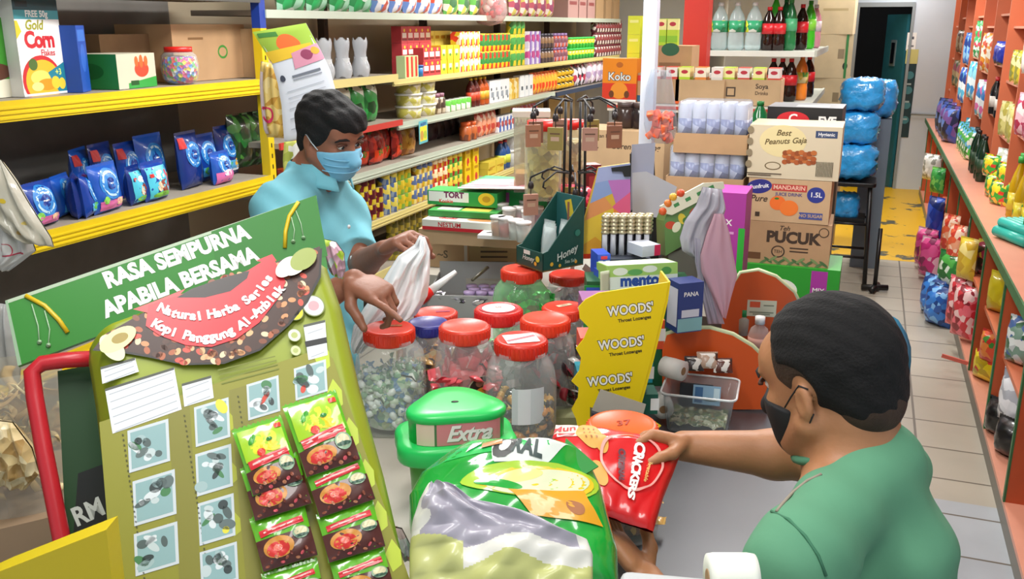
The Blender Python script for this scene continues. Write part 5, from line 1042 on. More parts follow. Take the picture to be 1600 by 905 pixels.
def mask(hd, parent, m, ms, pleat=False):
    S = SDF(hd.w(.05, 0, -.05) - Vector((.13,)*3), hd.w(.05, 0, -.05) + Vector((.13,)*3), .003)
    hd.e(S, (.034, 0, -.032), (.074, .072, .088)); hd.e(S, (.048, 0, -.083), (.052, .054, .043), .02); S.cone(hd.w(.095, 0, -.012), hd.w(.119, 0, -.045), .012*hd.sc, .018*hd.sc, .02)
    # keep only the cloth in front of the cheeks, from the nose bridge to under the chin
    F, L, U = hd.F, hd.L, hd.U
    S.plane(hd.w(.018, 0, 0), -(F*.9 + U*.15)); S.plane(hd.w(.1, 0, -.014), (U*.95 - F*.22)); S.plane(hd.w(.05, 0, -.119), -U)
    o = fin(S.mesh('face_mask', m, parent), parent)
    for q in (1, -1):
        b = M()
        b.tube([hd.w(.03, .071*q, -.025), hd.w(.008, .079*q, -.006), hd.w(-.012, .082*q, .012), hd.w(-.024, .078*q, .006)], .0013, ms, n=6)
        b.tube([hd.w(.03, .064*q, -.085), hd.w(.0, .072*q, -.058), hd.w(-.016, .077*q, -.042), hd.w(-.024, .076*q, -.03)], .0013, ms, n=6)
        b.build('ear_loop', o)
    if pleat:
        b = M()
        for k in range(3):
            pts = [hd.w(.028 + .088*math.cos(a)*(1-.04*k), .073*math.sin(a), -.04-.02*k) for a in [(-1.25 + 2.5*i/16) for i in range(17)]]
            b.tube(pts, .0016, m, n=6)
        b.build('pleat', o)
    return o
mask(hd1, person1, mat('#17181b', .8), mat('#17181b', .7))
def eyes(hd, parent):
    for q in (1, -1):
        b = M(); c = hd.w(.083, .031*q, .0)
        b.lathe([(.0001, -.0105), (.006, -.0086), (.0098, -.004), (.0105, 0), (.0098, .004), (.006, .0086), (.0001, .0105)], mat('#e9e2da', .2), c=c, n=16); ey = fin(b.build('eye', parent), parent)
        b = M(); c = hd.w(.0895, .030*q, -.0025); b.lathe([(.0001, -.0062), (.0048, -.004), (.0062, 0), (.0048, .004), (.0001, .0062)], mat('#1a0f0a', .1), c=c, n=12); b.build('iris', ey)
        b = M(); b.tube([hd.w(.0935-.004*abs(math.cos(a))**3, (.031+.017*math.cos(a))*q, .001+.0055*math.sin(a)) for a in [PI*i/8 for i in range(9)]], .0042, mat('#5a3524', .6), n=6); b.build('eyelid', ey)
        b = M(); b.tube([hd.w(.100, .012*q, .018), hd.w(.102, .028*q, .023), hd.w(.093, .046*q, .021), hd.w(.084, .055*q, .014)], [.0025, .0036, .0034, .0015], mat('#14100f', .8), n=8); fin(b.build('eyebrow', parent), parent)
eyes(hd1, person1)
# light-blue plastic chair behind him and a wooden stool seat under him
t = thing('stool', 'blue plastic stool under the seated man', 'stool', (pel.x+.02, pel.y, 0), math.atan2(fw.y, fw.x))
BLC = mat('#3a9ac4', .35)
b = M(); b.rbox((0, 0, .49), (.42, .42, .03), .06, BLC); b.build('seat', t)
for a in (-1, 1):
    for c in (-1, 1): b = M(); b.tube([(a*.17, c*.17, .48), (a*.21, c*.2, 0)], [.02, .016], BLC, n=8); b.build('leg', t)
# the chair behind his head
cb = P(1318, 545, D=2.62); t = thing('plastic_chair', 'light blue plastic chair whose back shows past the seated man\'s head', 'chair', (cb.x, cb.y, 0), VY)
b = M(); b.rbox((0, .2, .43), (.38, .38, .03), .06, BLC); b.build('seat', t)
for a in (-1, 1):
    for c in (-1, 1): b = M(); b.tube([(a*.15, .2+c*.15, .42), (a*.17, .2+c*.18, 0)], [.018, .014], BLC, n=8); b.build('leg', t)
hz = P(1405, 484, D=2.62).z
b = M(); b.grid(lambda a, q: ((a-.5)*2*(.14+.062*min(1, q*1.6) - .05*max(0, (q-.82)/.18)**2), .02-.03*math.cos((a-.5)*2.6)+.02*q, .43+(hz-.43)*q - .03*(abs(2*a-1)**4)*q), 20, 16, BLC); b.build('backrest', t, solid=.016)
# ---------------------------------------------------------------- standing customer
SK2 = skin('#8f5c45', '')
hd2 = Head(P(516, 212, D=2.46), (.93, -.30, -.24), sc=.88, roll=math.radians(3))
NB2 = P(486, 278, D=2.52); sR = P(436, 328, D=2.36); sL = P(538, 330, D=2.66); sR.z -= .0
eR = P(452, 500, D=2.16); wR_ = P(553, 437, D=2.12); eL = P(560, 418, D=2.56); wL_ = P(600, 390, D=2.40)
pv = Vector((-1.42, 2.06, .92)); fw2 = Vector((.97, -.22, 0)).normalized(); lf2 = Vector((.22, .97, 0)).normalized()
ch2 = NB2 + Vector((-.02, 0, -.2))
person2 = thing('person', 'standing man in a light blue short-sleeved shirt and blue mask holding a white plastic bag', 'person', (pv.x, pv.y, 0))
S = SDF((-1.75, 1.55, .0), (-.85, 2.5, 1.76), .0045)
hd2.body(S)
S.cone(hd2.w(-.03, 0, -.055), NB2 + Vector((0, 0, -.02)), .054, .06, .02)
Rt = [[fw2[i], lf2[i], (0, 0, 1)[i]] for i in range(3)]
S.ell(ch2, (.10, .15, .19), Rt, .04); S.cone(ch2 + Vector((0, 0, -.1)), pv, .11, .13, .05)
S.chain([T(NB2), T(sR)], [.05, .048], .04); S.chain([T(NB2), T(sL)], [.05, .048], .04)
S.chain([T(sR), T(eR)], [.048, .038], .02); S.chain([T(eR), T(eR.lerp(wR_, .3)), T(wR_)], [.038, .038, .025], .012)
S.chain([T(sL), T(eL)], [.048, .038], .02); S.chain([T(eL), T(eL.lerp(wL_, .3)), T(wL_)], [.038, .038, .025], .012)
for q in (1, -1):
    hip = pv + lf2*.09*q; kn = hip + Vector((.03, 0, -.42)); an = Vector((hip.x, hip.y, .09)) + lf2*.02*q
    S.chain([T(hip), T(kn), T(an)], [.085, .055, .038], .03); S.chain([T(an + Vector((0, 0, -.04))), T(an + fw2*.15 + Vector((0, 0, -.06)))], [.038, .028], .02)
# right hand: index pointing down to the right, the others curled
hand(S, wR_, (P(600, 462, D=2.07) - wR_), Vector((-.25, .25, -.95)), 1, [(.05, .12, .08), (.75, 1.1, .6), (.85, 1.1, .6), (.9, 1.1, .6)], (.7, .5), 1.05)
hand(S, wL_, (P(636, 370, D=2.33) - wL_), Vector((-.1, .2, -.9)), -1, [(.7, 1.0, .6), (.8, 1.1, .6), (.85, 1.1, .6), (.9, 1.1, .6)], (.9, .7), 1.05)
fin(S.mesh('body', SK2, person2), person2)
LB = mat('#74bccb', .8, bump=.15, bscale=22, vary=.06, vscale=6)
S = SDF((-1.75, 1.6, .8), (-1.0, 2.5, 1.52), .004)
S.ell(ch2, (.118, .17, .205), Rt, .04); S.cone(ch2 + Vector((0, 0, -.1)), pv + Vector((0, 0, .0)), .13, .15, .05); S.cone(ch2 + fw2*.02 + Vector((0, 0, -.1)), pv + fw2*.03, .12, .13, .05)
S.chain([T(NB2 + Vector((0, 0, -.005))), T(sR)], [.06, .066], .05); S.chain([T(NB2 + Vector((0, 0, -.005))), T(sL)], [.06, .062], .05)
sleeve(S, sR, eR, .8, .064, .07); sleeve(S, sL, eL, .74, .060, .064)
noise3(S, .004, 30, 3)
nk = hd2.w(-.03, 0, -.055); ax2 = (nk - NB2).normalized()
S.cone(NB2 + ax2*.03 + fw2*.012, NB2 + ax2*.2, .058, .08, .008, '-'); S.cone(NB2 + fw2*.07 + Vector((0, 0, .02)), NB2 + fw2*.13 + Vector((0, 0, -.09)), .035, .012, .008, '-')
fin(S.mesh('shirt', LB, person2), person2)
# collar flaps, placket, buttons
b = M()
for q in (1, -1):
    def cf(a, v, q=q):
        t = q*(.35 + 2.5*a); r = .066 + .012*v
        p = NB2 + ax2*(.052 - .045*v) + fw2*(.012 + r*math.cos(t)*1.0) + lf2*(r*math.sin(t)); 
        return tuple(p + fw2*(.04*v*(1-a)**2) + Vector((0, 0, -.03*v*(1-a)**2)))
    b.grid(cf, 16, 5, LB)
fin(b.build('collar', person2, solid=.003), person2)
b = M()
def chf(z, off=.0): return NB2 + fw2*(.115 + .0 + off + .015*math.sin((NB2.z - z)*6)) + Vector((0, 0, z - NB2.z))
for k in range(4): p = chf(NB2.z-.12-.085*k, .004) - Vector((.0, 0, 0)); b.lathe([(.0001, 0), (.0055, .001), (.0055, .003), (.0001, .003)], mat('#dfe9ec'), T=Matrix.Translation(p) @ fw2.to_track_quat('Z', 'Y').to_matrix().to_4x4(), n=12)
fin(b.build('buttons', person2), person2)
S = SDF((-1.7, 1.8, .05), (-1.15, 2.35, 1.0), .007); S.cone(pv + Vector((0, 0, .03)), pv + Vector((0, 0, -.06)), .135, .14, .04)
for q in (1, -1):
    hip = pv + lf2*.09*q; kn = hip + Vector((.03, 0, -.42)); an = Vector((hip.x, hip.y, .1)) + lf2*.02*q; S.chain([T(hip), T(kn), T(an)], [.1, .072, .056], .03)
fin(S.mesh('trousers', mat('#8b7d66', .9), person2), person2)
haircap('hair', hd2, person2, mat('#070709', .8, bump=.3, bscale=180), (.113, .087, .1), [((.13, 0, -.045), (.075, .12, .082)), ((.04, .105, -.06), (.05, .05, .065)), ((.04, -.105, -.06), (.05, .05, .065)), ((-.0, 0, -.14), (.13, .12, .085)), ((-.01, .092, -.02), (.024, .025, .034)), ((-.01, -.092, -.02), (.024, .025, .034))],
        adds=[((-.06, 0, -.03), (.05, .066, .07)), ((.055, 0, .075), (.055, .072, .038)), ((.085, .01, .056), (.028, .05, .022))], amp=.0025, f=70)
eyes(hd2, person2)
mask(hd2, person2, mat('#7fc0df', .75), mat('#dfeaf0', .6), True)
# ================================================================ checkout counter and what lies on it
class Pl:
    """a real plane in the room; xy() gives where a line of sight meets it, in the plane's own metres (x right, y up, z out)"""
    def __init__(s, o, ex, ey): s.mx = frame(o, ex, ey); s.inv = s.mx.inverted(); s.n = Vector(s.mx.col[2][:3]); s.o = Vector(o)
    def xy(s, u, v, z=0):
        d = P(u, v, D=1) - Vector((0, 0, CAMZ)); o = s.o + s.n*z
        t = (o - Vector((0, 0, CAMZ))).dot(s.n) / d.dot(s.n); q = s.inv @ (Vector((0, 0, CAMZ)) + d*t); return (q.x, q.y)
    def poly(s, pts, z=0): return [s.xy(u, v, z) for u, v in pts]
def vpl(u, v, yaw=0, lean=0, **k):
    """upright plane through a point, its face turned by yaw from facing the front of the shop"""
    ex = Vector((math.cos(yaw), math.sin(yaw), 0)); n = Vector((math.sin(yaw), -math.cos(yaw), 0)); ey = Vector((0, 0, 1))*math.cos(lean) - n*math.sin(lean)
    return Pl(P(u, v, **k), ex, ey)
def puff(rows, thick, m, pl=None, nu=30, nv=34, folds=(), mb=None, decals=(), back=.5, mfun=None, rim=.002, wr=.0, seed=0, M_=None):
    """soft closed shape on a plane, given by left and right edge points from top to bottom"""
    b = M_ or M(); R = [(pl.xy(*l), pl.xy(*r)) for l, r in rows] if pl else rows; n = len(R) - 1
    def edge(t):
        q = min(t*n, n-1e-6); i = int(q); f = q - i; f = f*f*(3-2*f)*.5 + f*.5
        l = [R[i][0][k]*(1-f) + R[i+1][0][k]*f for k in (0, 1)]; r = [R[i][1][k]*(1-f) + R[i+1][1][k]*f for k in (0, 1)]; return l, r
    def fn(a, t, sg=1, off=0):
        l, r = edge(t); u = abs(2*a-1); v = abs(2*t-1)
        h = thick*(max(0, 1-u**2.6)**.55)*(max(0, 1-v**4)**.55); w_ = (1-u**8)
        for (fa, fb, ph, am, sl) in folds: h += am*math.sin(fa*a*2*PI + fb*t*2*PI + ph + sl*math.sin(t*5+ph))*w_*(1-v**8)
        if wr: h += wr*wob(a*1.7, t*1.7, seed)*w_
        z = (h if sg > 0 else -abs(h)*back)
        return (l[0]*(1-a)+r[0]*a, l[1]*(1-a)+r[1]*a, z + sg*rim + off)
    b.grid(lambda a, t: fn(a, 1-t), nu, nv, m, mf=(lambda a, t: mfun(a, 1-t)) if mfun else None)
    b.grid(lambda a, t: fn(1-a, 1-t, -1), nu, nv, mb or m)
    W_ = abs(R[n//2][1][0]-R[n//2][0][0]); H_ = math.hypot(R[0][0][0]-R[-1][0][0], R[0][0][1]-R[-1][0][1])
    for q in decals:
        b.eps += 1; e = .0010 + .0002*b.eps; k = q[0]
        def put_(pts, fs, mt): b.add([fn(min(1, max(0, a)), min(1, max(0, t)), 1, e) for a, t in pts], fs, mt, True)
        if k == 'e':
            _, a0, t0, ra, rb, mt = q[:6]; rot = q[6] if len(q) > 6 else 0; pts = [(a0, t0)]; fs = []; N = 28; K = 5
            for ri in range(1, K+1):
                for i in range(N):
                    th = 2*PI*i/N; x = ra*W_*ri/K*math.cos(th); y = rb*H_*ri/K*math.sin(th); pts.append((a0 + (x*math.cos(rot)-y*math.sin(rot))/W_, t0 - (x*math.sin(rot)+y*math.cos(rot))/H_))
            for i in range(N):
                j = (i+1) % N; fs.append((0, 1+i, 1+j))
                for ri in range(K-1): fs.append((1+ri*N+i, 1+(ri+1)*N+i, 1+(ri+1)*N+j, 1+ri*N+j))
            put_(pts, fs, mt)
        elif k == 'ring':
            _, a0, t0, r_, wd, mt = q; pts = []; N = 48
            for i in range(N):
                th = 2*PI*i/N
                for rr in (r_, r_-wd): pts.append((a0 + rr*math.cos(th)/W_, t0 + rr*math.sin(th)/H_))
            put_(pts, [(2*i, 2*i+1, (2*i+3) % (2*N), (2*i+2) % (2*N)) for i in range(N)], mt)
        elif k == 'q':       # quad given by four (a,t) corners
            _, c, mt = q[:3]; n_ = 8; pts = []
            for j in range(n_+1):
                for i in range(n_+1):
                    x, y = i/n_, j/n_; pts.append(tuple(c[0][z]*(1-x)*(1-y) + c[1][z]*x*(1-y) + c[2][z]*x*y + c[3][z]*(1-x)*y for z in (0, 1)))
            put_(pts, [(j*(n_+1)+i, (j+1)*(n_+1)+i, (j+1)*(n_+1)+i+1, j*(n_+1)+i+1) for j in range(n_) for i in range(n_)], mt)
        elif k == 't':
            _, a0, t0, size, tx, mt = q[:6]; o = q[6] if len(q) > 6 else {}; vs, fs = text_geo(tx, size, o.get('b', .02), o.get('sh', 0), o.get('sp', 1)); g = o.get('a', 0); e += .0008
            put_([(a0 + (x*math.cos(g)-y*math.sin(g))/W_, t0 - (x*math.sin(g)+y*math.cos(g))/H_) for x, y, _z in vs], fs, mt)
    b.fn = fn; return b
CT = .94
LAM = mat('#b9b4a8', .4, vary=.05); SST = mat('#626468', .34, .4, bump=.03, bscale=8, vary=.08, vscale=3)
t = thing('checkout_counter', 'long checkout counter under the sweet jars and display boxes', 'counter', (-1.12, .62, 0))
b = M(); slab((0, 0, CT-.03), (.62, 2.31, CT), LAM, b); b.build('counter_board', t)
b = M(); slab((.02, .02, 0), (.60, 2.29, CT-.03), mat('#8d8a84', .6), b); b.build('body', t)
t = thing('steel_table', 'brushed steel table top between the jars and the seated man', 'table', (-.49, 1.0, 0))
b = M(); slab((0, 0, .86), (.44, 1.42, .885), SST, b); b.build('table_top', t)
for x in (.03, .41):
    for y in (.06, 1.36): b = M(); b.tube([(x, y, .86), (x, y, 0)], .016, STEEL); b.build('leg', t)
t = thing('low_shelf_board', 'dark storage board under the rear display boxes', 'counter', (-.74, 2.95, 0)); b = M(); slab((0, 0, 0), (.42, .6, .95), mat('#6b665c', .6), b); b.build('body', t)
# ---- sweet jars
CAN = {}
def candy(kind, col, col2, s=1.0):
    k = (kind, col, col2)
    if k in CAN: return CAN[k]
    b = M(); m1, m2 = mat(col, .3, coat=.5), mat(col2, .3, coat=.5)
    if kind == 'twist':
        b.lathe([(.0001, -.011), (.007, -.009), (.0085, 0), (.007, .009), (.0001, .011)], m1, n=8, T=TF(ry=PI/2))
        for q in (1, -1): b.grid(lambda a, v: (q*(.009+.014*v), (a-.5)*(.004+.018*v), .004*math.sin(a*9)*v), 5, 2, m2)
    elif kind == 'flat':
        b.add(pack(.03, .03, .012, m1, m1, 1, nu=6, nv=6, fin=0).v, [], m1); b = pack(.032, .026, .013, m1, m2, 1, nu=6, nv=6, fin=.004)
    else:
        b.lathe([(.0001, -.011), (.008, -.008), (.0125, 0), (.008, .008), (.0001, .011)], m1, n=10, sq=.8); b.box((0, 0, .0), (.03, .006, .003), m2)
    CAN[k] = b; return b
JN = 0
def sweet_jar(u, v, label, lid, fills, r=.083, h=.25, fill=.62, topdec=None, side=None, sq=None, ztop=None, zb=CT, lidr=.057, nc=60, kind='twist', group=None, glass=None, rib=True):
    """square-shouldered clear jar with a screw lid; the sweets at the wall are single objects, the heart of the heap one"""
    global JN; JN += 1
    p = P(u, v, Z=zb+h-.01); t = thing('sweet_jar', label, 'jar', (p.x, p.y, zb), VY + .05*(JN % 5))
    b = M(); b.lathe([(r*.86, 0), (r*.97, .008), (r, .03), (r, h*.62), (r*.93, h*.74), (lidr*1.05, h*.83), (lidr*.97, h*.86), (lidr*.97, h*.9)], glass or clear('#f3f6f6', .16, .07), n=32, ex=3.2); jb = b.build('jar_body', t)
    b = M(); n = 48; lh = .034; vs = []; lm = mat(lid, .35)
    b.lathe([(lidr*1.03, h*.86), (lidr*1.05, h*.87), (lidr*1.05, h-.006), (lidr*.99, h-.001), (lidr*.9, h), (lidr*.86, h-.0015), (.0001, h-.0015)], lm, n=n)
    for i in range(36): a = 2*PI*i/36; b.box((lidr*1.06, 0, h*.93), (.0025, .003, h*.09), lm, T=Matrix.Rotation(a, 4, 'Z'))
    if topdec: b.decal(topdec, TF(0, 0, h-.0005))
    b.build('lid', t)
    if side:
        for (a0, w_, hh, zc, mt, extra) in side:
            b = M(); b.grid(lambda a, q: ((r+.0012)*math.sin(a0+(a-.5)*w_/r), -(r+.0012)*math.cos(a0+(a-.5)*w_/r)*1.0, zc+(q-.5)*hh), 12, 4, mt)
            b.build('paper_label', jb)
    # heap core
    core, cols, kind_ = fills
    b = M(); b.grid(lambda a, q: ((r-.016)*min(1, q*3.2)*math.cos(2*PI*a) if q < .33 else (r-.016)*math.cos(2*PI*a)*(1 if q < .8 else (1-q)/.2), ((r-.016)*min(1, q*3.2) if q < .33 else (r-.016)*(1 if q < .8 else (1-q)/.2))*math.sin(2*PI*a), .008 if q < .3 else .008+(h*fill-.02)*min(1, (q-.3)/.5) + .006*math.sin(a*23)*(q > .7)), 28, 12, pm(core, 60, bump=.6))
    o = b.build('sweet_heap', loc=(p.x, p.y, zb+.001)); tag(o, 'heart of the heap of sweets in the ' + label.split(' jar')[0] + ' jar', 'sweets', kind='stuff')
    R = random.Random(JN); protos = {}
    for i in range(nc):
        top = i < nc*.25; th = R.uniform(-PI*.95, PI*.35) if not top else R.uniform(0, 2*PI); rr = (r-.0105) if not top else R.uniform(0, r-.02)
        sx = (abs(math.cos(th))**3.2+abs(math.sin(th))**3.2)**(-1/3.2) * .96
        z = R.uniform(.018, h*fill-.01) if not top else h*fill - .006 + R.uniform(0, .007)
        c = cols[int(R.random()*len(cols))]
        loc = (p.x + rr*sx*math.cos(th+VY), p.y + rr*sx*math.sin(th+VY), zb + z); rot = (R.uniform(-.5, .5)+(PI/2 if not top else 0), R.uniform(-1.5, 1.5), th+PI/2+VY)
        if c not in protos:
            protos[c] = o = candy(kind_, *c).build({'twist': 'wrapped_sweet', 'flat': 'foil_sweet', 'round': 'toffee'}[kind_], loc=loc, rot=rot)
            tag(o, 'wrapped sweet, ' + cname(c[0]) + ', against the wall of the ' + label.split(' jar')[0] + ' jar', 'sweet', 'wrapped ' + cname(c[0]) + ' sweets in the ' + label)
        else: dup(protos[c], loc=loc, rot=rot)
    return t
def cname(h):
    r_, g_, b_ = [int(h[i:i+2], 16) for i in (1, 3, 5)]
    if max(r_, g_, b_) < 75: return 'black'
    if min(r_, g_, b_) > 185: return 'white'
    if r_ > 180 and g_ > 150 and b_ < 130: return 'yellow'
    if r_ > 180 and g_ > 95 and b_ < 110: return 'orange'
    if g_ > r_ + 12 and g_ >= b_: return 'green'
    if b_ > r_ and b_ > g_: return 'purple' if r_ > g_ else 'blue'
    if r_ > 150 and g_ < 110: return 'red'
    return 'brown'
num = mat('#8a2a12', .5)
GW = (['#bfd4b4', '#e0e8dc', '#6f9a7a', '#4a7a9a', '#a8b884'], [('#cfe0c4', '#8fb896'), ('#e4ebe4', '#6f9ac0'), ('#86b48a', '#d8e4d4'), ('#e4ebe4', '#b8d4b0')], 'twist')
sweet_jar(608, 517, 'green and white sweet jar with number on its red lid, nearest the plastic bag', '#e03a22', GW, topdec=[('r', .012, .01, .036, .012, mat('#a8642c')), ('t', .012, .01, .014, '10', num)], fill=.58, nc=95)
sweet_jar(669, 508, 'mixed brown sweet jar with the only blue lid', '#2c2f86', (['#6a3a2c', '#d8902c', '#3a2c4a', '#c9a86a'], [('#c97a2c', '#e0b45a'), ('#4a2c5a', '#7a5a9a'), ('#7a3a2c', '#c9a05a')], 'flat'), r=.07, h=.205, lidr=.05, fill=.7, nc=36)
sweet_jar(726, 514, 'red sweet jar with a dark round picture label', '#e0402c', (['#c9303a', '#e05058', '#a8202c', '#e8888c'], [('#d8323c', '#e86068'), ('#c9283a', '#e8a0a0')], 'flat'), fill=.68, nc=60, r=.072)
sweet_jar(779, 487, 'green sweet jar with white sticker on its red lid behind the red sweets', '#d8302c', (['#3f8a5a', '#dfe8df', '#2c6a48', '#c9d8c4'], [('#4f9a6a', '#dfe8df')], 'twist'), topdec=[('e', 0, 0, .042, .038, mat('#e8dcdc')), ('t', 0, .005, .016, '50', num), ('ring', 0, 0, .048, .044, .004, mat('#c9283a'))], fill=.6, nc=40, r=.076)
sweet_jar(852, 502, 'black and red wrapper sweet jar with plain orange-red lid', '#e8452a', (['#241c20', '#7a2028', '#3a3034', '#1a1618'], [('#2a2024', '#8a2430'), ('#1d191b', '#c9c4c0'), ('#26322a', '#a82c34')], 'flat'), fill=.72, nc=44, r=.076)
sweet_jar(882, 484, 'dark sweet jar with a paper slip taped on its red lid', '#dc3a26', (['#2c2420', '#4a2c24', '#8a6a3a'], [('#3a2820', '#c99a4a'), ('#241e1c', '#7a2c24')], 'flat'), topdec=[('r', 0, .01, .045, .016, mat('#cdbfa0'), .5), ('t', 0, .01, .012, 'SEN', num, {'a': .5})], fill=.7, nc=22, h=.205, r=.075)
sweet_jar(814, 535, 'black and yellow sweet jar with white paper in front and white sticker on lid', '#d9301f', (['#1f1c18', '#d8a82c', '#2c2620', '#e8c86a', '#14120f'], [('#e0a83a', '#e8c878'), ('#1d1a17', '#c9a03a'), ('#171513', '#2c2824'), ('#d88a2c', '#221e1a')], 'round'), topdec=[('r', 0, 0, .075, .06, mat('#ece4e4'), .15), ('r', 0, .0, .075, .012, mat('#d86a74'), .5)], side=[(.12, .075, .085, .115, mat('#dddde4', .6), None)], fill=.42, nc=90, r=.08)
sweet_jar(681, 492, 'red-lidded sweet jar half hidden behind the blue lid', '#e0483c', (['#b8404a', '#e0a0a0', '#7a2c3a'], [('#c9505a', '#e8b0b0')], 'twist'), topdec=[('r', .02, 0, .04, .012, mat('#a82450'))], fill=.6, nc=16, h=.16, r=.07)
sweet_jar(815, 424, 'bright green sweet jar under the dark green display box', '#df3d26', (['#2aa83f', '#54cf5e', '#1c8a30', '#8ae08c', '#c94a4a'], [('#2fae44', '#7ad880'), ('#1f9434', '#5ac966')], 'flat'), fill=.68, nc=55, r=.082, glass=clear('#bff0c4', .25, .08))
sweet_jar(889, 432, 'purple-grey sweet jar under the right corner of the dark green box', '#d8392a', (['#4a4458', '#8a84a0', '#c9c4d4', '#2c2a38'], [('#6a6480', '#c9c8d8'), ('#3a364a', '#8a86a8')], 'flat'), fill=.55, nc=24, h=.2, r=.07)
sweet_jar(911, 386, 'upper far sweet jar with a flat red lid behind the dark green box', '#e2492c', (['#7a2c2c', '#c9a0a0', '#4a2c34'], [('#a84a4a', '#d8b0b0')], 'flat'), fill=.6, nc=12, r=.08)
sweet_jar(972, 668, 'number-marked orange lid sweet jar right behind the red cracker packet', '#ee5a20', (['#8a5a3a', '#d8a03a', '#5a2c1f'], [('#c9783a', '#e8b85a')], 'flat'), topdec=[('t', 0, 0, .03, '37', mat('#a8300f'), {'sh': .3, 'a': .2})], r=.075, h=.235, zb=.886, fill=.5, nc=12, lidr=.066)
# red sweet jar picture label
j = bpy.data.objects['sweet_jar.002']; b = M()
def lab_(a0, rr, zc, m, e):
    n = 22; r = .0735+e; vs = [(r*math.sin(a0), -r*math.cos(a0), zc)] + [(r*math.sin(a0+rr*math.cos(2*PI*i/n)/r), -r*math.cos(a0+rr*math.cos(2*PI*i/n)/r)*1.0, zc+rr*math.sin(2*PI*i/n)) for i in range(n)]
    b.add(vs, [(0, 1+i, 1+(i+1) % n) for i in range(n)], m, True)
lab_(.45, .036, .11, mat('#c9b8a0', .5), .003); lab_(.45, .034, .11, mat('#2c1c18', .5), .004); lab_(.42, .018, .1, mat('#d8902c', .5), .005); lab_(.62, .012, .12, mat('#c9a08a', .5), .0052); lab_(.35, .01, .13, mat('#8a5a4a', .5), .0054)
b.build('picture_label', j.children[0])
# ---- green gum tub with three-cornered lid
gp = P(712, 700, Z=1.06); t = thing('gum_tub', 'bright green gum tub with three-cornered raised lid and pink Extra label', 'tub', (gp.x, gp.y, CT), VY+.2)
GG = mat('#24c45c', .32); GG2 = mat('#2fa84c', .3)
def tri(r, k, n=48, a0=PI/2, p=3): return [((r*(1+k*math.cos(p*(2*PI*i/n)-0)))*math.cos(2*PI*i/n+a0), (r*(1+k*math.cos(p*(2*PI*i/n))))*math.sin(2*PI*i/n+a0)) for i in range(n)]
def prof_poly(b, fn, prof, m, sm=True):
    n = len(fn(1)); vs = []; fs = []
    for s_, z in prof: vs += [(x, y, z) for x, y in fn(s_)]
    for k in range(len(prof)-1): fs += [(k*n+i, k*n+(i+1) % n, (k+1)*n+(i+1) % n, (k+1)*n+i) for i in range(n)]
    fs += [tuple(range((len(prof)-1)*n, len(prof)*n)), tuple(reversed(range(n)))]; b.add(vs, fs, m, sm)
b = M(); prof_poly(b, lambda s_: [(x*1.08, y*.86) for x, y in tri(.098*s_, .0, 48, p=4)], [(.84, 0), (.86, .06), (.9, .13)], mat('#5aa84a', .35)); b.build('tub_body', t)
b = M(); prof_poly(b, lambda s_: [(x*1.12, y*.80) for x, y in tri(.112*s_, .09, 48, a0=PI/4, p=4)], [(1, .12), (1.02, .125), (1.02, .147), (.98, .155), (.9, .157)], GG); b.build('lower_lid', t)
b = M(); prof_poly(b, lambda s_: [(x*1.1, y*.92+.0) for x, y in tri(.082*s_, .13, 48, a0=PI/2)], [(.98, .156), (.99, .2), (1.03, .203), (1.03, .213), (.97, .218), (.6, .219)], GG); rl = b.build('raised_lid', t)
b = M(); b.lathe([(.0075, .2185), (.0075, .2197), (.0001, .2197)], BLACK, n=16, sq=.6); b.build('hole', rl)
fx = tri(.082*1.0, .13, 96, a0=PI/2); fr_ = [(x*1.1*1.012, y*.92*1.012) for x, y in fx if y < -.018]; fr_.sort(key=lambda q: q[0]); fr_ = [q for q in fr_ if abs(q[0]) < .082]
def arcpt(a): q = a*(len(fr_)-1); i = min(int(q), len(fr_)-2); f = q-i; return (fr_[i][0]*(1-f)+fr_[i+1][0]*f, fr_[i][1]*(1-f)+fr_[i+1][1]*f)
b = M(); b.grid(lambda a, v: (*arcpt(a), .158+.044*v), 40, 2, None, mf=lambda a, v: mat('#e4cfb8', .4) if a < .2 else (mat('#4a7a4a', .4) if a < .215 else mat('#d98a8c', .4)))
vs, fs = text_geo('Extra', .044, .03, .35, .95); vs2 = []
for x, y, _z in vs: a = .6 + x/.165; q = arcpt(max(0, min(1, a))); vs2.append((q[0], q[1]-.0012, .18+y))
b.add(vs2, fs, mat('#f0efe8', .4)); b.add([(x+.001, y+.0007, z-.0012) for x, y, z in vs2], fs, mat('#4f9a6a', .4)); b.build('label_band', rl)
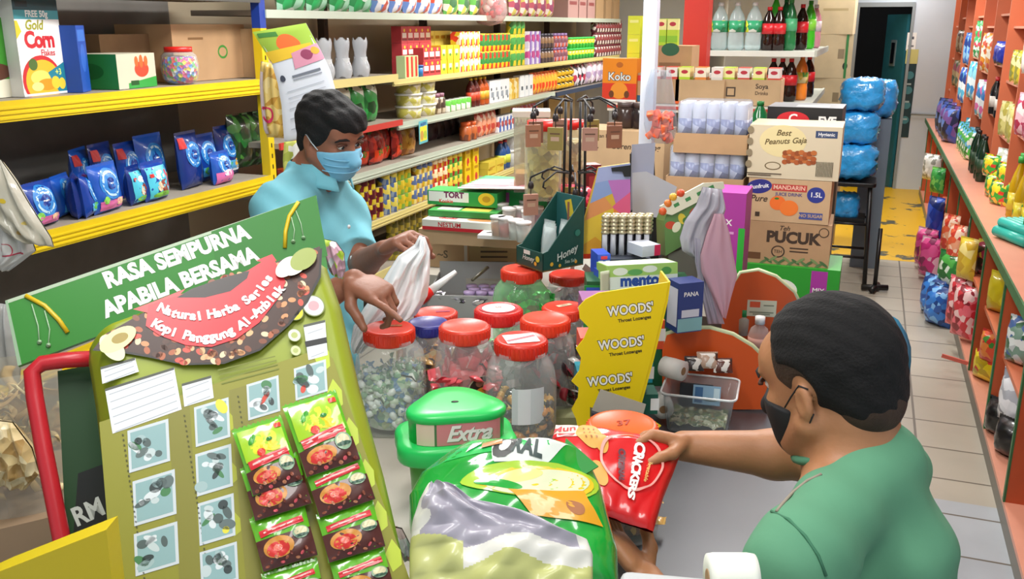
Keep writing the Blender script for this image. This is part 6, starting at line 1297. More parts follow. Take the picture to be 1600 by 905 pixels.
# ---- red cracker packet in the shopkeeper's hands
pc = P(960, 752, D=1.60)
exc = Vector(P(1062, 716, D=1.63)) - Vector(P(868, 676, D=1.62)); eyc = Vector(P(930, 690, D=1.66)) - Vector(P(925, 790, D=1.54))
plc = Pl(pc, exc, eyc)
CR = mat('#d81a20', .28, coat=.6); CRD = mat('#8f0f16', .3, coat=.5); BIS = mat('#dba24a', .5); WHC = mat('#f3ecea', .4)
b = puff([((868, 666), (1040, 692)), ((862, 690), (1062, 712)), ((884, 735), (1050, 745)), ((905, 770), (1036, 780)), ((925, 800), (1020, 832))], .028, CR, plc, nu=40, nv=36, folds=[(.5, 3, 0, .0015, 1), (3, .6, 1, .0012, 2)], mb=CRD, seed=3, wr=.003,
    decals=[('q', [(0, 0), (.18, 0), (.18, .28), (.0, .24)], mat('#e8d8c8', .4)), ('t', .07, .12, .02, "Mun", mat('#c9202c')), ('q', [(.0, .16), (.16, .2), (.14, .26), (.0, .24)], CR), ('e', .26, .22, .1, .17, BIS), ('e', .33, .32, .06, .1, BIS), ('e', .235, .64, .07, .15, BIS), ('e', .13, .5, .04, .08, BIS)]
    + [('e', .22+.04*(i % 3), .14+.08*(i//3), .007, .012, mat('#a8682c')) for i in range(9)]
    + [('ring', .58, .52, .058, .0045, mat('#f2a8a0', .4)), ('t', .60, .60, .024, 'CRACKERS', WHC, {'a': -1.72, 'b': .05, 'sp': .88}), ('t', .46, .56, .015, 'ORIGINAL', mat('#5a2c3a'), {'a': -1.72, 'b': .06}), ('t', .73, .6, .011, 'Vegetable', mat('#f0c87a'), {'a': -1.72})])
o = b.build('cracker_packet', mx=plc.mx); tag(o, 'red cracker packet with a pale ring, held in the seated man\'s hands', 'packet')
# ---- big green pouch
def pf(D0, D1, cu, cv, tv):
    """plane leaning back: nearer to the lens at its foot"""
    o = P(cu, cv, D=D0); return Pl(o, Vector((math.cos(VY), math.sin(VY), 0)), Vector(P(cu, tv, D=D1)) - Vector(o))
plg = pf(1.34, 1.47, 800, 880, 680)
G1 = mat('#1fa23a', .2, coat=.9); G2 = mat('#35c060', .22, coat=.9); LIM = mat('#a8cf3a', .2, coat=.9); YLW = mat('#e3c52c', .25, coat=.8); PAL = mat('#d8dcb8', .3, coat=.7)
b = puff([((735, 692), (900, 708)), ((698, 714), (918, 718)), ((656, 746), (938, 760)), ((640, 775), (952, 815)), ((640, 815), (964, 860)), ((645, 870), (966, 920)), ((660, 920), (960, 960))], .06, G1, plg, nu=54, nv=60, folds=[(1.2, 1.6, .5, .006, 1.2), (.6, 3.1, 2, .003, .6)], wr=.006, seed=4, back=.6,
    decals=[('q', [(.1, .02), (.72, .0), (.8, .2), (.12, .3)], G2), ('q', [(.30, .12), (.86, .15), (.7, .31), (.42, .34)], mat('#dfe6df', .35)), ('e', .44, .23, .05, .05, mat('#e8ebe4')), ('t', .44, .23, .05, 'O', mat('#3a3a3a'), {'b': .05, 'a': -.15}), ('t', .58, .235, .03, 'RAL', mat('#3a4a48'), {'b': .05, 'a': -.1, 'sp': 1.1}),
            ('e', .62, .42, .36, .11, LIM, .12), ('e', .65, .43, .30, .085, YLW, .14), ('e', .66, .44, .27, .07, PAL, .2), ('e', .56, .41, .12, .03, mat('#e6e08c', .25, coat=.8), .2), ('e', .45, .47, .12, .03, G1), ('q', [(.5, .5), (.88, .43), (.94, .6), (.6, .62)], mat('#e0a020', .3, coat=.6)), ('e', .82, .54, .045, .04, mat('#a8683a')), ('q', [(.2, .18), (.24, .12), (.27, .2), (.22, .26)], mat('#cfdcd8', .3, coat=.6)), ('q', [(.28, .2), (.4, .17), (.42, .22), (.3, .24)], mat('#c98a5a', .3))])
o = b.build('detergent_pouch', mx=plg.mx); tag(o, 'large glossy green and lime pouch lying in front of the gum tub', 'pouch')
b = M(); pts = [plg.xy(u, v, .03) for u, v in ((884, 686), (935, 730), (910, 745), (880, 712))]; b.prism(pts, .03, .033, mat('#15862c', .3, coat=.6)); b.build('folded_corner', o)
# ---- crumpled grey-white bag in a white basket
pls = pf(1.20, 1.27, 780, 890, 770)
SB = mat('#9c99a6', .35, coat=.25, bump=.25, bscale=18); SBW = mat('#d5d5cd', .4, coat=.3, bump=.25, bscale=18); SBY = mat('#b9bd78', .4, coat=.3)
b = puff([((672, 756), (690, 762)), ((655, 786), (760, 795)), ((645, 815), (860, 822)), ((642, 838), (918, 846)), ((640, 865), (926, 868)), ((640, 905), (926, 905)), ((650, 950), (925, 950))], .04, SB, pls, nu=130, nv=110, folds=[(1.4, 2.2, 0, .007, 2), (3.2, 1.1, 1, .0035, 3), (.7, 5, 2, .002, 1)], wr=.012, seed=8, back=.5,
    mfun=lambda a, t: SBY if (a < .3 and t > .55 + .3*a and t > .5) or t > .84 - .1*a + .04*math.sin(a*9) else (SBW if (a < .1+.04*math.sin(t*20)) or t > .70 + .05*math.sin(a*8) - .1*a or a > .93 or (t < .28 and a > .9) else SB))
o = b.build('plastic_bag', mx=pls.mx); tag(o, 'crumpled grey and white plastic bag in the foreground below the green pouch', 'bag')
b = M(); bp = P(796, 905, D=1.10)
t = thing('basket', 'pale plastic basket rim at the bottom edge under the crumpled bag', 'basket', (bp.x, bp.y, bp.z-.19), VY+.05)
b = M(); W_, Dp, Hh, th = .235, .13, .14, .006
for c, d in (((0, -Dp/2, Hh/2), (W_, th, Hh)), ((0, Dp/2, Hh/2), (W_, th, Hh)), ((-W_/2, 0, Hh/2), (th, Dp, Hh)), ((W_/2, 0, Hh/2), (th, Dp, Hh)), ((0, 0, .003), (W_, Dp, .006))): b.box(c, d, mat('#c9cdd2', .5))
b.build('basket_body', t)
# ---- till corner and paper roll at the bottom edge
tp = P(1090, 905, D=1.05)
t = thing('till', 'pale grey till edge at the bottom beside the seated man', 'till', (tp.x, tp.y-.06, tp.z-.12), VY-.15)
b = M(); b.rbox((0, -.02, .06), (.15, .17, .12), .012, mat('#a9adae', .5)); b.build('till_body', t); b = M(); b.box((.0, -.02, .123), (.11, .12, .004), mat('#2c2f33', .4)); b.build('keypad', t)
t = thing('paper_roll', 'white paper roll at the bottom edge in front of the green T-shirt', 'roll', P(1143, 906, D=1.10), VY)
b = M(); b.lathe([(.012, -.028), (.030, -.028), (.0312, -.02), (.0312, .02), (.030, .028), (.012, .028)], mat('#e6eadf', .7), n=32, T=TF(ry=PI/2)); b.build('paper', t)
b = M(); b.lathe([(.011, -.029), (.0125, -.029), (.0125, .029), (.011, .029)], KRAFT, n=20, T=TF(ry=PI/2)); b.build('core', t)
# ---- yellow lozenge display
plw = vpl(945, 655, VY+.05, 0, D=2.15)
YW = mat('#edcf12', .4)
outl = [(900, 655), (893, 640), (903, 622), (904, 606), (893, 596), (905, 580), (908, 560), (900, 545), (912, 530), (920, 512), (906, 498), (904, 480), (915, 468), (935, 458), (1045, 441), (1040, 470), (1018, 560), (1000, 625), (988, 680), (905, 680)]
t = thing('lozenge_display', 'tall yellow scalloped cardboard display stand with three black and white word marks', 'display', mx=plw.mx)
b = M(); b.prism(plw.poly(outl), -.004, 0, YW)
for (u, v) in ((985, 484), (971, 537), (953, 594)):
    x, y = plw.xy(u, v); b.decal([('t', x, y, .031, "WOODS'", BLACK, {'b': .075, 'a': .11, 'sx': .82}), ('t', x, y, .031, "WOODS'", mat('#f4f2ea'), {'b': .03, 'a': .11, 'sx': .82}), ('t', x+.01, y-.022, .011, 'Throat Lozenges', mat('#3a3420'), {'b': .03, 'a': .13})], TF(0, 0, 0))
b.build('front_panel', t)
b = M(); b.prism(plw.poly([(1045, 441), (1040, 470), (1018, 560), (1000, 625), (992, 654), (994, 657), (1004, 628), (1022, 562), (1044, 471), (1048, 441)]), -.10, -.002, YW); b.build('side_panel', t)
for i, (u, v, c) in enumerate(((912, 486, '#8a3f8a'), (909, 545, '#e2492c'), (905, 600, '#2aa0b4'))):
    x, y = plw.xy(u, v); b = M(); b.box((x+.035, y, -.05), (.075, .042, .08), mat(c, .4)); b.decal([('t', x+.015, y, .014, ['WOODS', 'WOODS', 'WOODS'][i], WHITE, {'b': .04})], TF(0, 0, -.009)); b.build('lozenge_pack', t)
for i, (u, v, c) in enumerate(((1030, 530, '#e0522c'), (1012, 590, '#1f9ab0'), (1020, 640, '#1f5a4a'))):
    x, y = plw.xy(u, v); b = M(); b.box((x-.01, y, -.06), (.055, .07 if i == 0 else .05, .06), mat(c, .4)); b.decal([('r', x+.01, y, .02, .03, WHITE)], TF(0, 0, -.0295)); b.build('side_pack', t)
# dark green rack carrying the mint box
plr = vpl(925, 560, VY, 0, D=2.47)
x0, y0 = plr.xy(905, 440); x1, y1 = plr.xy(1085, 560)
t = thing('display_rack', 'dark green counter rack behind the yellow display, carrying the mint box', 'rack', mx=plr.mx)
zc0 = -(plr.mx.translation.z - CT)
b = M(); b.box(((x0+x1)/2, (y0+zc0)/2, -.05), (x1-x0-.04, y0-zc0, .10), mat('#1c5a38', .45)); b.build('rack_body', t)
b = M(); b.box((x0+.036, (y0+zc0)/2+.02, .002), (.045, y0-zc0-.06, .004), mat('#218a44', .4)); b.decal([('r', x0+.036, y0-.03, .035, .03, mat('#2c50c0')), ('e', x0+.046, y0-.14, .012, .03, mat('#8a4a9a'))], TF(0, 0, .004)); b.build('side_card', t)
# mint box
t = thing('mint_box', 'green and white mint box with blue lettering on top of the rack', 'box', mx=vpl(1004, 452, VY+.22, .12, D=2.40).mx)
b = M(); W_, H_, D_ = .192, .065, .09
b.box((0, H_/2, -D_/2), (W_, H_, D_), mat('#9fce6a', .4)); b.decal([('r', 0, H_*.3, W_, H_*.5, mat('#d4e6dc')), ('e', -.06, H_*.75, .02, .01, mat('#dff0e0')), ('e', .02, H_*.8, .02, .009, mat('#dff0e0')), ('e', .065, H_*.7, .014, .01, mat('#4f9a4a')), ('e', -.02, H_*.7, .02, .008, mat('#5aa85a')), ('t', .0, H_*.36, .04, 'mentos', mat('#1c4a9c'), {'b': .05}), ('t', .01, H_*.1, .012, 'spearmint', mat('#3f7a4a')), ('e', .075, H_*.25, .012, .01, WHITE)], TF())
b.decal([('r', 0, 0, W_*.96, D_*.96, mat('#dfe9d8')), ('r', .02, 0, W_*.5, D_*.6, mat('#eef2ea'))], TF(0, H_, -D_/2, rx=-PI/2)); b.decal([('r', 0, 0, D_*.9, H_*.9, mat('#7fb84a')), ('t', 0, 0, .02, 'mint', mat('#1c4a6c'))], TF(W_/2, H_/2, -D_/2, ry=PI/2)); b.build('box_body', t)
b = M(); b.grid(lambda a, v: (-W_/2+.005-.03*v, H_*(1-.9*a)-.01, .005+.02*v), 6, 4, mat('#c9d4b8', .5)); b.build('open_flap', t, solid=.0015)
for (u, v, w_, h_, dz, lab, rz) in ((950, 442, .055, .07, .0, 'blue mint box with white letter standing left of the green mint box', .3), (938, 410, .035, .06, .05, 'narrow bright blue box standing behind the blue mint box', .2), (1006, 388, .06, .03, .1, 'blue-white slim box with pink end behind the green mint box', .5)):
    pp = P(u, v, D=2.46+dz); carton('mint_box', lab, 'box', pp - Vector((0, 0, h_*.5)), VY+rz, (w_, .07, h_), mat('#1f4fc4', .35) if h_ > .03 else mat('#d0d6e4', .4), front=[('r', 0, h_*.6, w_*.9, h_*.25, WHITE), ('t', 0, h_*.6, h_*.3, 'E', mat('#1f4fc4')), ('r', 0, h_*.85, w_*.5, h_*.15, mat('#d8303c'))] if h_ > .03 else [('r', .02, .015, .02, .03, mat('#d82c5a'))])
# navy box and blank paper slips
pp = P(1070, 470, D=2.36)
carton('medicine_box', 'navy blue box with white foot beside the green mint box', 'box', (pp.x, pp.y, pp.z-.075), VY+.35, (.07, .06, .13), mat('#2a3a78', .4), front=[('r', 0, .02, .07, .035, mat('#7fb0b4')), ('r', 0, .05, .05, .02, mat('#c9ccd8')), ('t', 0, .1, .016, 'PANA', WHITE)], left=[('r', 0, .065, .05, .1, mat('#c9d0dc'))])
for u, v, rz, lab in ((1052, 588, 1.2, 'loose paper till roll standing behind the clear tub'), (1035, 645, .3, 'white till roll lying behind the clear tub rim')):
    t = thing('till_roll', lab, 'roll', P(u, v-12, D=2.38), rz); b = M(); b.lathe([(.01, -.03), (.026, -.03), (.027, 0), (.026, .03), (.01, .03)], mat('#d9d8d2', .7), n=24, T=TF(rx=PI/2, ry=.5)); b.build('paper', t); b = M(); b.lathe([(.009, -.031), (.0105, -.031), (.0105, .031), (.009, .031)], KRAFTD, n=16, T=TF(rx=PI/2, ry=.5)); b.build('core', t)
# silver tube row
plt = vpl(975, 385, VY, 0, D=2.62)
for r_ in range(2):
    for i in range(6):
        x, y = plt.xy(945+13*i+4*r_, 398); 
        if i == r_ == 0:
            t0 = thing('candy_tube', 'striped tube with silver and gold stacked caps in the row behind the mint box', 'tube', (0, 0, 0), 0, 'striped tubes behind the mint box')
            b = M(); b.lathe([(.0105, 0), (.0105, .06)], pm(['#2c2c34', '#c9ccd4', '#4a4e5a', '#e8e8ec'], 120, stretch=(1, 1, .08)), n=14); b.build('tube_body', t0)
            b = M(); b.lathe([q for k in range(5) for q in ((.009, .06+.011*k), (.0125, .062+.011*k), (.0125, .067+.011*k), (.009, .07+.011*k))] + [(.0001, .115)], mat('#c9bf9c', .3, .5), n=14); b.build('cap', t0)
            t0.location = plt.mx @ Vector((x, y, 0)); proto = t0
        else: dup(proto, plt.mx @ Vector((x, y, -.028*r_)))
pp = P(975, 408, D=2.62); carton('tube_tray', 'small grey tray under the striped tubes', 'tray', (pp.x-.01, pp.y, pp.z-.05), VY, (.16, .08, .065), mat('#59606e', .5))
# fan-shaped rainbow card box
plf = vpl(940, 395, VY-.05, .12, D=2.75)
t = thing('gift_box', 'slanting rainbow-coloured card box behind the striped tubes', 'box', mx=plf.mx)
b = M(); q = lambda *p: plf.poly(p); b.prism(q((898, 398), (935, 262), (985, 255), (985, 330), (982, 392)), -.06, 0, mat('#e0b83a', .4))
for pts, c in ((((935, 262), (985, 255), (985, 282), (930, 286)), '#a9b4e0'), (((930, 286), (950, 282), (962, 300), (922, 318)), '#8fa8dc'), (((950, 282), (985, 280), (985, 300), (962, 318)), '#c478c8'), (((962, 318), (985, 300), (985, 345), (950, 330)), '#e8608c'), (((922, 318), (945, 308), (958, 325), (914, 345)), '#e89a5a'), (((914, 345), (958, 325), (985, 348), (982, 392), (898, 398)), '#e8c83a'), (((958, 325), (985, 345), (985, 365), (960, 345)), '#ec8a3a'), (((940, 350), (960, 345), (950, 375)), '#f0dc7a'), (((900, 390), (930, 370), (960, 394), (898, 398)), '#e0a42c')):
    b.decal([('p', q(*pts), mat(c, .35))], TF())
b.build('box_body', t); b = M(); b.prism(q((955, 262), (985, 258), (985, 276), (975, 276), (972, 268), (956, 268)), .0, .012, BLACK); b.build('clip', t)
# clipboard with papers
plp = vpl(1015, 330, VY-.1, .1, D=2.95)
for pts, c, lab, z in ((((987, 226), (1024, 223), (1020, 300), (985, 330)), '#aab0c8', 'pale lilac sheet standing by the foot of the white post', .0), (((988, 270), (1010, 268), (1058, 292), (1040, 342), (988, 335)), '#c3c8d6', 'grey-white sheet of paper in front of the lilac sheet', .02)):
    b = M(); b.prism(plp.poly(pts, z), -.0015, .0, mat(c, .6)); tag(b.build('paper_sheet', mx=plp.mx @ TF(0, 0, z)), lab, 'paper')
b = M(); b.prism(plp.poly([(984, 240), (989, 240), (990, 425), (984, 425)], -.01), -.02, -.004, BLACK); b.prism(plp.poly([(986, 238), (1022, 235), (1030, 425), (986, 425)], -.01), -.0205, -.0185, BLACK); tag(b.build('folder', mx=plp.mx), 'black-edged folder standing behind the paper sheets', 'folder')
# leaning display lid with hanging bags
plh = vpl(1085, 345, VY+.15, .15, D=2.6)
t = thing('sachet_display', 'white-topped leafy green display box the plastic bags hang from', 'display', mx=plh.mx)
b = M(); b.prism(plh.poly([(1038, 345), (1045, 326), (1120, 290), (1126, 308), (1122, 350), (1040, 400)]), -.08, 0, mat('#5f8a4a', .4)); 
for k in range(8): x, y = plh.xy(1048+9*k, 352-5*k+8*(k % 2)); b.decal([('e', x, y, .016, .011, mat(['#c94a2c', '#dfe4c4', '#d8c43a', '#3f7a34'][k % 4]), k)], TF())
b.build('box_body', t)
b = M(); q4 = plh.poly([(1046, 398), (1092, 380)]); zf = .955-plh.mx.translation.z; b.prism([q4[0], q4[1], (q4[1][0], zf), (q4[0][0], zf)], -.07, -.01, mat('#6a6f62', .6)); b.build('stand', t)
b = M(); b.prism(plh.poly([(1030, 322), (1098, 286), (1128, 284), (1130, 294), (1048, 336), (1036, 333)]), .0, .012, mat('#e2e2c8', .4))
for k in range(4): x, y = plh.xy(1055+18*k, 320-9*k); b.decal([('r', x, y, .016, .01, mat('#3f8a4a'), .45)], TF(0, 0, .012))
b.build('top_card', t)
for u, v, c in ((1042, 318, '#e07c2c'), (1050, 308, '#e8b43a'), (1062, 302, '#d8502c'), (1034, 330, '#e0602c')):
    x, y = plh.xy(u, v); b = M(); b.lathe([(.0001, -.008), (.008, -.005), (.012, 0), (.008, .006), (.0001, .008)], mat(c, .4), c=(x, y, .01), n=10); b.build('flower', t)
def hang(name, rows, lab, cat, m, D, th=.012, folds=((3, .4, 0, .004, 1),), yaw=VY, nu=20, nv=24, cu=1100, cv=400, **k):
    pl = vpl(cu, cv, yaw, 0, D=D); o = puff(rows, th, m, pl, folds=folds, nu=nu, nv=nv, **k).build(name, mx=pl.mx); return tag(o, lab, cat)
GB = mat('#b2b0bb', .35, coat=.3, bump=.2, bscale=25)
hang('plastic_bag', [((1098, 292), (1128, 296)), ((1088, 320), (1134, 326)), ((1070, 345), (1128, 345)), ((1062, 372), (1122, 370)), ((1066, 392), (1112, 390)), ((1085, 404), (1100, 402))], 'crumpled light grey plastic bag hanging over the leafy display box', 'bag', GB, 2.5, .02, folds=((3, 1, 0, .006, 2), (5, 2, 1, .003, 1)))
hang('cloth', [((1116, 334), (1130, 334)), ((1104, 365), (1140, 365)), ((1094, 400), (1146, 400)), ((1096, 425), (1152, 430)), ((1112, 460), (1142, 465)), ((1128, 495), (1134, 498))], 'pale pink folded cloth hanging down to a point', 'cloth', mat('#c99fae', .8), 2.46, .008, folds=((2, .1, 0, .003, 1),))
hang('paper_strip', [((1084, 372), (1104, 372)), ((1086, 410), (1108, 410)), ((1094, 450), (1116, 452)), ((1100, 480), (1124, 480)), ((1106, 506), (1132, 506))], 'long grey-lilac strip hanging left of the pink cloth', 'strip', mat('#aaa6b6', .6), 2.48, .005)
hang('receipt', [((1062, 440), (1086, 436)), ((1060, 465), (1088, 462)), ((1062, 478), (1092, 490))], 'white folded slip hanging beside the navy box', 'paper', mat('#d4d8da', .6), 2.42, .004)
# orange panels
ORP = mat('#d3561e', .4); TRM = mat('#b9c49a', .5)
def opanel(pts, yaw, Z, lab, foot, u0):
    pl = vpl(u0, foot, yaw, 0, Z=Z); t = thing('counter_screen', lab, 'partition', mx=pl.mx); b = M(); poly = pl.poly(pts); b.prism(poly, -.018, 0, ORP); b.build('board', t)
    b = M(); top = [p for p in poly if True][:len(pts)-2]; b.tube([(x, y, -.009) for x, y in top], .0085, TRM, n=6); b.build('edge_trim', t)
    return pl
opanel([(1035, 545), (1042, 524), (1075, 515), (1110, 515), (1145, 525), (1175, 543), (1200, 568), (1200, 640), (1035, 640)], VY-.1, .886, 'low orange counter panel with a curved top behind the clear tub', 640, 1120)
pl2 = opanel([(1128, 500), (1140, 455), (1158, 428), (1185, 424), (1212, 434), (1240, 458), (1256, 490), (1262, 560), (1128, 560)], VY-.15, .90, 'tall orange counter panel with a rounded top behind the sanitiser bottle', 560, 1200)
x, y = pl2.xy(1190, 482); b = M(); b.box((x, y, .001), (.085, .05, .002), mat('#d6d0b4', .5)); b.decal([('r', x-.02, y+.012, .03, .018, mat('#e0562c')), ('r', x, y-.012, .07, .004, mat('#8a8a70')), ('r', x+.02, y+.01, .03, .004, mat('#8a8a70')), ('r', x, y-.018, .05, .003, mat('#8a8a70'))], TF(0, 0, .0025)); tag(b.build('sticker', mx=pl2.mx), 'cream sticker with orange square on the tall orange panel', 'sticker')
# sanitiser bottle
sp_ = P(1184, 548, D=2.75); t = thing('sanitiser_bottle', 'clear sanitiser bottle with a white cap in front of the tall orange panel', 'bottle', (sp_.x, sp_.y, sp_.z), 0)
b = M(); b.lathe([(.028, 0), (.031, .006), (.031, .05), (.024, .07), (.012, .08), (.012, .086)], clear('#e8d8d0', .3), n=20); b.build('bottle_body', t)
b = M(); b.lathe([(.0145, .084), (.0145, .106), (.0001, .106)], WHITE, n=16); b.build('cap', t); b = M(); b.lathe([(.0315, .015), (.0315, .045)], mat('#d8a090', .5), n=20); b.build('label', t)
gp_ = P(1163, 488, D=2.8); t = thing('green_cap_bottle', 'small bottle with a dark green cap left of the sanitiser bottle', 'bottle', (gp_.x, gp_.y, gp_.z-.07)); b = M(); b.lathe([(.018, 0), (.019, .05), (.01, .06)], clear('#d8e8dc', .4), n=14); b.build('bottle_body', t); b = M(); b.lathe([(.014, .058), (.014, .08), (.0001, .08)], mat('#1f8a4a'), n=14); b.build('cap', t)
# clear tub with coins and card
tb = P(1085, 678, Z=.886); t = thing('clear_tub', 'open rectangular clear plastic tub on the steel table', 'tub', (tb.x, tb.y+.06, .886), VY-.28)
W_, Dp, Hh = .175, .15, .105; b = M()
def rr(s_, n=6): 
    a, c = W_/2*s_ - .02, Dp/2*s_ - .02; o = []
    for cx, cy, a0 in ((a, c, 0), (-a, c, 90), (-a, -c, 180), (a, -c, 270)):
        for k in range(n+1): th = math.radians(a0+90*k/n); o.append((cx+.02*math.cos(th), cy+.02*math.sin(th)))
    return o
n = len(rr(1)); vs = []; fs = []
for s_, z in ((.84, 0), (.86, .004), (1, Hh-.006), (1.05, Hh-.005), (1.06, Hh)): vs += [(x, y, z) for x, y in rr(s_)]
for k in range(4): fs += [(k*n+i, k*n+(i+1) % n, (k+1)*n+(i+1) % n, (k+1)*n+i) for i in range(n)]
fs.append(tuple(reversed(range(n)))); b.add(vs, fs, clear('#dfe6e8', .2, .06, key=2), True); b.build('tub_body', t)
b = M(); b.tube([(x, y, Hh) for x, y in rr(1.055)+rr(1.055)[:1]], .003, clear('#f4f8f8', .65, .1), n=6); b.build('rim', t)
b = M(); b.grid(lambda a, v: ((a-.5)*W_*.8, (v-.5)*Dp*.8, .018+.008*wob(a*7, v*7, 2)), 20, 16, pm(['#7d8a5a', '#a8a884', '#5a6a48', '#c9c9a8', '#8a7a4a'], 90, bump=.5)); tag(b.build('coin_heap', loc=(tb.x, tb.y+.06, .89), rot=(0, 0, VY-.28)), 'heap of dull greenish coins in the clear tub', 'coins', kind='stuff')
b = M(); b.box((0, 0, .045), (.07, .003, .05), mat('#8fb4d0', .4)); b.decal([('r', -.02, .045, .02, .04, mat('#3f6a9a')), ('e', .01, .035, .02, .005, mat('#2a3a2c')), ('r', .025, .05, .015, .03, mat('#c4dce8'))], TF(0, -.002, 0, rx=PI/2))
tag(b.build('card', loc=(tb.x+.01, tb.y+.10, .905), rot=(-.2, 0, VY-.25)), 'light blue picture card standing in the clear tub', 'card')
b = M(); b.box((0, 0, .035), (.085, .01, .07), mat('#2c3038', .4)); tag(b.build('wallet', loc=(tb.x-.02, tb.y+.118, .9), rot=(-.15, 0, VY-.25)), 'dark wallet behind the blue card in the clear tub', 'wallet')
# small dark things between tub and orange panel
for i, (u, v, w_, h_, c, lab) in enumerate(((1085, 572, .05, .035, '#2c2422', 'small black packet with white print behind the clear tub'), (1106, 568, .055, .04, '#b89a84', 'small pale brown packet behind the clear tub'), (1130, 575, .05, .035, '#5a2c20', 'small dark red-brown packet by the orange panel'))):
    o = pack(w_, h_, .02, pm([c, '#e0dcd4', c, '#3a2c28'], 60), mat(c), i, nu=8, nv=8, fin=.004).build('small_packet', loc=P(u, v+8, D=2.4), rot=(-.5, 0, VY)); tag(o, lab, 'packet')
pk = P(1168, 612, Z=.888)
t = thing('calculator', 'black calculator with pale keys lying beside the clear tub', 'calculator', (pk.x, pk.y+.03, .886), VY-.3)
b = M(); b.rbox((0, 0, .008), (.1, .14, .016), .01, mat('#202329', .4)); cs_ = b.build('case', t)
for i in range(5):
    for j_ in range(4): b = M(); b.box((-.036+.018*i, -.05+.02*j_, .0175), (.013, .014, .003), mat('#b9bcc2', .5)); b.build('key', cs_)
b = M(); b.box((0, .045, .0165), (.08, .025, .002), mat('#4a5a50', .2)); b.build('screen', cs_)
b = M(); b.box((0, 0, .006), (.17, .1, .012), mat('#23262b', .5)); tag(b.build('tray', loc=(pk.x-.01, pk.y+.15, .886), rot=(0, 0, VY-.3)), 'flat black tray behind the calculator at the orange panel', 'tray')
# open small carton with grey flap and navy front
po = vpl(965, 668, VY, .2, D=2.0)
t = thing('small_carton', 'open small carton with grey flap and navy striped front behind the orange lid', 'carton', mx=po.mx)
b = M(); b.prism(po.poly([(925, 645), (955, 655), (1000, 662), (1000, 735), (925, 735)]), -.06, 0, mat('#1f2436', .5))
for k in range(5): x, y = po.xy(938+6*k, 654+k); b.decal([('r', x, y, .004, .014, WHITE)], TF())
b.build('carton_body', t)
b = M(); b.prism(po.poly([(940, 612), (1012, 636), (1004, 664), (926, 646)]), -.03, -.027, mat('#9d988c', .7)); b.build('flap', t)
b = M(); b.prism(po.poly([(1004, 650), (1035, 668), (1012, 690), (996, 680)]), -.02, -.016, mat('#d8c41c', .5)); b.build('yellow_card', t)
# sweets and card lying left of it
b = M(); b.box((0, 0, .02), (.12, .07, .04), mat('#8a8a62', .6)); tag(b.build('sweet_box', loc=P(880, 668, Z=CT+.0) - Vector((0, 0, 0)), rot=(0, 0, .4)), 'low olive card box beside the black and yellow sweets', 'box')
# ---- dark green open display box on the jar lids
pd = P(848, 426, Z=1.195)
rzd = VY + .65
t = thing('display_box', 'dark teal-green open display box with bags, set on the jar lids', 'box', (pd.x, pd.y, 1.195), rzd)
DG = mat('#1d5048', .45); b = M(); A, B_ = .125, .15
b.prism([(0, 0), (B_, 0), (B_, .20), (.02, .06), (0, .055)], -.003, 0, DG, T=TF(0, 0, 0, rx=PI/2, rz=0))    # right face, rising to the back
b.build('right_side', t)
b = M(); b.prism([(0, 0), (A, 0), (A, .055), (0, .055)], 0, .003, DG, T=TF(0, 0, 0, rx=PI/2, rz=PI/2)); b.build('front_lip', t)
b = M(); b.box((B_, A/2, .1), (.003, A, .2), mat('#2f6a6a', .45)); b.decal([('r', .0, .16, .03, .05, mat('#e0c83a'), .3)], TF(B_-.002, A/2, 0, rx=PI/2, rz=-PI/2)); b.build('back_card', t)
b = M(); b.prism([(0, 0), (B_, 0), (B_, .20), (.02, .06), (0, .055)], 0, .003, DG, T=TF(0, A, 0, rx=PI/2)); b.build('left_side', t)
b = M(); b.box((B_/2, A/2, .002), (B_, A, .004), mat('#b98a3a', .6)); b.build('floor', t)
b = M(); b.decal([('e', .03, .02, .006, .006, mat('#d8b43a')), ('e', .06, .012, .005, .005, mat('#d8b43a')), ('t', .085, .045, .03, 'Honey', mat('#c9d8d0'), {'sh': .3, 'a': .3}), ('t', .1, .02, .014, 'Sea Salt', mat('#a8c4b8')), ('e', .12, .015, .005, .005, mat('#e0a83a')), ('e', .125, .1, .01, .01, mat('#2f7a6a'))], TF(0, -.0, 0, rx=PI/2) @ TF(0, 0, .003)); b.build('printing', t)
b = M(); b.decal([('t', -.065, .03, .02, 'Honey', mat('#c9d8d0'), {'sh': .3}), ('e', -.02, .035, .009, .009, mat('#d8c43a')), ('e', -.03, .02, .006, .006, mat('#e0a83a')), ('r', -.07, .047, .03, .012, mat('#e8ece4'))], TF(-.0032, 0, 0, rx=PI/2, rz=-PI/2)); b.build('printing', t)
for i in range(5):
    o = pouch_mesh(.05, .11, .03, clear('#e6f0f0', .5, .12), seed=i).build('clear_pouch', loc=t.matrix_basis @ Vector((.045+.02*i, .035+.014*(i % 3)*2, .008)), rot=(-.1, .0, rzd-PI/2)); tag(o, 'small clear frosted pouch filling the dark teal-green display box', 'pouch', 'clear pouches in the teal display box')
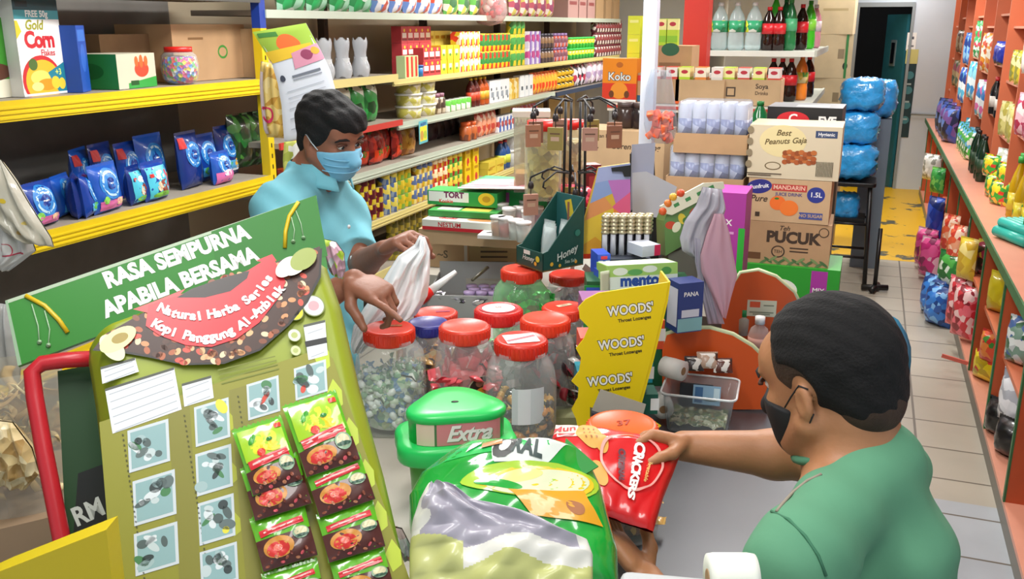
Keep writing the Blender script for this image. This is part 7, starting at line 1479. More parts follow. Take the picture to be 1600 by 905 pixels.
# ---- rear: cartons, green carton, wafers, cups
zr = 1.15
pA = P(700, 440, Z=CT)
def ctn(u, v, Z, w_, d, h, rz, col, lab, front=(), **k):
    p = P(u, v, Z=Z); R = Matrix.Rotation(rz, 3, 'Z') @ Vector((0, d/2, 0)); return carton(k.pop('name', 'carton'), lab, 'carton', (p.x+R.x, p.y+R.y, Z), rz, (w_, d, h), col, front=front, **k)
ctn(692, 418, 1.0, .2, .24, .1, .12, KRAFT2, 'low kraft carton behind the plastic bag', [('t', 0, .05, .04, '~S', mat('#6a5a44')), ('r', .09, .05, .012, .1, mat('#d8d4c8'))])
ctn(772, 420, 1.0, .22, .3, .14, .35, mat('#b8aa80', .8), 'khaki carton with rows of small dark print behind the bright green jar', [('t', .0, .11, .02, 'MILK TEA', mat('#4a4434')), ('r', 0, .085, .1, .007, mat('#5a5444')), ('r', 0, .065, .1, .007, mat('#5a5444')), ('r', 0, .045, .1, .007, mat('#5a5444')), ('r', 0, .025, .1, .007, mat('#5a5444'))])
b = M(); 
t = thing('rear_display_table', 'low rear table under the khaki cartons', 'table', (-1.5, 2.95, 0)); b = M(); slab((0, 0, .96), (.75, 1.0, .998), LAM, b); b.build('table_top', t)
for x in (.03, .72):
    for y in (.03, .97): b = M(); slab((x-.02, y-.02, 0), (x+.02, y+.02, .96), STEEL, b); b.build('leg', t)
zt_ = 1.145
ctn(745, 385, zt_, .42, .40, .05, .1, KRAFT2, 'wide flat kraft carton under the wafer boxes')
def wafer(u, v, Z, w_, d, h, rz, lab, front, col, top=()): return ctn(u, v, Z, w_, d, h, rz, col, lab, front, name='wafer_box', top=top)
wafer(715, 362, 1.197, .26, .08, .035, .05, 'white and red wafer box at the front left of the rear pile', [('r', 0, .006, .26, .012, mat('#c9202c')), ('t', -.03, .02, .022, 'NESTUM', mat('#c9202c'))], mat('#dfe0d4', .4), top=[('e', .07, 0, .05, .02, mat('#b8804a')), ('t', -.05, 0, .03, 'choki', mat('#c9202c'), {'b': .05})])
wafer(722, 340, 1.235, .25, .12, .02, .08, 'open wafer tray with yellow packets and green rim', [('r', 0, .012, .25, .016, mat('#2f8a3a'))], mat('#3f9a48', .4), top=[('r', .04, 0, .1, .08, mat('#e6cf5a')), ('r', -.06, 0, .08, .08, mat('#d8d8cc'))])
wafer(722, 322, 1.262, .26, .1, .05, .06, 'white wafer box with yellow disc and red words in the rear pile', [('r', -.05, .03, .15, .035, WHITE), ('t', -.03, .036, .028, 'TORT', mat('#7a2c5a'), {'b': .05}), ('t', -.06, .014, .018, 'Kookie', mat('#d8302c')), ('e', .09, .028, .03, .022, mat('#e8c82c')), ('e', .09, .028, .015, .011, mat('#c99a1c'))], mat('#2f9a48', .4))
ctn(800, 322, 1.252, .42, .3, .055, .03, mat('#2fae5a', .4), 'flat bright green carton with pink square behind the wafer boxes', [('r', -.04, .03, .06, .035, mat('#b85aa8')), ('t', .12, .03, .02, 'Frutti', mat('#dfe8df'))], top=[('r', 0, 0, .4, .28, mat('#4fca78'))])
b = M(); b.grid(lambda a, v: ((a-.5)*.3, (v-.5)*.2, .012*math.sin(v*40)*.3+.015*a), 24, 30, pm(['#e0c4c8', '#c98a94', '#e8dcdc'], 30, stretch=(.2, 2, 1))); pq = P(785, 296, Z=1.32); tag(b.build('striped_paper', loc=(pq.x, pq.y+.05, 1.322), solid=.002), 'pinkish white striped paper lying on the green carton', 'paper')
wafer(785, 375, 1.197, .17, .16, .012, .12, 'white and black zigzag card in front of the wafer boxes', [], mat('#e4e4e2', .5), top=[('e', -.05+.05*i, -.03+.045*j_, .02, .009, BLACK, .6) for i in range(3) for j_ in range(2)])
for i, (u, v, c) in enumerate(((778, 366, '#e08a2c'), (790, 368, '#d8452c'), (806, 372, '#d8dcd4'), (818, 376, '#dfe2dc'), (796, 352, '#e0a05a'), (812, 350, '#c9506a'), (826, 356, '#d8c4d0'), (838, 350, '#b86aa8'), (784, 344, '#e0702c'), (822, 340, '#dfd4d8'), (838, 336, '#b04a8a'), (806, 336, '#8a4a9a'))):
    pq = P(u, v, Z=1.215); b = M(); b.lathe([(.021, 0), (.024, .055), (.021, .058)], clear('#eef0ee', .35, .1), n=14); b.lathe([(.019, .001), (.021, .04), (.0001, .041)], mat(c, .4), n=14); b.lathe([(.0255, .056), (.0255, .064), (.0001, .064)], mat('#e9e6e4', .4), n=14)
    tag(b.build('jelly_cup', loc=(pq.x, pq.y, 1.212)), 'clear jelly cup with ' + ['orange', 'red', 'white', 'white', 'peach', 'pink', 'pale pink', 'violet', 'deep orange', 'pale', 'magenta', 'purple'][i] + ' filling on the wafer boxes, ' + ['at the front left', 'front, beside the orange one', 'front, third along', 'front, fourth along', 'second row left', 'second row middle', 'second row right', 'by the teal box back', 'in the back row left', 'in the back row right', 'in the back corner', 'in the back row middle'][i] + '', 'cup')
# tray of lilac-lidded tubs and things by the plastic bag
tr_ = P(718, 492, Z=CT+.01); t = thing('grey_tray', 'grey plastic tray holding lilac-lidded sweets behind the jars', 'tray', (tr_.x-.01, tr_.y+.14, CT), VY-.05)
b = M(); W_, Dp, Hh = .27, .3, .08
for c, d in (((0, -Dp/2, Hh/2), (W_, .004, Hh)), ((0, Dp/2, Hh/2+.02), (W_, .004, Hh+.04)), ((-W_/2, 0, Hh/2), (.004, Dp, Hh)), ((W_/2, 0, Hh/2), (.004, Dp, Hh)), ((0, 0, .002), (W_, Dp, .004))): b.box(c, d, mat('#a8a9a8', .5))
b.build('tray_body', t)
k_ = 0
for i in range(3):
    for j_ in range(3):
        q = t.matrix_basis @ Vector((-.01+.042*i+.012*(j_ % 2), -.03+.04*j_, .005)); b = M(); b.lathe([(.016, 0), (.018, .045)], clear('#dcdce4', .4), n=14); b.lathe([(.0195, .044), (.0195, .056), (.0001, .057)], mat('#b9a2cf', .4), n=16)
        if k_ == 0: o0 = b.build('lilac_lid_tub', loc=q); tag(o0, 'tiny tub with lilac lid in the grey tray', 'tub', 'lilac-lidded tubs in the grey tray')
        else: dup(o0, q)
        k_ += 1
for i in range(6):
    q = t.matrix_basis @ Vector((-.12+.035*i, -.125+.01*(i % 2), .045)); o = pouch_mesh(.045, .05, .02, pm(['#e8e8e8', '#26262a', '#9a8ab0', '#e0e0e4'], 60), seed=i).build('small_sachet', loc=q, rot=(-1.1, 0, i)); tag(o, 'black and white small sachet along the front of the grey tray', 'sachet', 'sachets at the front of the grey tray')
p0, p1 = P(672, 455, Z=1.03), P(712, 425, Z=1.08)
t = thing('scoop', 'red and white plastic scoop lying at the left of the grey tray', 'scoop', p0); b = M(); b.tube([(0, 0, 0), tuple(Vector(p1)-Vector(p0))], [.016, .008], WHITE, n=10); b.build('handle', t); b = M(); b.tube([(0, 0, 0), tuple((Vector(p0)-Vector(p1))*.4)], [.02, .024], RED, n=12); b.build('bowl', t)
b = M(); p0, p1 = P(738, 438, Z=1.08), P(762, 418, Z=1.1); b.tube([(0, 0, 0), tuple(Vector(p1)-Vector(p0))], [.005, .006], mat('#4a4634', .4), n=8); tag(b.build('pen', loc=p0), 'dark olive pen standing in the grey tray', 'pen')
# small cartons at the left of the counter, seen between man and bag
# big snack jars and the wire rack
for u, v, lab, c, h, r in ((848, 310, 'large clear jar of yellow-green crackers with red lid beside the wire rack', ['#b9a84f', '#d8cc84', '#8a7c34', '#c9b860'], .26, .062), (890, 300, 'second red-lidded snack jar behind the wire rack', ['#c9a878', '#e0cfa8', '#8a6a48'], .25, .052)):
    p = P(u, v, Z=1.31); t = thing('snack_jar', lab, 'jar', (p.x, p.y, 1.31), VY)
    b = M(); b.lathe([(r*.9, 0), (r, .02), (r, h*.75), (r*.8, h*.86), (r*.8, h*.9)], clear('#f0f0e0', .2), n=28, ex=3); b.build('jar_body', t)
    b = M(); b.lathe([(r*.86, h*.88), (r*.86, h), (.0001, h)], RED, n=28); b.build('lid', t)
    b = M(); b.grid(lambda a, q: ((r-.01)*math.cos(2*PI*a)*(1 if q < .85 else (1-q)/.15)+.004*wob(a*30, q*30), (r-.01)*math.sin(2*PI*a)*(1 if q < .85 else (1-q)/.15)+.004*wob(q*30, a*30), .01+h*.7*min(1, q/.85)), 30, 18, pm(c, 40, bump=.8)); tag(b.build('cracker_heap', loc=(p.x, p.y, 1.312), rot=(0, 0, VY)), 'crisp pieces filling the ' + ('large clear jar beside' if u == 848 else 'second jar behind') + ' the wire rack', 'crackers', kind='stuff')
p = P(822, 300, Z=1.31); t = thing('clear_box_jar', 'tall square clear jar with white lid at the left of the cracker jar', 'jar', (p.x, p.y+.05, 1.31), VY); b = M(); b.box((0, 0, .13), (.12, .12, .26), clear('#e6e4d8', .3)); b.build('jar_body', t); b = M(); b.box((0, 0, .27), (.13, .13, .02), mat('#dcd8c8')); b.build('lid', t); b = M(); b.box((0, 0, .035), (.11, .11, .06), mat('#c99a4a', .6)); b.build('contents', t)
pr_ = P(895, 335, Z=1.31); t = thing('keyring_rack', 'black wire rack of hanging tagged keyrings in the middle of the shop', 'rack', (pr_.x, pr_.y, 1.31), VY)
WI = mat('#16171b', .4); k = pr_.length and 3.55/1450
b = M()
for x, y in ((-.03, 0), (-.01, .03), (.02, .02), (.035, -.01)): b.tube([(x, y, 0), (x*.9, y*.9, .345)], .0042, WI, n=6)
b.build('post', t)
b = M(); b.tube([(.09*math.cos(2*PI*i/24), .09*math.sin(2*PI*i/24), .004) for i in range(25)], .004, WI, n=6); b.build('base_ring', t)
n_ = 0
for z in (.13, .345):
    for i in range(8):
        a = 2*PI*i/8+.3*(z > .3); L_ = .13; pts = [(.02*math.cos(a), .02*math.sin(a), z), (L_*.6*math.cos(a), L_*.6*math.sin(a), z+.01), (L_*math.cos(a), L_*math.sin(a), z-.015), (L_*1.03*math.cos(a), L_*1.03*math.sin(a), z-.03), (L_*.95*math.cos(a), L_*.95*math.sin(a), z-.035)]
        b = M(); b.tube(pts, .003, WI, n=6); b.build('hook', t)
        if i % 2 == 0 or z > .3:
            q = t.matrix_basis @ Vector((L_*math.cos(a), L_*math.sin(a), z-.14)); b = M(); b.box((0, 0, .04), (.045, .012, .065), mat(['#a8745a', '#9a8a4a', '#b98a78', '#8f5f4a'][n_ % 4], .6)); b.decal([('r', 0, .055, .03, .004, mat('#6a4a38')), ('r', 0, .04, .025, .012, mat('#c9a890'))], TF(0, -.006, 0, rx=PI/2)); b.tube([(0, 0, .07), (0, 0, .11)], .0015, WI, n=5); b.lathe([(.008, .09), (.01, .1), (.006, .112)], mat('#2a2224'), n=8)
            tag(b.build('keyring', loc=q, rot=(0, 0, VY+.3*(n_ % 3-1))), 'keyring with ' + ['rust brown', 'olive brown', 'pinkish brown', 'dark brown'][n_ % 4] + ' card tag hanging on the ' + ('upper' if z > .3 else 'lower') + ' tier of the black rack', 'keyring', ('upper' if z > .3 else 'lower') + ' tier ' + ['rust', 'olive', 'pink', 'dark'][n_ % 4] + ' keyrings'); n_ += 1
ctn(925, 345, 1.2, .06, .06, .2, VY+.3, mat('#7c1f24', .4), 'tall dark maroon box beside the rainbow card box', [('r', 0, .1, .03, .12, mat('#a83a3a'))])
lump('red_bag', 'small bright red bag at the foot of the wire rack', 'bag', P(890, 312, D=3.2), (.07, .05, .05), pm(['#c9203c', '#e0506a', '#8a1428', '#2c1c2c'], 40, coat=.5), .15, 3, 4)
# bag hung on the post
php = vpl(1035, 170, VY, 0, D=3.85)
t = thing('hanging_bag', 'clear plastic bag of orange chunks hanging on the white post', 'bag', mx=php.mx)
b = puff([((1018, 108), (1048, 110)), ((1010, 135), (1052, 138)), ((1006, 165), (1056, 168)), ((1006, 195), (1058, 198)), ((1010, 214), (1054, 216)), ((1022, 224), (1044, 225))], .035, clear('#e6eaf0', .1, .12, key=5), php, folds=((3, .3, 0, .006, 2),), nu=24, nv=24); b.build('film', t)
R = random.Random(3)
for i in range(26):
    u, v = R.uniform(1016, 1050), R.uniform(178, 216); x, y = php.xy(u, v); b = M(); b.rbox((0, 0, 0), (.042, .03, .026), .006, mat(['#e2552c', '#ea6a3c', '#d8452a', '#e88a70'][i % 4], .5))
    tag(b.build('orange_chunk', loc=php.mx @ Vector((x, y, R.uniform(-.01, .022))), rot=(R.random()*3, R.random()*3, R.random()*3)), 'orange-red chunk inside the bag on the white post', 'snack', 'orange chunks in the hanging bag')
# ---- white carrier bag in the customer's hand
plb = vpl(620, 450, VY+.1, 0, D=2.28)
WB = mat('#f6f8fa', .4, coat=.2, bump=.2, bscale=16)
b = puff([((655, 368), (664, 370)), ((648, 382), (672, 392)), ((622, 400), (672, 415)), ((606, 425), (671, 440)), ((588, 455), (668, 462)), ((568, 482), (652, 490)), ((552, 510), (600, 520)), ((548, 535), (575, 540)), ((550, 550), (565, 552))], .045, WB, plb, nu=50, nv=60, folds=[(3, .8, 0, .010, 2), (6, .3, 1, .005, 2), (1.5, 2, .3, .006, 1)], wr=.008, seed=6)
o = b.build('carrier_bag', mx=plb.mx); tag(o, 'white plastic carrier bag held by the standing man above the jars', 'bag')
# packets hanging on the shelf upright and the paper sheets
plq = vpl(460, 180, VY+.12, 0, D=3.7)
t = thing('paper_sheets', 'white notice sheet with green and orange top hanging on the shelf upright', 'paper', mx=plq.mx)
b = puff([((395, 50), (478, 36)), ((410, 75), (492, 62)), ((425, 100), (502, 80)), ((434, 130), (516, 110)), ((440, 165), (524, 140)), ((444, 220), (528, 200)), ((448, 222), (530, 204))], .008, mat('#ccd2dc', .6), plq, nu=24, nv=30,
    decals=[('q', [(0, 0), (1, 0), (1, .26), (.0, .3)], mat('#8fae3a', .5)), ('e', .5, .17, .22, .1, mat('#e0662c')), ('q', [(0, .22), (.9, .2), (.9, .3), (.02, .33)], mat('#d8b42c')), ('q', [(.05, .03), (.4, .04), (.4, .08), (.05, .07)], mat('#3f7a34')), ('q', [(.45, .27), (1, .22), (1, .4), (.4, .42)], mat('#c98aa0')), ('e', .72, .32, .12, .06, mat('#8a3a5a')), ('e', .9, .3, .08, .05, mat('#c9a03a')),
            ('q', [(.3, .46), (.85, .45), (.85, .47), (.3, .48)], mat('#6a707c')), ('q', [(.3, .5), (.85, .49), (.85, .505), (.3, .515)], mat('#8a909c')), ('e', .12, .47, .05, .03, mat('#3a4050'))] + [('q', [(.15, .58+.04*i), (.85, .57+.04*i), (.85, .575+.04*i), (.15, .585+.04*i)], mat('#a8aeb8')) for i in range(6)])
b.build('sheet', t)
hang('sheet_pack', [((444, 222), (500, 215)), ((442, 250), (500, 250)), ((446, 300), (480, 300))], 'pale green patterned sheet hanging below the notice behind the man\'s head', 'paper', pm(['#c9cf6a', '#dfe0d4', '#a8b44a', '#e8e8e0'], 30), 3.72, .006, cu=470, cv=260)
hang('noodle_pack', [((408, 96), (432, 100)), ((406, 130), (440, 135)), ((408, 165), (446, 170)), ((412, 200), (448, 205)), ((418, 214), (444, 216))], 'long pack of yellow noodles with a pink seal hanging left of the notice sheet', 'pack', pm(['#cfa84a', '#dfc474', '#b98a34', '#e4cf8c'], 30, stretch=(1, 1, .3)), 3.75, .03, cu=425, cv=160,
     decals=[('q', [(0, 0), (.2, 0), (.25, 1), (0, 1)], mat('#d8c9cf')), ('ring', .3, .58, .026, .008, mat('#d0265a')), ('q', [(.1, .5), (.3, .5), (.3, .54), (.1, .54)], mat('#c93a5a'))])
# ================================================================ coffee sachet display at the left, and the left foreground
plb_ = Pl(P(10, 470, D=1.34), Vector(P(495, 308, D=1.52)) - Vector(P(10, 470, D=1.34)), Vector(P(10, 470, D=1.34)) - Vector(P(60, 860, D=1.27)))
t = thing('coffee_stand', 'tilted green display stand with white words along its header board', 'display stand', mx=plb_.mx)
HG = mat('#247c1e', .4)
q = plb_.poly
b = M(); b.prism(q([(8, 470), (494, 305), (512, 420), (300, 470), (28, 572)]), -.012, 0, HG)
b.decal([('p', q([(8, 470), (494, 305), (495, 309), (10, 475)]), mat('#a8bca0')), ('p', q([(8, 470), (12, 470), (34, 570), (28, 572)]), mat('#8aa888'))], TF())
b.decal([('p', q([(330, 362), (494, 305), (502, 350), (512, 400), (340, 440)]), mat('#1f7219'))], TF())
ang = lambda a_, c_: math.atan2(plb_.xy(*c_)[1]-plb_.xy(*a_)[1], plb_.xy(*c_)[0]-plb_.xy(*a_)[0])
def fit_text(pl, s, p0, p1, hpx, m, z=0, bold=.05, sx=None, shear=0):
    """text laid along the line p0-p1 at its mid height, stretched to fill it"""
    a, c = pl.xy(*p0, z), pl.xy(*p1, z); L_ = math.hypot(c[0]-a[0], c[1]-a[1]); mid = ((a[0]+c[0])/2, (a[1]+c[1])/2)
    g = math.atan2(c[1]-a[1], c[0]-a[0]); u_, v_ = (p0[0]+p1[0])/2, (p0[1]+p1[1])/2
    t1, t2 = pl.xy(u_, v_-hpx/2, z), pl.xy(u_, v_+hpx/2, z); h_ = abs((t1[0]-t2[0])*-math.sin(g) + (t1[1]-t2[1])*math.cos(g))
    size = h_/.72; vs, _f = text_geo(s, size, bold, shear, 1); w_ = max(x for x, y, z_ in vs) - min(x for x, y, z_ in vs)
    return ('t', mid[0], mid[1], size, s, m, {'b': bold, 'a': g, 'sx': L_/w_, 'sh': shear})
b.decal([fit_text(plb_, 'RASA SEMPURNA', (163, 441), (388, 362), 26, WHITE), fit_text(plb_, 'APABILA BERSAMA', (160, 487), (403, 396), 26, WHITE)], TF())
for pts in ([(40, 462), (70, 478), (92, 500), (106, 520)], [(466, 316), (452, 338), (446, 362), (445, 388)]):
    b.tube([(*plb_.xy(u, v), .001) for u, v in pts], .0035, mat('#d2b21c', .4), n=6)
for pts in ([(50, 476), (60, 510), (62, 535)], [(70, 486), (78, 515), (76, 540)], [(462, 330), (470, 350), (474, 372)], [(455, 340), (460, 360), (458, 378)]):
    p_ = [(*plb_.xy(u, v), .002) for u, v in pts]; b.tube(p_, .0008, mat('#a9c8a4', .4), n=5); b.lathe([(.0001, -.004), (.0035, 0), (.0001, .004)], mat('#a9c8a4', .4), c=p_[-1], n=8)
b.build('header_board', t)
# red tube frame and the dark side panel
RT = mat('#b8202c', .35)
fr_pts = [(*plb_.xy(u, v, .02), .02) for u, v in ((150, 560), (100, 563), (66, 568), (50, 582), (54, 620), (68, 700), (84, 780), (100, 862), (108, 900))]
b = M(); b.tube(fr_pts, .0115, RT, n=12); b.build('frame_tube', t)
b = M(); b.prism(plb_.poly([(90, 580), (210, 560), (225, 700), (235, 860), (105, 870)], -.006), -.012, -.005, mat('#16401a', .5)); b.decal([('p', plb_.poly([(122, 740), (230, 700), (240, 860), (112, 870)], -.005), mat('#101512', .4)), fit_text(plb_, 'RM', (116, 811), (160, 791), 32, mat('#c9cfc9'), -.005, .03)], TF(0, 0, -.005)); b.build('side_panel', t)
# sachet card, hung in front and bellied forward
plk = Pl(P(150, 560, D=1.235), Vector(P(512, 400, D=1.375)) - Vector(P(150, 560, D=1.235)), Vector(P(150, 560, D=1.235)) - Vector(P(180, 900, D=1.13)))
OL = mat('#8c9a20', .4, vary=.05); OLD = mat('#7a8424', .45, bump=.2, bscale=50); 
cardmx = plk.mx
c = thing('sachet_card', 'olive green hanging card of coffee sachets with a red banner over coffee beans', 'card', mx=cardmx)
rows = [((130, 512), (484, 388)), ((128, 545), (512, 405)), ((140, 620), (535, 470)), ((152, 720), (565, 600)), ((164, 820), (604, 740)), ((172, 905), (632, 860)), ((178, 960), (650, 930))]
EX = [(plk.xy(*l), plk.xy(*r)) for l, r in rows]
def card_pt(a, t_, off=0):
    n = len(EX)-1; qq = min(t_*n, n-1e-6); i = int(qq); f = qq-i; l = [EX[i][0][k]*(1-f)+EX[i+1][0][k]*f for k in (0, 1)]; r = [EX[i][1][k]*(1-f)+EX[i+1][1][k]*f for k in (0, 1)]
    z = -.05*max(0, (.12-a)/.12)**2 - .03*max(0, (a-.93)/.07)**2 - .02*max(0, (.06-t_)/.06)**2 + -.0055 + .003*math.sin(a*7+t_*2)
    return (l[0]*(1-a)+r[0]*a, l[1]*(1-a)+r[1]*a, z+off)
def cm(a, t_): return OL if t_ < .42 else (OLD if (a*6.1) % 1 > .12 else OL)
b = M(); b.grid(lambda a, s_: card_pt(a, 1-s_), 60, 60, None, mf=lambda a, s_: OL); b.build('card_sheet', c, solid=.001)
e0 = .0018
def D_(pts, m, z): return ('p', plk.poly(pts, z), m)
b = M(); b.eps = 0
zt1 = .002; b.flat = True
b.decal([D_([(155, 660), (500, 545), (520, 560), (640, 905), (175, 905)], mat('#87861f', .45), zt1)], TF(0, 0, zt1-.0005))
for i in range(4):
    x0_, y0_ = [(262, 640), (358, 610), (140, 0), (0, 0)][i] if i < 2 else (0, 0)
    if i < 2: b.decal([D_([(x0_, y0_), (x0_+34, y0_-10), (x0_+52+8*i, 905), (x0_+18+8*i, 905)], mat('#7d7a26', .45), zt1)], TF(0, 0, zt1-.0003))
# lime lozenges printed along the edges
for (u, v) in ((500, 560), (520, 620), (545, 680), (570, 745), (590, 810), (612, 870), (245, 680), (252, 760), (262, 840), (352, 660), (358, 740), (364, 820)):
    s_ = 1 if u > 450 else .8; b.decal([D_([(u-10*s_, v-4), (u, v-28*s_), (u+14*s_, v-10), (u+16*s_, v+12*s_), (u+2, v+24*s_)], mat('#b6c832' if u > 450 else '#a8ad28', .4), zt1)], TF(0, 0, zt1-.0002))
# white information blocks
for pts in ([(157, 574), (211, 559), (217, 581), (160, 600)], [(164, 608), (272, 574), (284, 640), (176, 678)], [(284, 600), (330, 587), (334, 622), (288, 636)], [(474, 508), (508, 500), (512, 555), (482, 563)]):
    b.decal([D_(pts, mat('#d9dde2', .5), zt1)], TF(0, 0, zt1+.00005))
    n = 6 if pts[0][0] == 164 else 3
    for k in range(n):
        f = (k+.7)/n; l0 = [pts[0][i]*(1-f)+pts[3][i]*f for i in (0, 1)]; r0 = [pts[1][i]*(1-f)+pts[2][i]*f for i in (0, 1)]; b.decal([D_([(l0[0]+5, l0[1]), (r0[0]-5, r0[1]), (r0[0]-5, r0[1]+1.6), (l0[0]+5, l0[1]+1.6)], mat('#a3aab0', .5), zt1)], TF(0, 0, zt1+.2*.0003))
    b.decal([D_([pts[0], pts[1], (pts[1][0], pts[1][1]+4), (pts[0][0], pts[0][1]+4)], mat('#4a4e44', .5), zt1)], TF(0, 0, zt1+.2*.0006))
b.decal([D_([(476, 534), (510, 527), (511, 536), (478, 543)], BLACK, zt1)], TF(0, 0, zt1+.2*.0008))
for u, v, r_, c1, c2 in ((490, 478, 17, '#c9ccd0', '#d89aa0'), (461, 488, 13, '#d8c81f', '#2a2a1c'), (460, 524, 10, '#cdd4c0', '#aab46a'), (462, 548, 8, '#c4cf9a', '#aab46a')):
    x, y = plk.xy(u, v, zt1); rr_ = r_/1450*1.32; b.decal([('e', x, y, rr_, rr_*1.1, mat('#7f8a50', .5)), ('e', x, y, rr_*.9, rr_, mat(c1, .5)), ('e', x, y, rr_*.5, rr_*.5, mat(c2, .5))], TF(0, 0, zt1+.2*.001))
for k in range(7): b.decal([D_([(340+2*k, 578+7*k), (430+2*k, 556+6.5*k), (430+2*k, 558+6.5*k), (340+2*k, 580+7*k)], mat('#6d7618', .5), zt1)], TF(0, 0, zt1+.00005)) if k < 4 else None
# coffee bean arc with the red banner
arc = [(140, 520), (165, 508), (225, 495)]
bean = [(148, 545), (165, 522), (222, 490), (330, 440), (430, 410), (500, 385), (498, 430), (478, 470), (450, 505), (405, 545), (350, 566), (290, 568), (235, 556), (190, 548)]
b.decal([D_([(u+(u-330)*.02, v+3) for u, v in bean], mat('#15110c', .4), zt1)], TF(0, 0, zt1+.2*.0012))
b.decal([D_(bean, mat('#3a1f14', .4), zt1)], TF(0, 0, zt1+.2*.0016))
R = random.Random(5)
def inside(p, poly):
    c_ = False; n = len(poly)
    for i in range(n):
        (x1_, y1_), (x2_, y2_) = poly[i], poly[(i+1) % n]
        if (y1_ > p[1]) != (y2_ > p[1]) and p[0] < (x2_-x1_)*(p[1]-y1_)/(y2_-y1_)+x1_: c_ = not c_
    return c_
cnt = 0
while cnt < 230:
    u, v = R.uniform(145, 500), R.uniform(390, 570)
    if not inside((u, v), bean): continue
    x, y = plk.xy(u, v, zt1); cnt += 1; b.decal([('e', x, y, .0055, .0038, mat(['#c98a5a', '#e0c4a0', '#7a3f24', '#d8a878', '#a85a34', '#4a2818', '#c94a3a'][cnt % 7], .4), R.uniform(0, 3))], TF(0, 0, zt1+.2*.002))
red1 = [(232, 478), (300, 455), (385, 425), (425, 400), (438, 425), (446, 440), (440, 460), (405, 505), (370, 530), (330, 543), (290, 540), (250, 525), (228, 510)]
b.decal([D_(red1, mat('#d6242e', .35), zt1)], TF(0, 0, zt1+.2*.0072))
b.decal([D_([(208, 484), (245, 470), (290, 452), (262, 482), (232, 490)], mat('#c93a3c', .35), zt1), D_([(415, 412), (400, 408), (425, 398), (432, 408)], mat('#d6242e', .35), zt1)], TF(0, 0, zt1+.2*.0070))
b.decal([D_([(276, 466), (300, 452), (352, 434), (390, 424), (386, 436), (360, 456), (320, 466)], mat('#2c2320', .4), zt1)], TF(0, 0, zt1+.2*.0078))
def arc_text(s, pts, hpx, m, zz_):
    """letters set one by one along a curve"""
    L_ = [0]
    for i in range(len(pts)-1): L_.append(L_[-1] + math.dist(pts[i], pts[i+1]))
    n = len(s)
    for i, ch in enumerate(s):
        if ch == ' ': continue
        d = L_[-1]*(i+.5)/n; k = max(j for j in range(len(L_)-1) if L_[j] <= d); f = (d-L_[k])/(L_[k+1]-L_[k]); p = [pts[k][z_]*(1-f)+pts[k+1][z_]*f for z_ in (0, 1)]
        k2 = (pts[k+1][0]-pts[k][0], pts[k+1][1]-pts[k][1]); a_ = plk.xy(p[0]-k2[0]*.1, p[1]-k2[1]*.1, zt1); c_ = plk.xy(p[0]+k2[0]*.1, p[1]+k2[1]*.1, zt1); g = math.atan2(c_[1]-a_[1], c_[0]-a_[0]); x, y = plk.xy(*p, zt1)
        b.decal([('t', x, y, hpx/1450*1.75, ch, m, {'a': g, 'b': .05})], TF(0, 0, zz_))
A1 = [(250, 482), (275, 492), (310, 496), (345, 490), (375, 478), (400, 460), (422, 432)]; A2 = [(240, 506), (270, 520), (310, 530), (345, 526), (380, 508), (410, 482), (440, 450)]
arc_text('Natural Herba Series', A1, 15, mat('#3a0f12'), zt1+.2*.0126); arc_text('Natural Herba Series', A1, 15, WHITE, zt1+.2*.0133)
arc_text('Kopi Panggung Al-Ambiak', A2, 15, mat('#3a0f12'), zt1+.2*.0126); arc_text('Kopi Panggung Al-Ambiak', A2, 15, WHITE, zt1+.2*.0133)
# coconut and pale slice at the right, slice at the left
for u, v, a_, b_, col, rot in ((462, 418, .020, .012, '#e0e0d0', .3), (474, 408, .022, .015, '#8f9c4a', .3), (448, 420, .02, .012, '#dcdcd2', .4), (185, 532, .026, .014, '#d8dc9c', .2), (176, 545, .012, .022, '#dfe4b4', .2), (188, 530, .011, .007, '#9a8430', 0)):
    x, y = plk.xy(u, v, zt1); b.decal([('e', x, y, a_, b_, mat(col, .4), rot)], TF(0, 0, zt1+.2*.0086+.0001*u/10))
# torn-open windows in the card
R = random.Random(9)
for (u, v, w_, h_) in ((231, 697, 64, 66), (240, 778, 66, 70), (243, 858, 68, 66), (330, 660, 54, 62), (333, 735, 56, 66), (337, 812, 56, 66), (341, 885, 58, 60), (410, 622, 50, 56), (484, 594, 50, 50)):
    sk = -.30; qd = [(u-w_/2, v-h_/2-sk*w_/2), (u+w_/2, v-h_/2+sk*w_/2), (u+w_/2+3, v+h_/2+sk*w_/2), (u-w_/2+3, v+h_/2-sk*w_/2)]
    b.decal([D_(qd, mat('#c3ccd0', .5), zt1)], TF(0, 0, zt1+.2*.001))
    qi = [((x-u)*.86+u, (y-v)*.86+v) for x, y in qd]; b.decal([D_(qi, mat('#86a9aa', .4), zt1)], TF(0, 0, zt1+.2*.0016))
    for k in range(9):
        fu, fv = R.uniform(-.34, .34)*w_, R.uniform(-.34, .34)*h_; x, y = plk.xy(u+fu, v+fv+sk*fu, zt1); cc = ['#4a5a58', '#cfd8da', '#3f7a4a', '#2c3a3a', '#b9c8c8', '#c9402c' if u > 400 else '#5a6a68', '#d8d03a' if fu > 10 else '#9ab4b4'][k % 7]
        b.decal([('e', x, y, R.uniform(.004, .011), R.uniform(.003, .007), mat(cc, .4), R.uniform(0, 3))], TF(0, 0, zt1+.2*.002))
for (u0, v0, n) in ((192, 680, 30), (288, 650, 30), (372, 620, 30)):
    for k in range(n): x, y = plk.xy(u0+k*1.2, v0+k*8, zt1); b.decal([('e', x, y, .0011, .0016, mat('#4a4a14', .5))], TF(0, 0, zt1+.2*.001)) if v0+k*8 < 905 else None
b.build('printing', c)
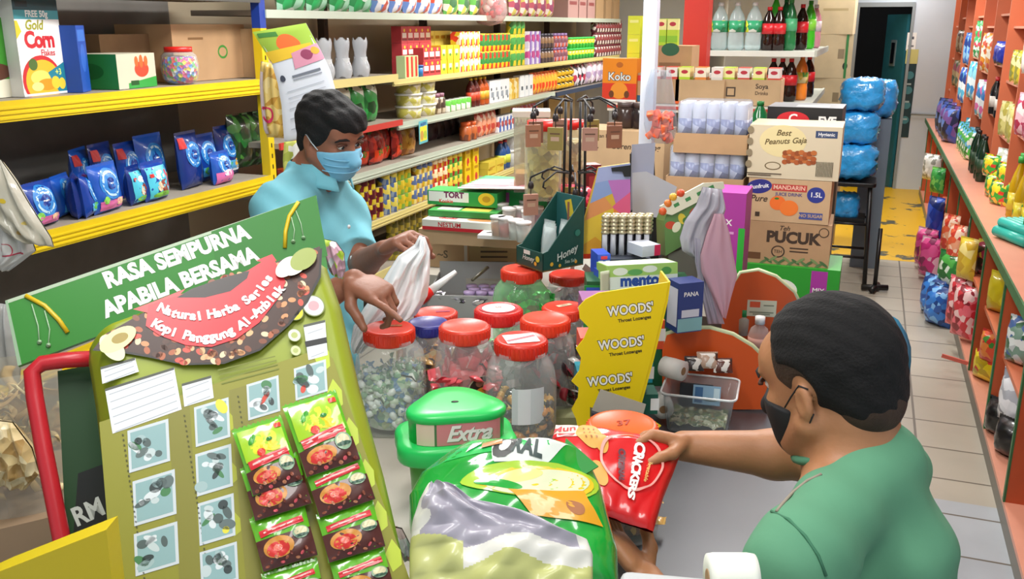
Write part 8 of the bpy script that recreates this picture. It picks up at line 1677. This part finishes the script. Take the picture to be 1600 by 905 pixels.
# the sachets themselves
def sachet(quad, lab, kind, z):
    """quad: pixel corners top-left, top-right, bottom-right, bottom-left on the card"""
    Q = [plk.xy(u, v, z) for u, v in quad]; o0 = Vector((Q[3][0], Q[3][1], z)); W_ = math.dist(Q[3], Q[2]); H_ = math.dist(Q[3], Q[0])
    lx = (Vector((*Q[2], z)) - o0 + Vector((*Q[1], z)) - Vector((*Q[0], z))).normalized(); mid = (Vector((*Q[3], z)) + Vector((*Q[2], z)))/2; upv = (Vector((*Q[0], z))-o0).normalized()
    # pack() stands in x-z with its front to -y, so turn it onto the card
    X = lx; Yf = -Vector((0, 0, 1)); Zz = upv
    m = Matrix(((X[0], Yf[0], Zz[0], mid[0]), (X[1], Yf[1], Zz[1], mid[1]), (X[2], Yf[2], Zz[2], mid[2]), (0, 0, 0, 1)))
    Gs = mat('#5fae1f', .25, coat=.7); BR = mat('#4a1c14', .3, coat=.6); w_, h_ = W_, H_
    dec = []
    if kind == 'full':
        dec += [('r', 0, h_*.72, w_*.86, h_*.5, mat('#9cc81f', .25, coat=.7)), ('e', .0, h_*.7, w_*.3, h_*.14, mat('#d9dc2c', .3), .5), ('e', w_*.1, h_*.62, w_*.2, h_*.08, mat('#e8c81f', .3), -.3), ('e', -w_*.2, h_*.78, w_*.12, h_*.04, mat('#3f9a2c', .3), .9), ('r', w_*.36, h_*.9, w_*.14, h_*.07, mat('#d8402c', .3)), ('e', -w_*.1, h_*.56, w_*.08, h_*.06, mat('#d83a2c', .3)), ('e', w_*.12, h_*.72, w_*.06, h_*.03, mat('#1f7a2c', .3))]
    y0_ = .40 if kind == 'full' else .68
    dec += [('r', 0, h_*(y0_*.42), w_*.98, h_*y0_*.84, BR), ('r', .0, h_*(y0_+.04), w_*.8, h_*.13, mat('#c9202c', .3, coat=.5), .10), ('r', 0, h_*(y0_+.045), w_*.66, h_*.03, mat('#e8b8b0', .4), .10),
            ('e', -w_*.13, h_*y0_*.52, w_*.27, h_*y0_*.3, mat('#c98a3a', .3)), ('e', -w_*.15, h_*y0_*.46, w_*.2, h_*y0_*.22, mat('#c9302c', .3)), ('e', -w_*.15, h_*y0_*.5, w_*.08, h_*y0_*.1, mat('#e87a6a', .3)), ('e', w_*.3, h_*(y0_*.75), w_*.15, h_*.12, mat('#8aa88a', .3)), ('e', w_*.3, h_*(y0_*.78), w_*.12, h_*.085, mat('#d8cfa8', .3)), ('e', w_*.3, h_*(y0_*.66), w_*.13, h_*.03, mat('#3a5a4a', .3))]
    for k in range(10): dec.append(('e', w_*(-.4+.09*k), h_*y0_*(.08+.09*((k*7) % 3)), w_*.04, h_*.025, mat(['#8a4a34', '#6a2c20', '#b87a5a', '#c9505a'][k % 4], .4), k))
    o = pack(w_, h_, .014, Gs, Gs, int(quad[0][0]), nu=16, nv=18, fin=.004, decals=dec, wr=.12).build('coffee_sachet', mx=cardmx @ m); tag(o, lab, 'sachet')
SA = [  # from the lowest up so that each upper one overlaps the next
 ([(412, 902), (500, 870), (512, 940), (424, 970)], 'brown coffee sachet cut by the bottom edge in the left column', 'cup', .014),
 ([(400, 818), (482, 786), (496, 862), (412, 900)], 'brown coffee sachet third from the top in the left column', 'cup', .019),
 ([(388, 740), (470, 708), (486, 780), (400, 822)], 'brown coffee sachet just under the topmost one in the left column', 'cup', .024),
 ([(376, 676), (452, 640), (478, 772), (396, 812)][:0] or [(376, 676), (450, 642), (472, 746), (396, 780)], 'green-topped coffee sachet hanging highest in the left column', 'full', .029),
 ([(520, 880), (600, 850), (618, 925), (532, 955)], 'brown coffee sachet cut by the bottom edge in the right column', 'cup', .014),
 ([(502, 810), (586, 776), (602, 850), (514, 884)], 'brown coffee sachet third from the top in the right column', 'cup', .019),
 ([(484, 740), (566, 704), (586, 776), (500, 814)], 'brown coffee sachet just under the topmost one in the right column', 'cup', .024),
 ([(452, 640), (532, 612), (562, 714), (480, 752)], 'green-topped coffee sachet hanging highest in the right column', 'full', .029)]
for a_ in SA: sachet(*a_)
# crumpled silver and lime packs at the right edge of the card
for i, (rows_, lab, c_) in enumerate((([((500, 372), (525, 378)), ((498, 390), (538, 396)), ((510, 412), (540, 420)), ((520, 430), (536, 436))], 'crumpled white and green pack behind the top corner of the card', ['#d8dce0', '#c9a0b0', '#a8c43a', '#e8e8e8']), ([((600, 820), (628, 826)), ((612, 845), (640, 850)), ((618, 870), (642, 876))], 'small crumpled silver pack at the lower right edge of the card', ['#cfd0d2', '#9a8a84', '#e0e0dc', '#b86a5a']))):
    hang('crumpled_pack', rows_, lab, 'pack', pm(c_, 60, coat=.5, bump=.5), 1.55 if i == 0 else 1.3, .012, cu=530 if i == 0 else 620, cv=400 if i == 0 else 850)
# yellow box at the bottom left
ply = Pl(P(80, 880, D=1.02), (math.cos(VY), math.sin(VY), 0), (0, 0, 1))
b = M(); b.prism(ply.poly([(-60, 920), (0, 893), (166, 828), (185, 1000), (-60, 1000)]), -.03, 0, mat('#d3bd1c', .45)); tag(b.build('yellow_board', mx=ply.mx), 'yellow board standing at the bottom left corner', 'board')
# ---- left foreground: cartons, bag of dried bean curd, hanging plastic bags
pk0 = P(40, 790, D=1.75)
zc_ = pk0.z
carton('carton', 'printed kraft carton at the left edge under the bag of dried bean curd', 'carton', (pk0.x-.06, pk0.y+.05, zc_-.34), .9, (.3, .3, .34), mat('#9c8368', .8), front=[('e', .0, .24, .035, .025, mat('#3a5a8a')), ('e', 0, .24, .025, .015, mat('#9c8368')), ('r', .02, .13, .2, .004, INK), ('r', .08, .15, .003, .05, INK), ('r', .0, .18, .12, .012, mat('#5a4a3a'))])
struct('trim_13', slab((pk0.x-.26, pk0.y-.15, 0), (pk0.x+.14, pk0.y+.25, zc_-.342), mat('#6b665c', .7)))
t = thing('bean_curd_bag', 'clear bag of dried yellowish bean curd strips standing on the carton', 'bag', (pk0.x-.05, pk0.y+.03, zc_), .6)
b = M(); b.grid(lambda a, q_: ((.13-.03*q_)*math.cos(2*PI*a)*(1+.05*math.sin(a*40)), (.1-.04*q_)*math.sin(2*PI*a), .26*q_), 36, 10, clear('#e8e6dc', .25, .15, key=7)); b.build('film', t)
R = random.Random(11)
for i in range(70):
    a_ = R.uniform(0, 2*PI); z = R.uniform(.02, .22); r_ = R.uniform(.02, .085)
    b = M(); L_ = R.uniform(.04, .08); w_ = R.uniform(.012, .022)
    b.grid(lambda a, q_: ((a-.5)*L_, (q_-.5)*w_+.01*math.sin(a*6+i), .008*math.sin(a*5+i)+.004*math.sin(q_*4)), 8, 3, mat(['#c9ac74', '#d8c08a', '#b8945a', '#e0cfa0'][i % 4], .6))
    o = b.build('bean_curd_strip', loc=t.matrix_basis @ Vector((r_*math.cos(a_)*1.2, r_*math.sin(a_), z)), rot=(R.uniform(-1, 1), R.uniform(-1.2, 1.2), R.uniform(0, 6)), solid=.0015); tag(o, 'crinkled dried bean curd strip inside the clear bag at the left', 'dried food', 'bean curd strips in the clear bag')
CLB = clear('#dfe0dc', .5, .2, key=9)
def lhang(rows_, lab, m, D, cu, cv, th=.03, nm='plastic_bag', cat='bag', **k): return hang(nm, rows_, lab, cat, m, D, th, folds=((3, .6, 0, .008, 2), (5, 1.3, 2, .004, 1)), cu=cu, cv=cv, **k)
lhang([((-20, 240), (2, 250)), ((-20, 275), (26, 285)), ((-20, 310), (48, 322)), ((-10, 335), (66, 350)), ((10, 360), (80, 372)), ((40, 378), (84, 386))], 'frosted plastic bag with yellow specks hanging at the upper left edge', mat('#bdb9a8', .4, coat=.4, bump=.3, bscale=20), 2.0, 30, 320,
      decals=[('e', .6, .35, .05, .02, mat('#c9b02c')), ('e', .75, .6, .04, .03, mat('#d0bb6a')), ('e', .5, .75, .06, .03, mat('#c4a86a'))])
lhang([((-20, 345), (20, 348)), ((-20, 375), (50, 375)), ((-20, 395), (56, 392)), ((-20, 410), (36, 408)), ((0, 420), (14, 424))], 'white plastic bag with red line print hanging under the frosted one', mat('#cfcfcb', .4, coat=.4, bump=.3, bscale=20), 2.05, 20, 385, decals=[('ring', .55, .4, .016, .002, mat('#b8304a')), ('q', [(.5, .5), (.9, .45), (.9, .5), (.5, .55)], mat('#b8304a'))])
lhang([((-20, 470), (10, 475)), ((-20, 510), (24, 520)), ((-20, 560), (32, 575)), ((-20, 600), (30, 600))], 'grey translucent plastic film hanging at the left edge above the bean curd', mat('#a6a8a6', .4, coat=.3, bump=.3, bscale=20), 1.95, 5, 540)
lhang([((-20, 655), (20, 660)), ((-20, 680), (50, 700)), ((-20, 715), (62, 740)), ((-10, 750), (40, 765))], 'clump of dried bean curd pressed against its clear bag at the left', pm(['#cbb07a', '#dcc590', '#b39158', '#e3d3a8'], 45, bump=.8), 1.66, 20, 700)
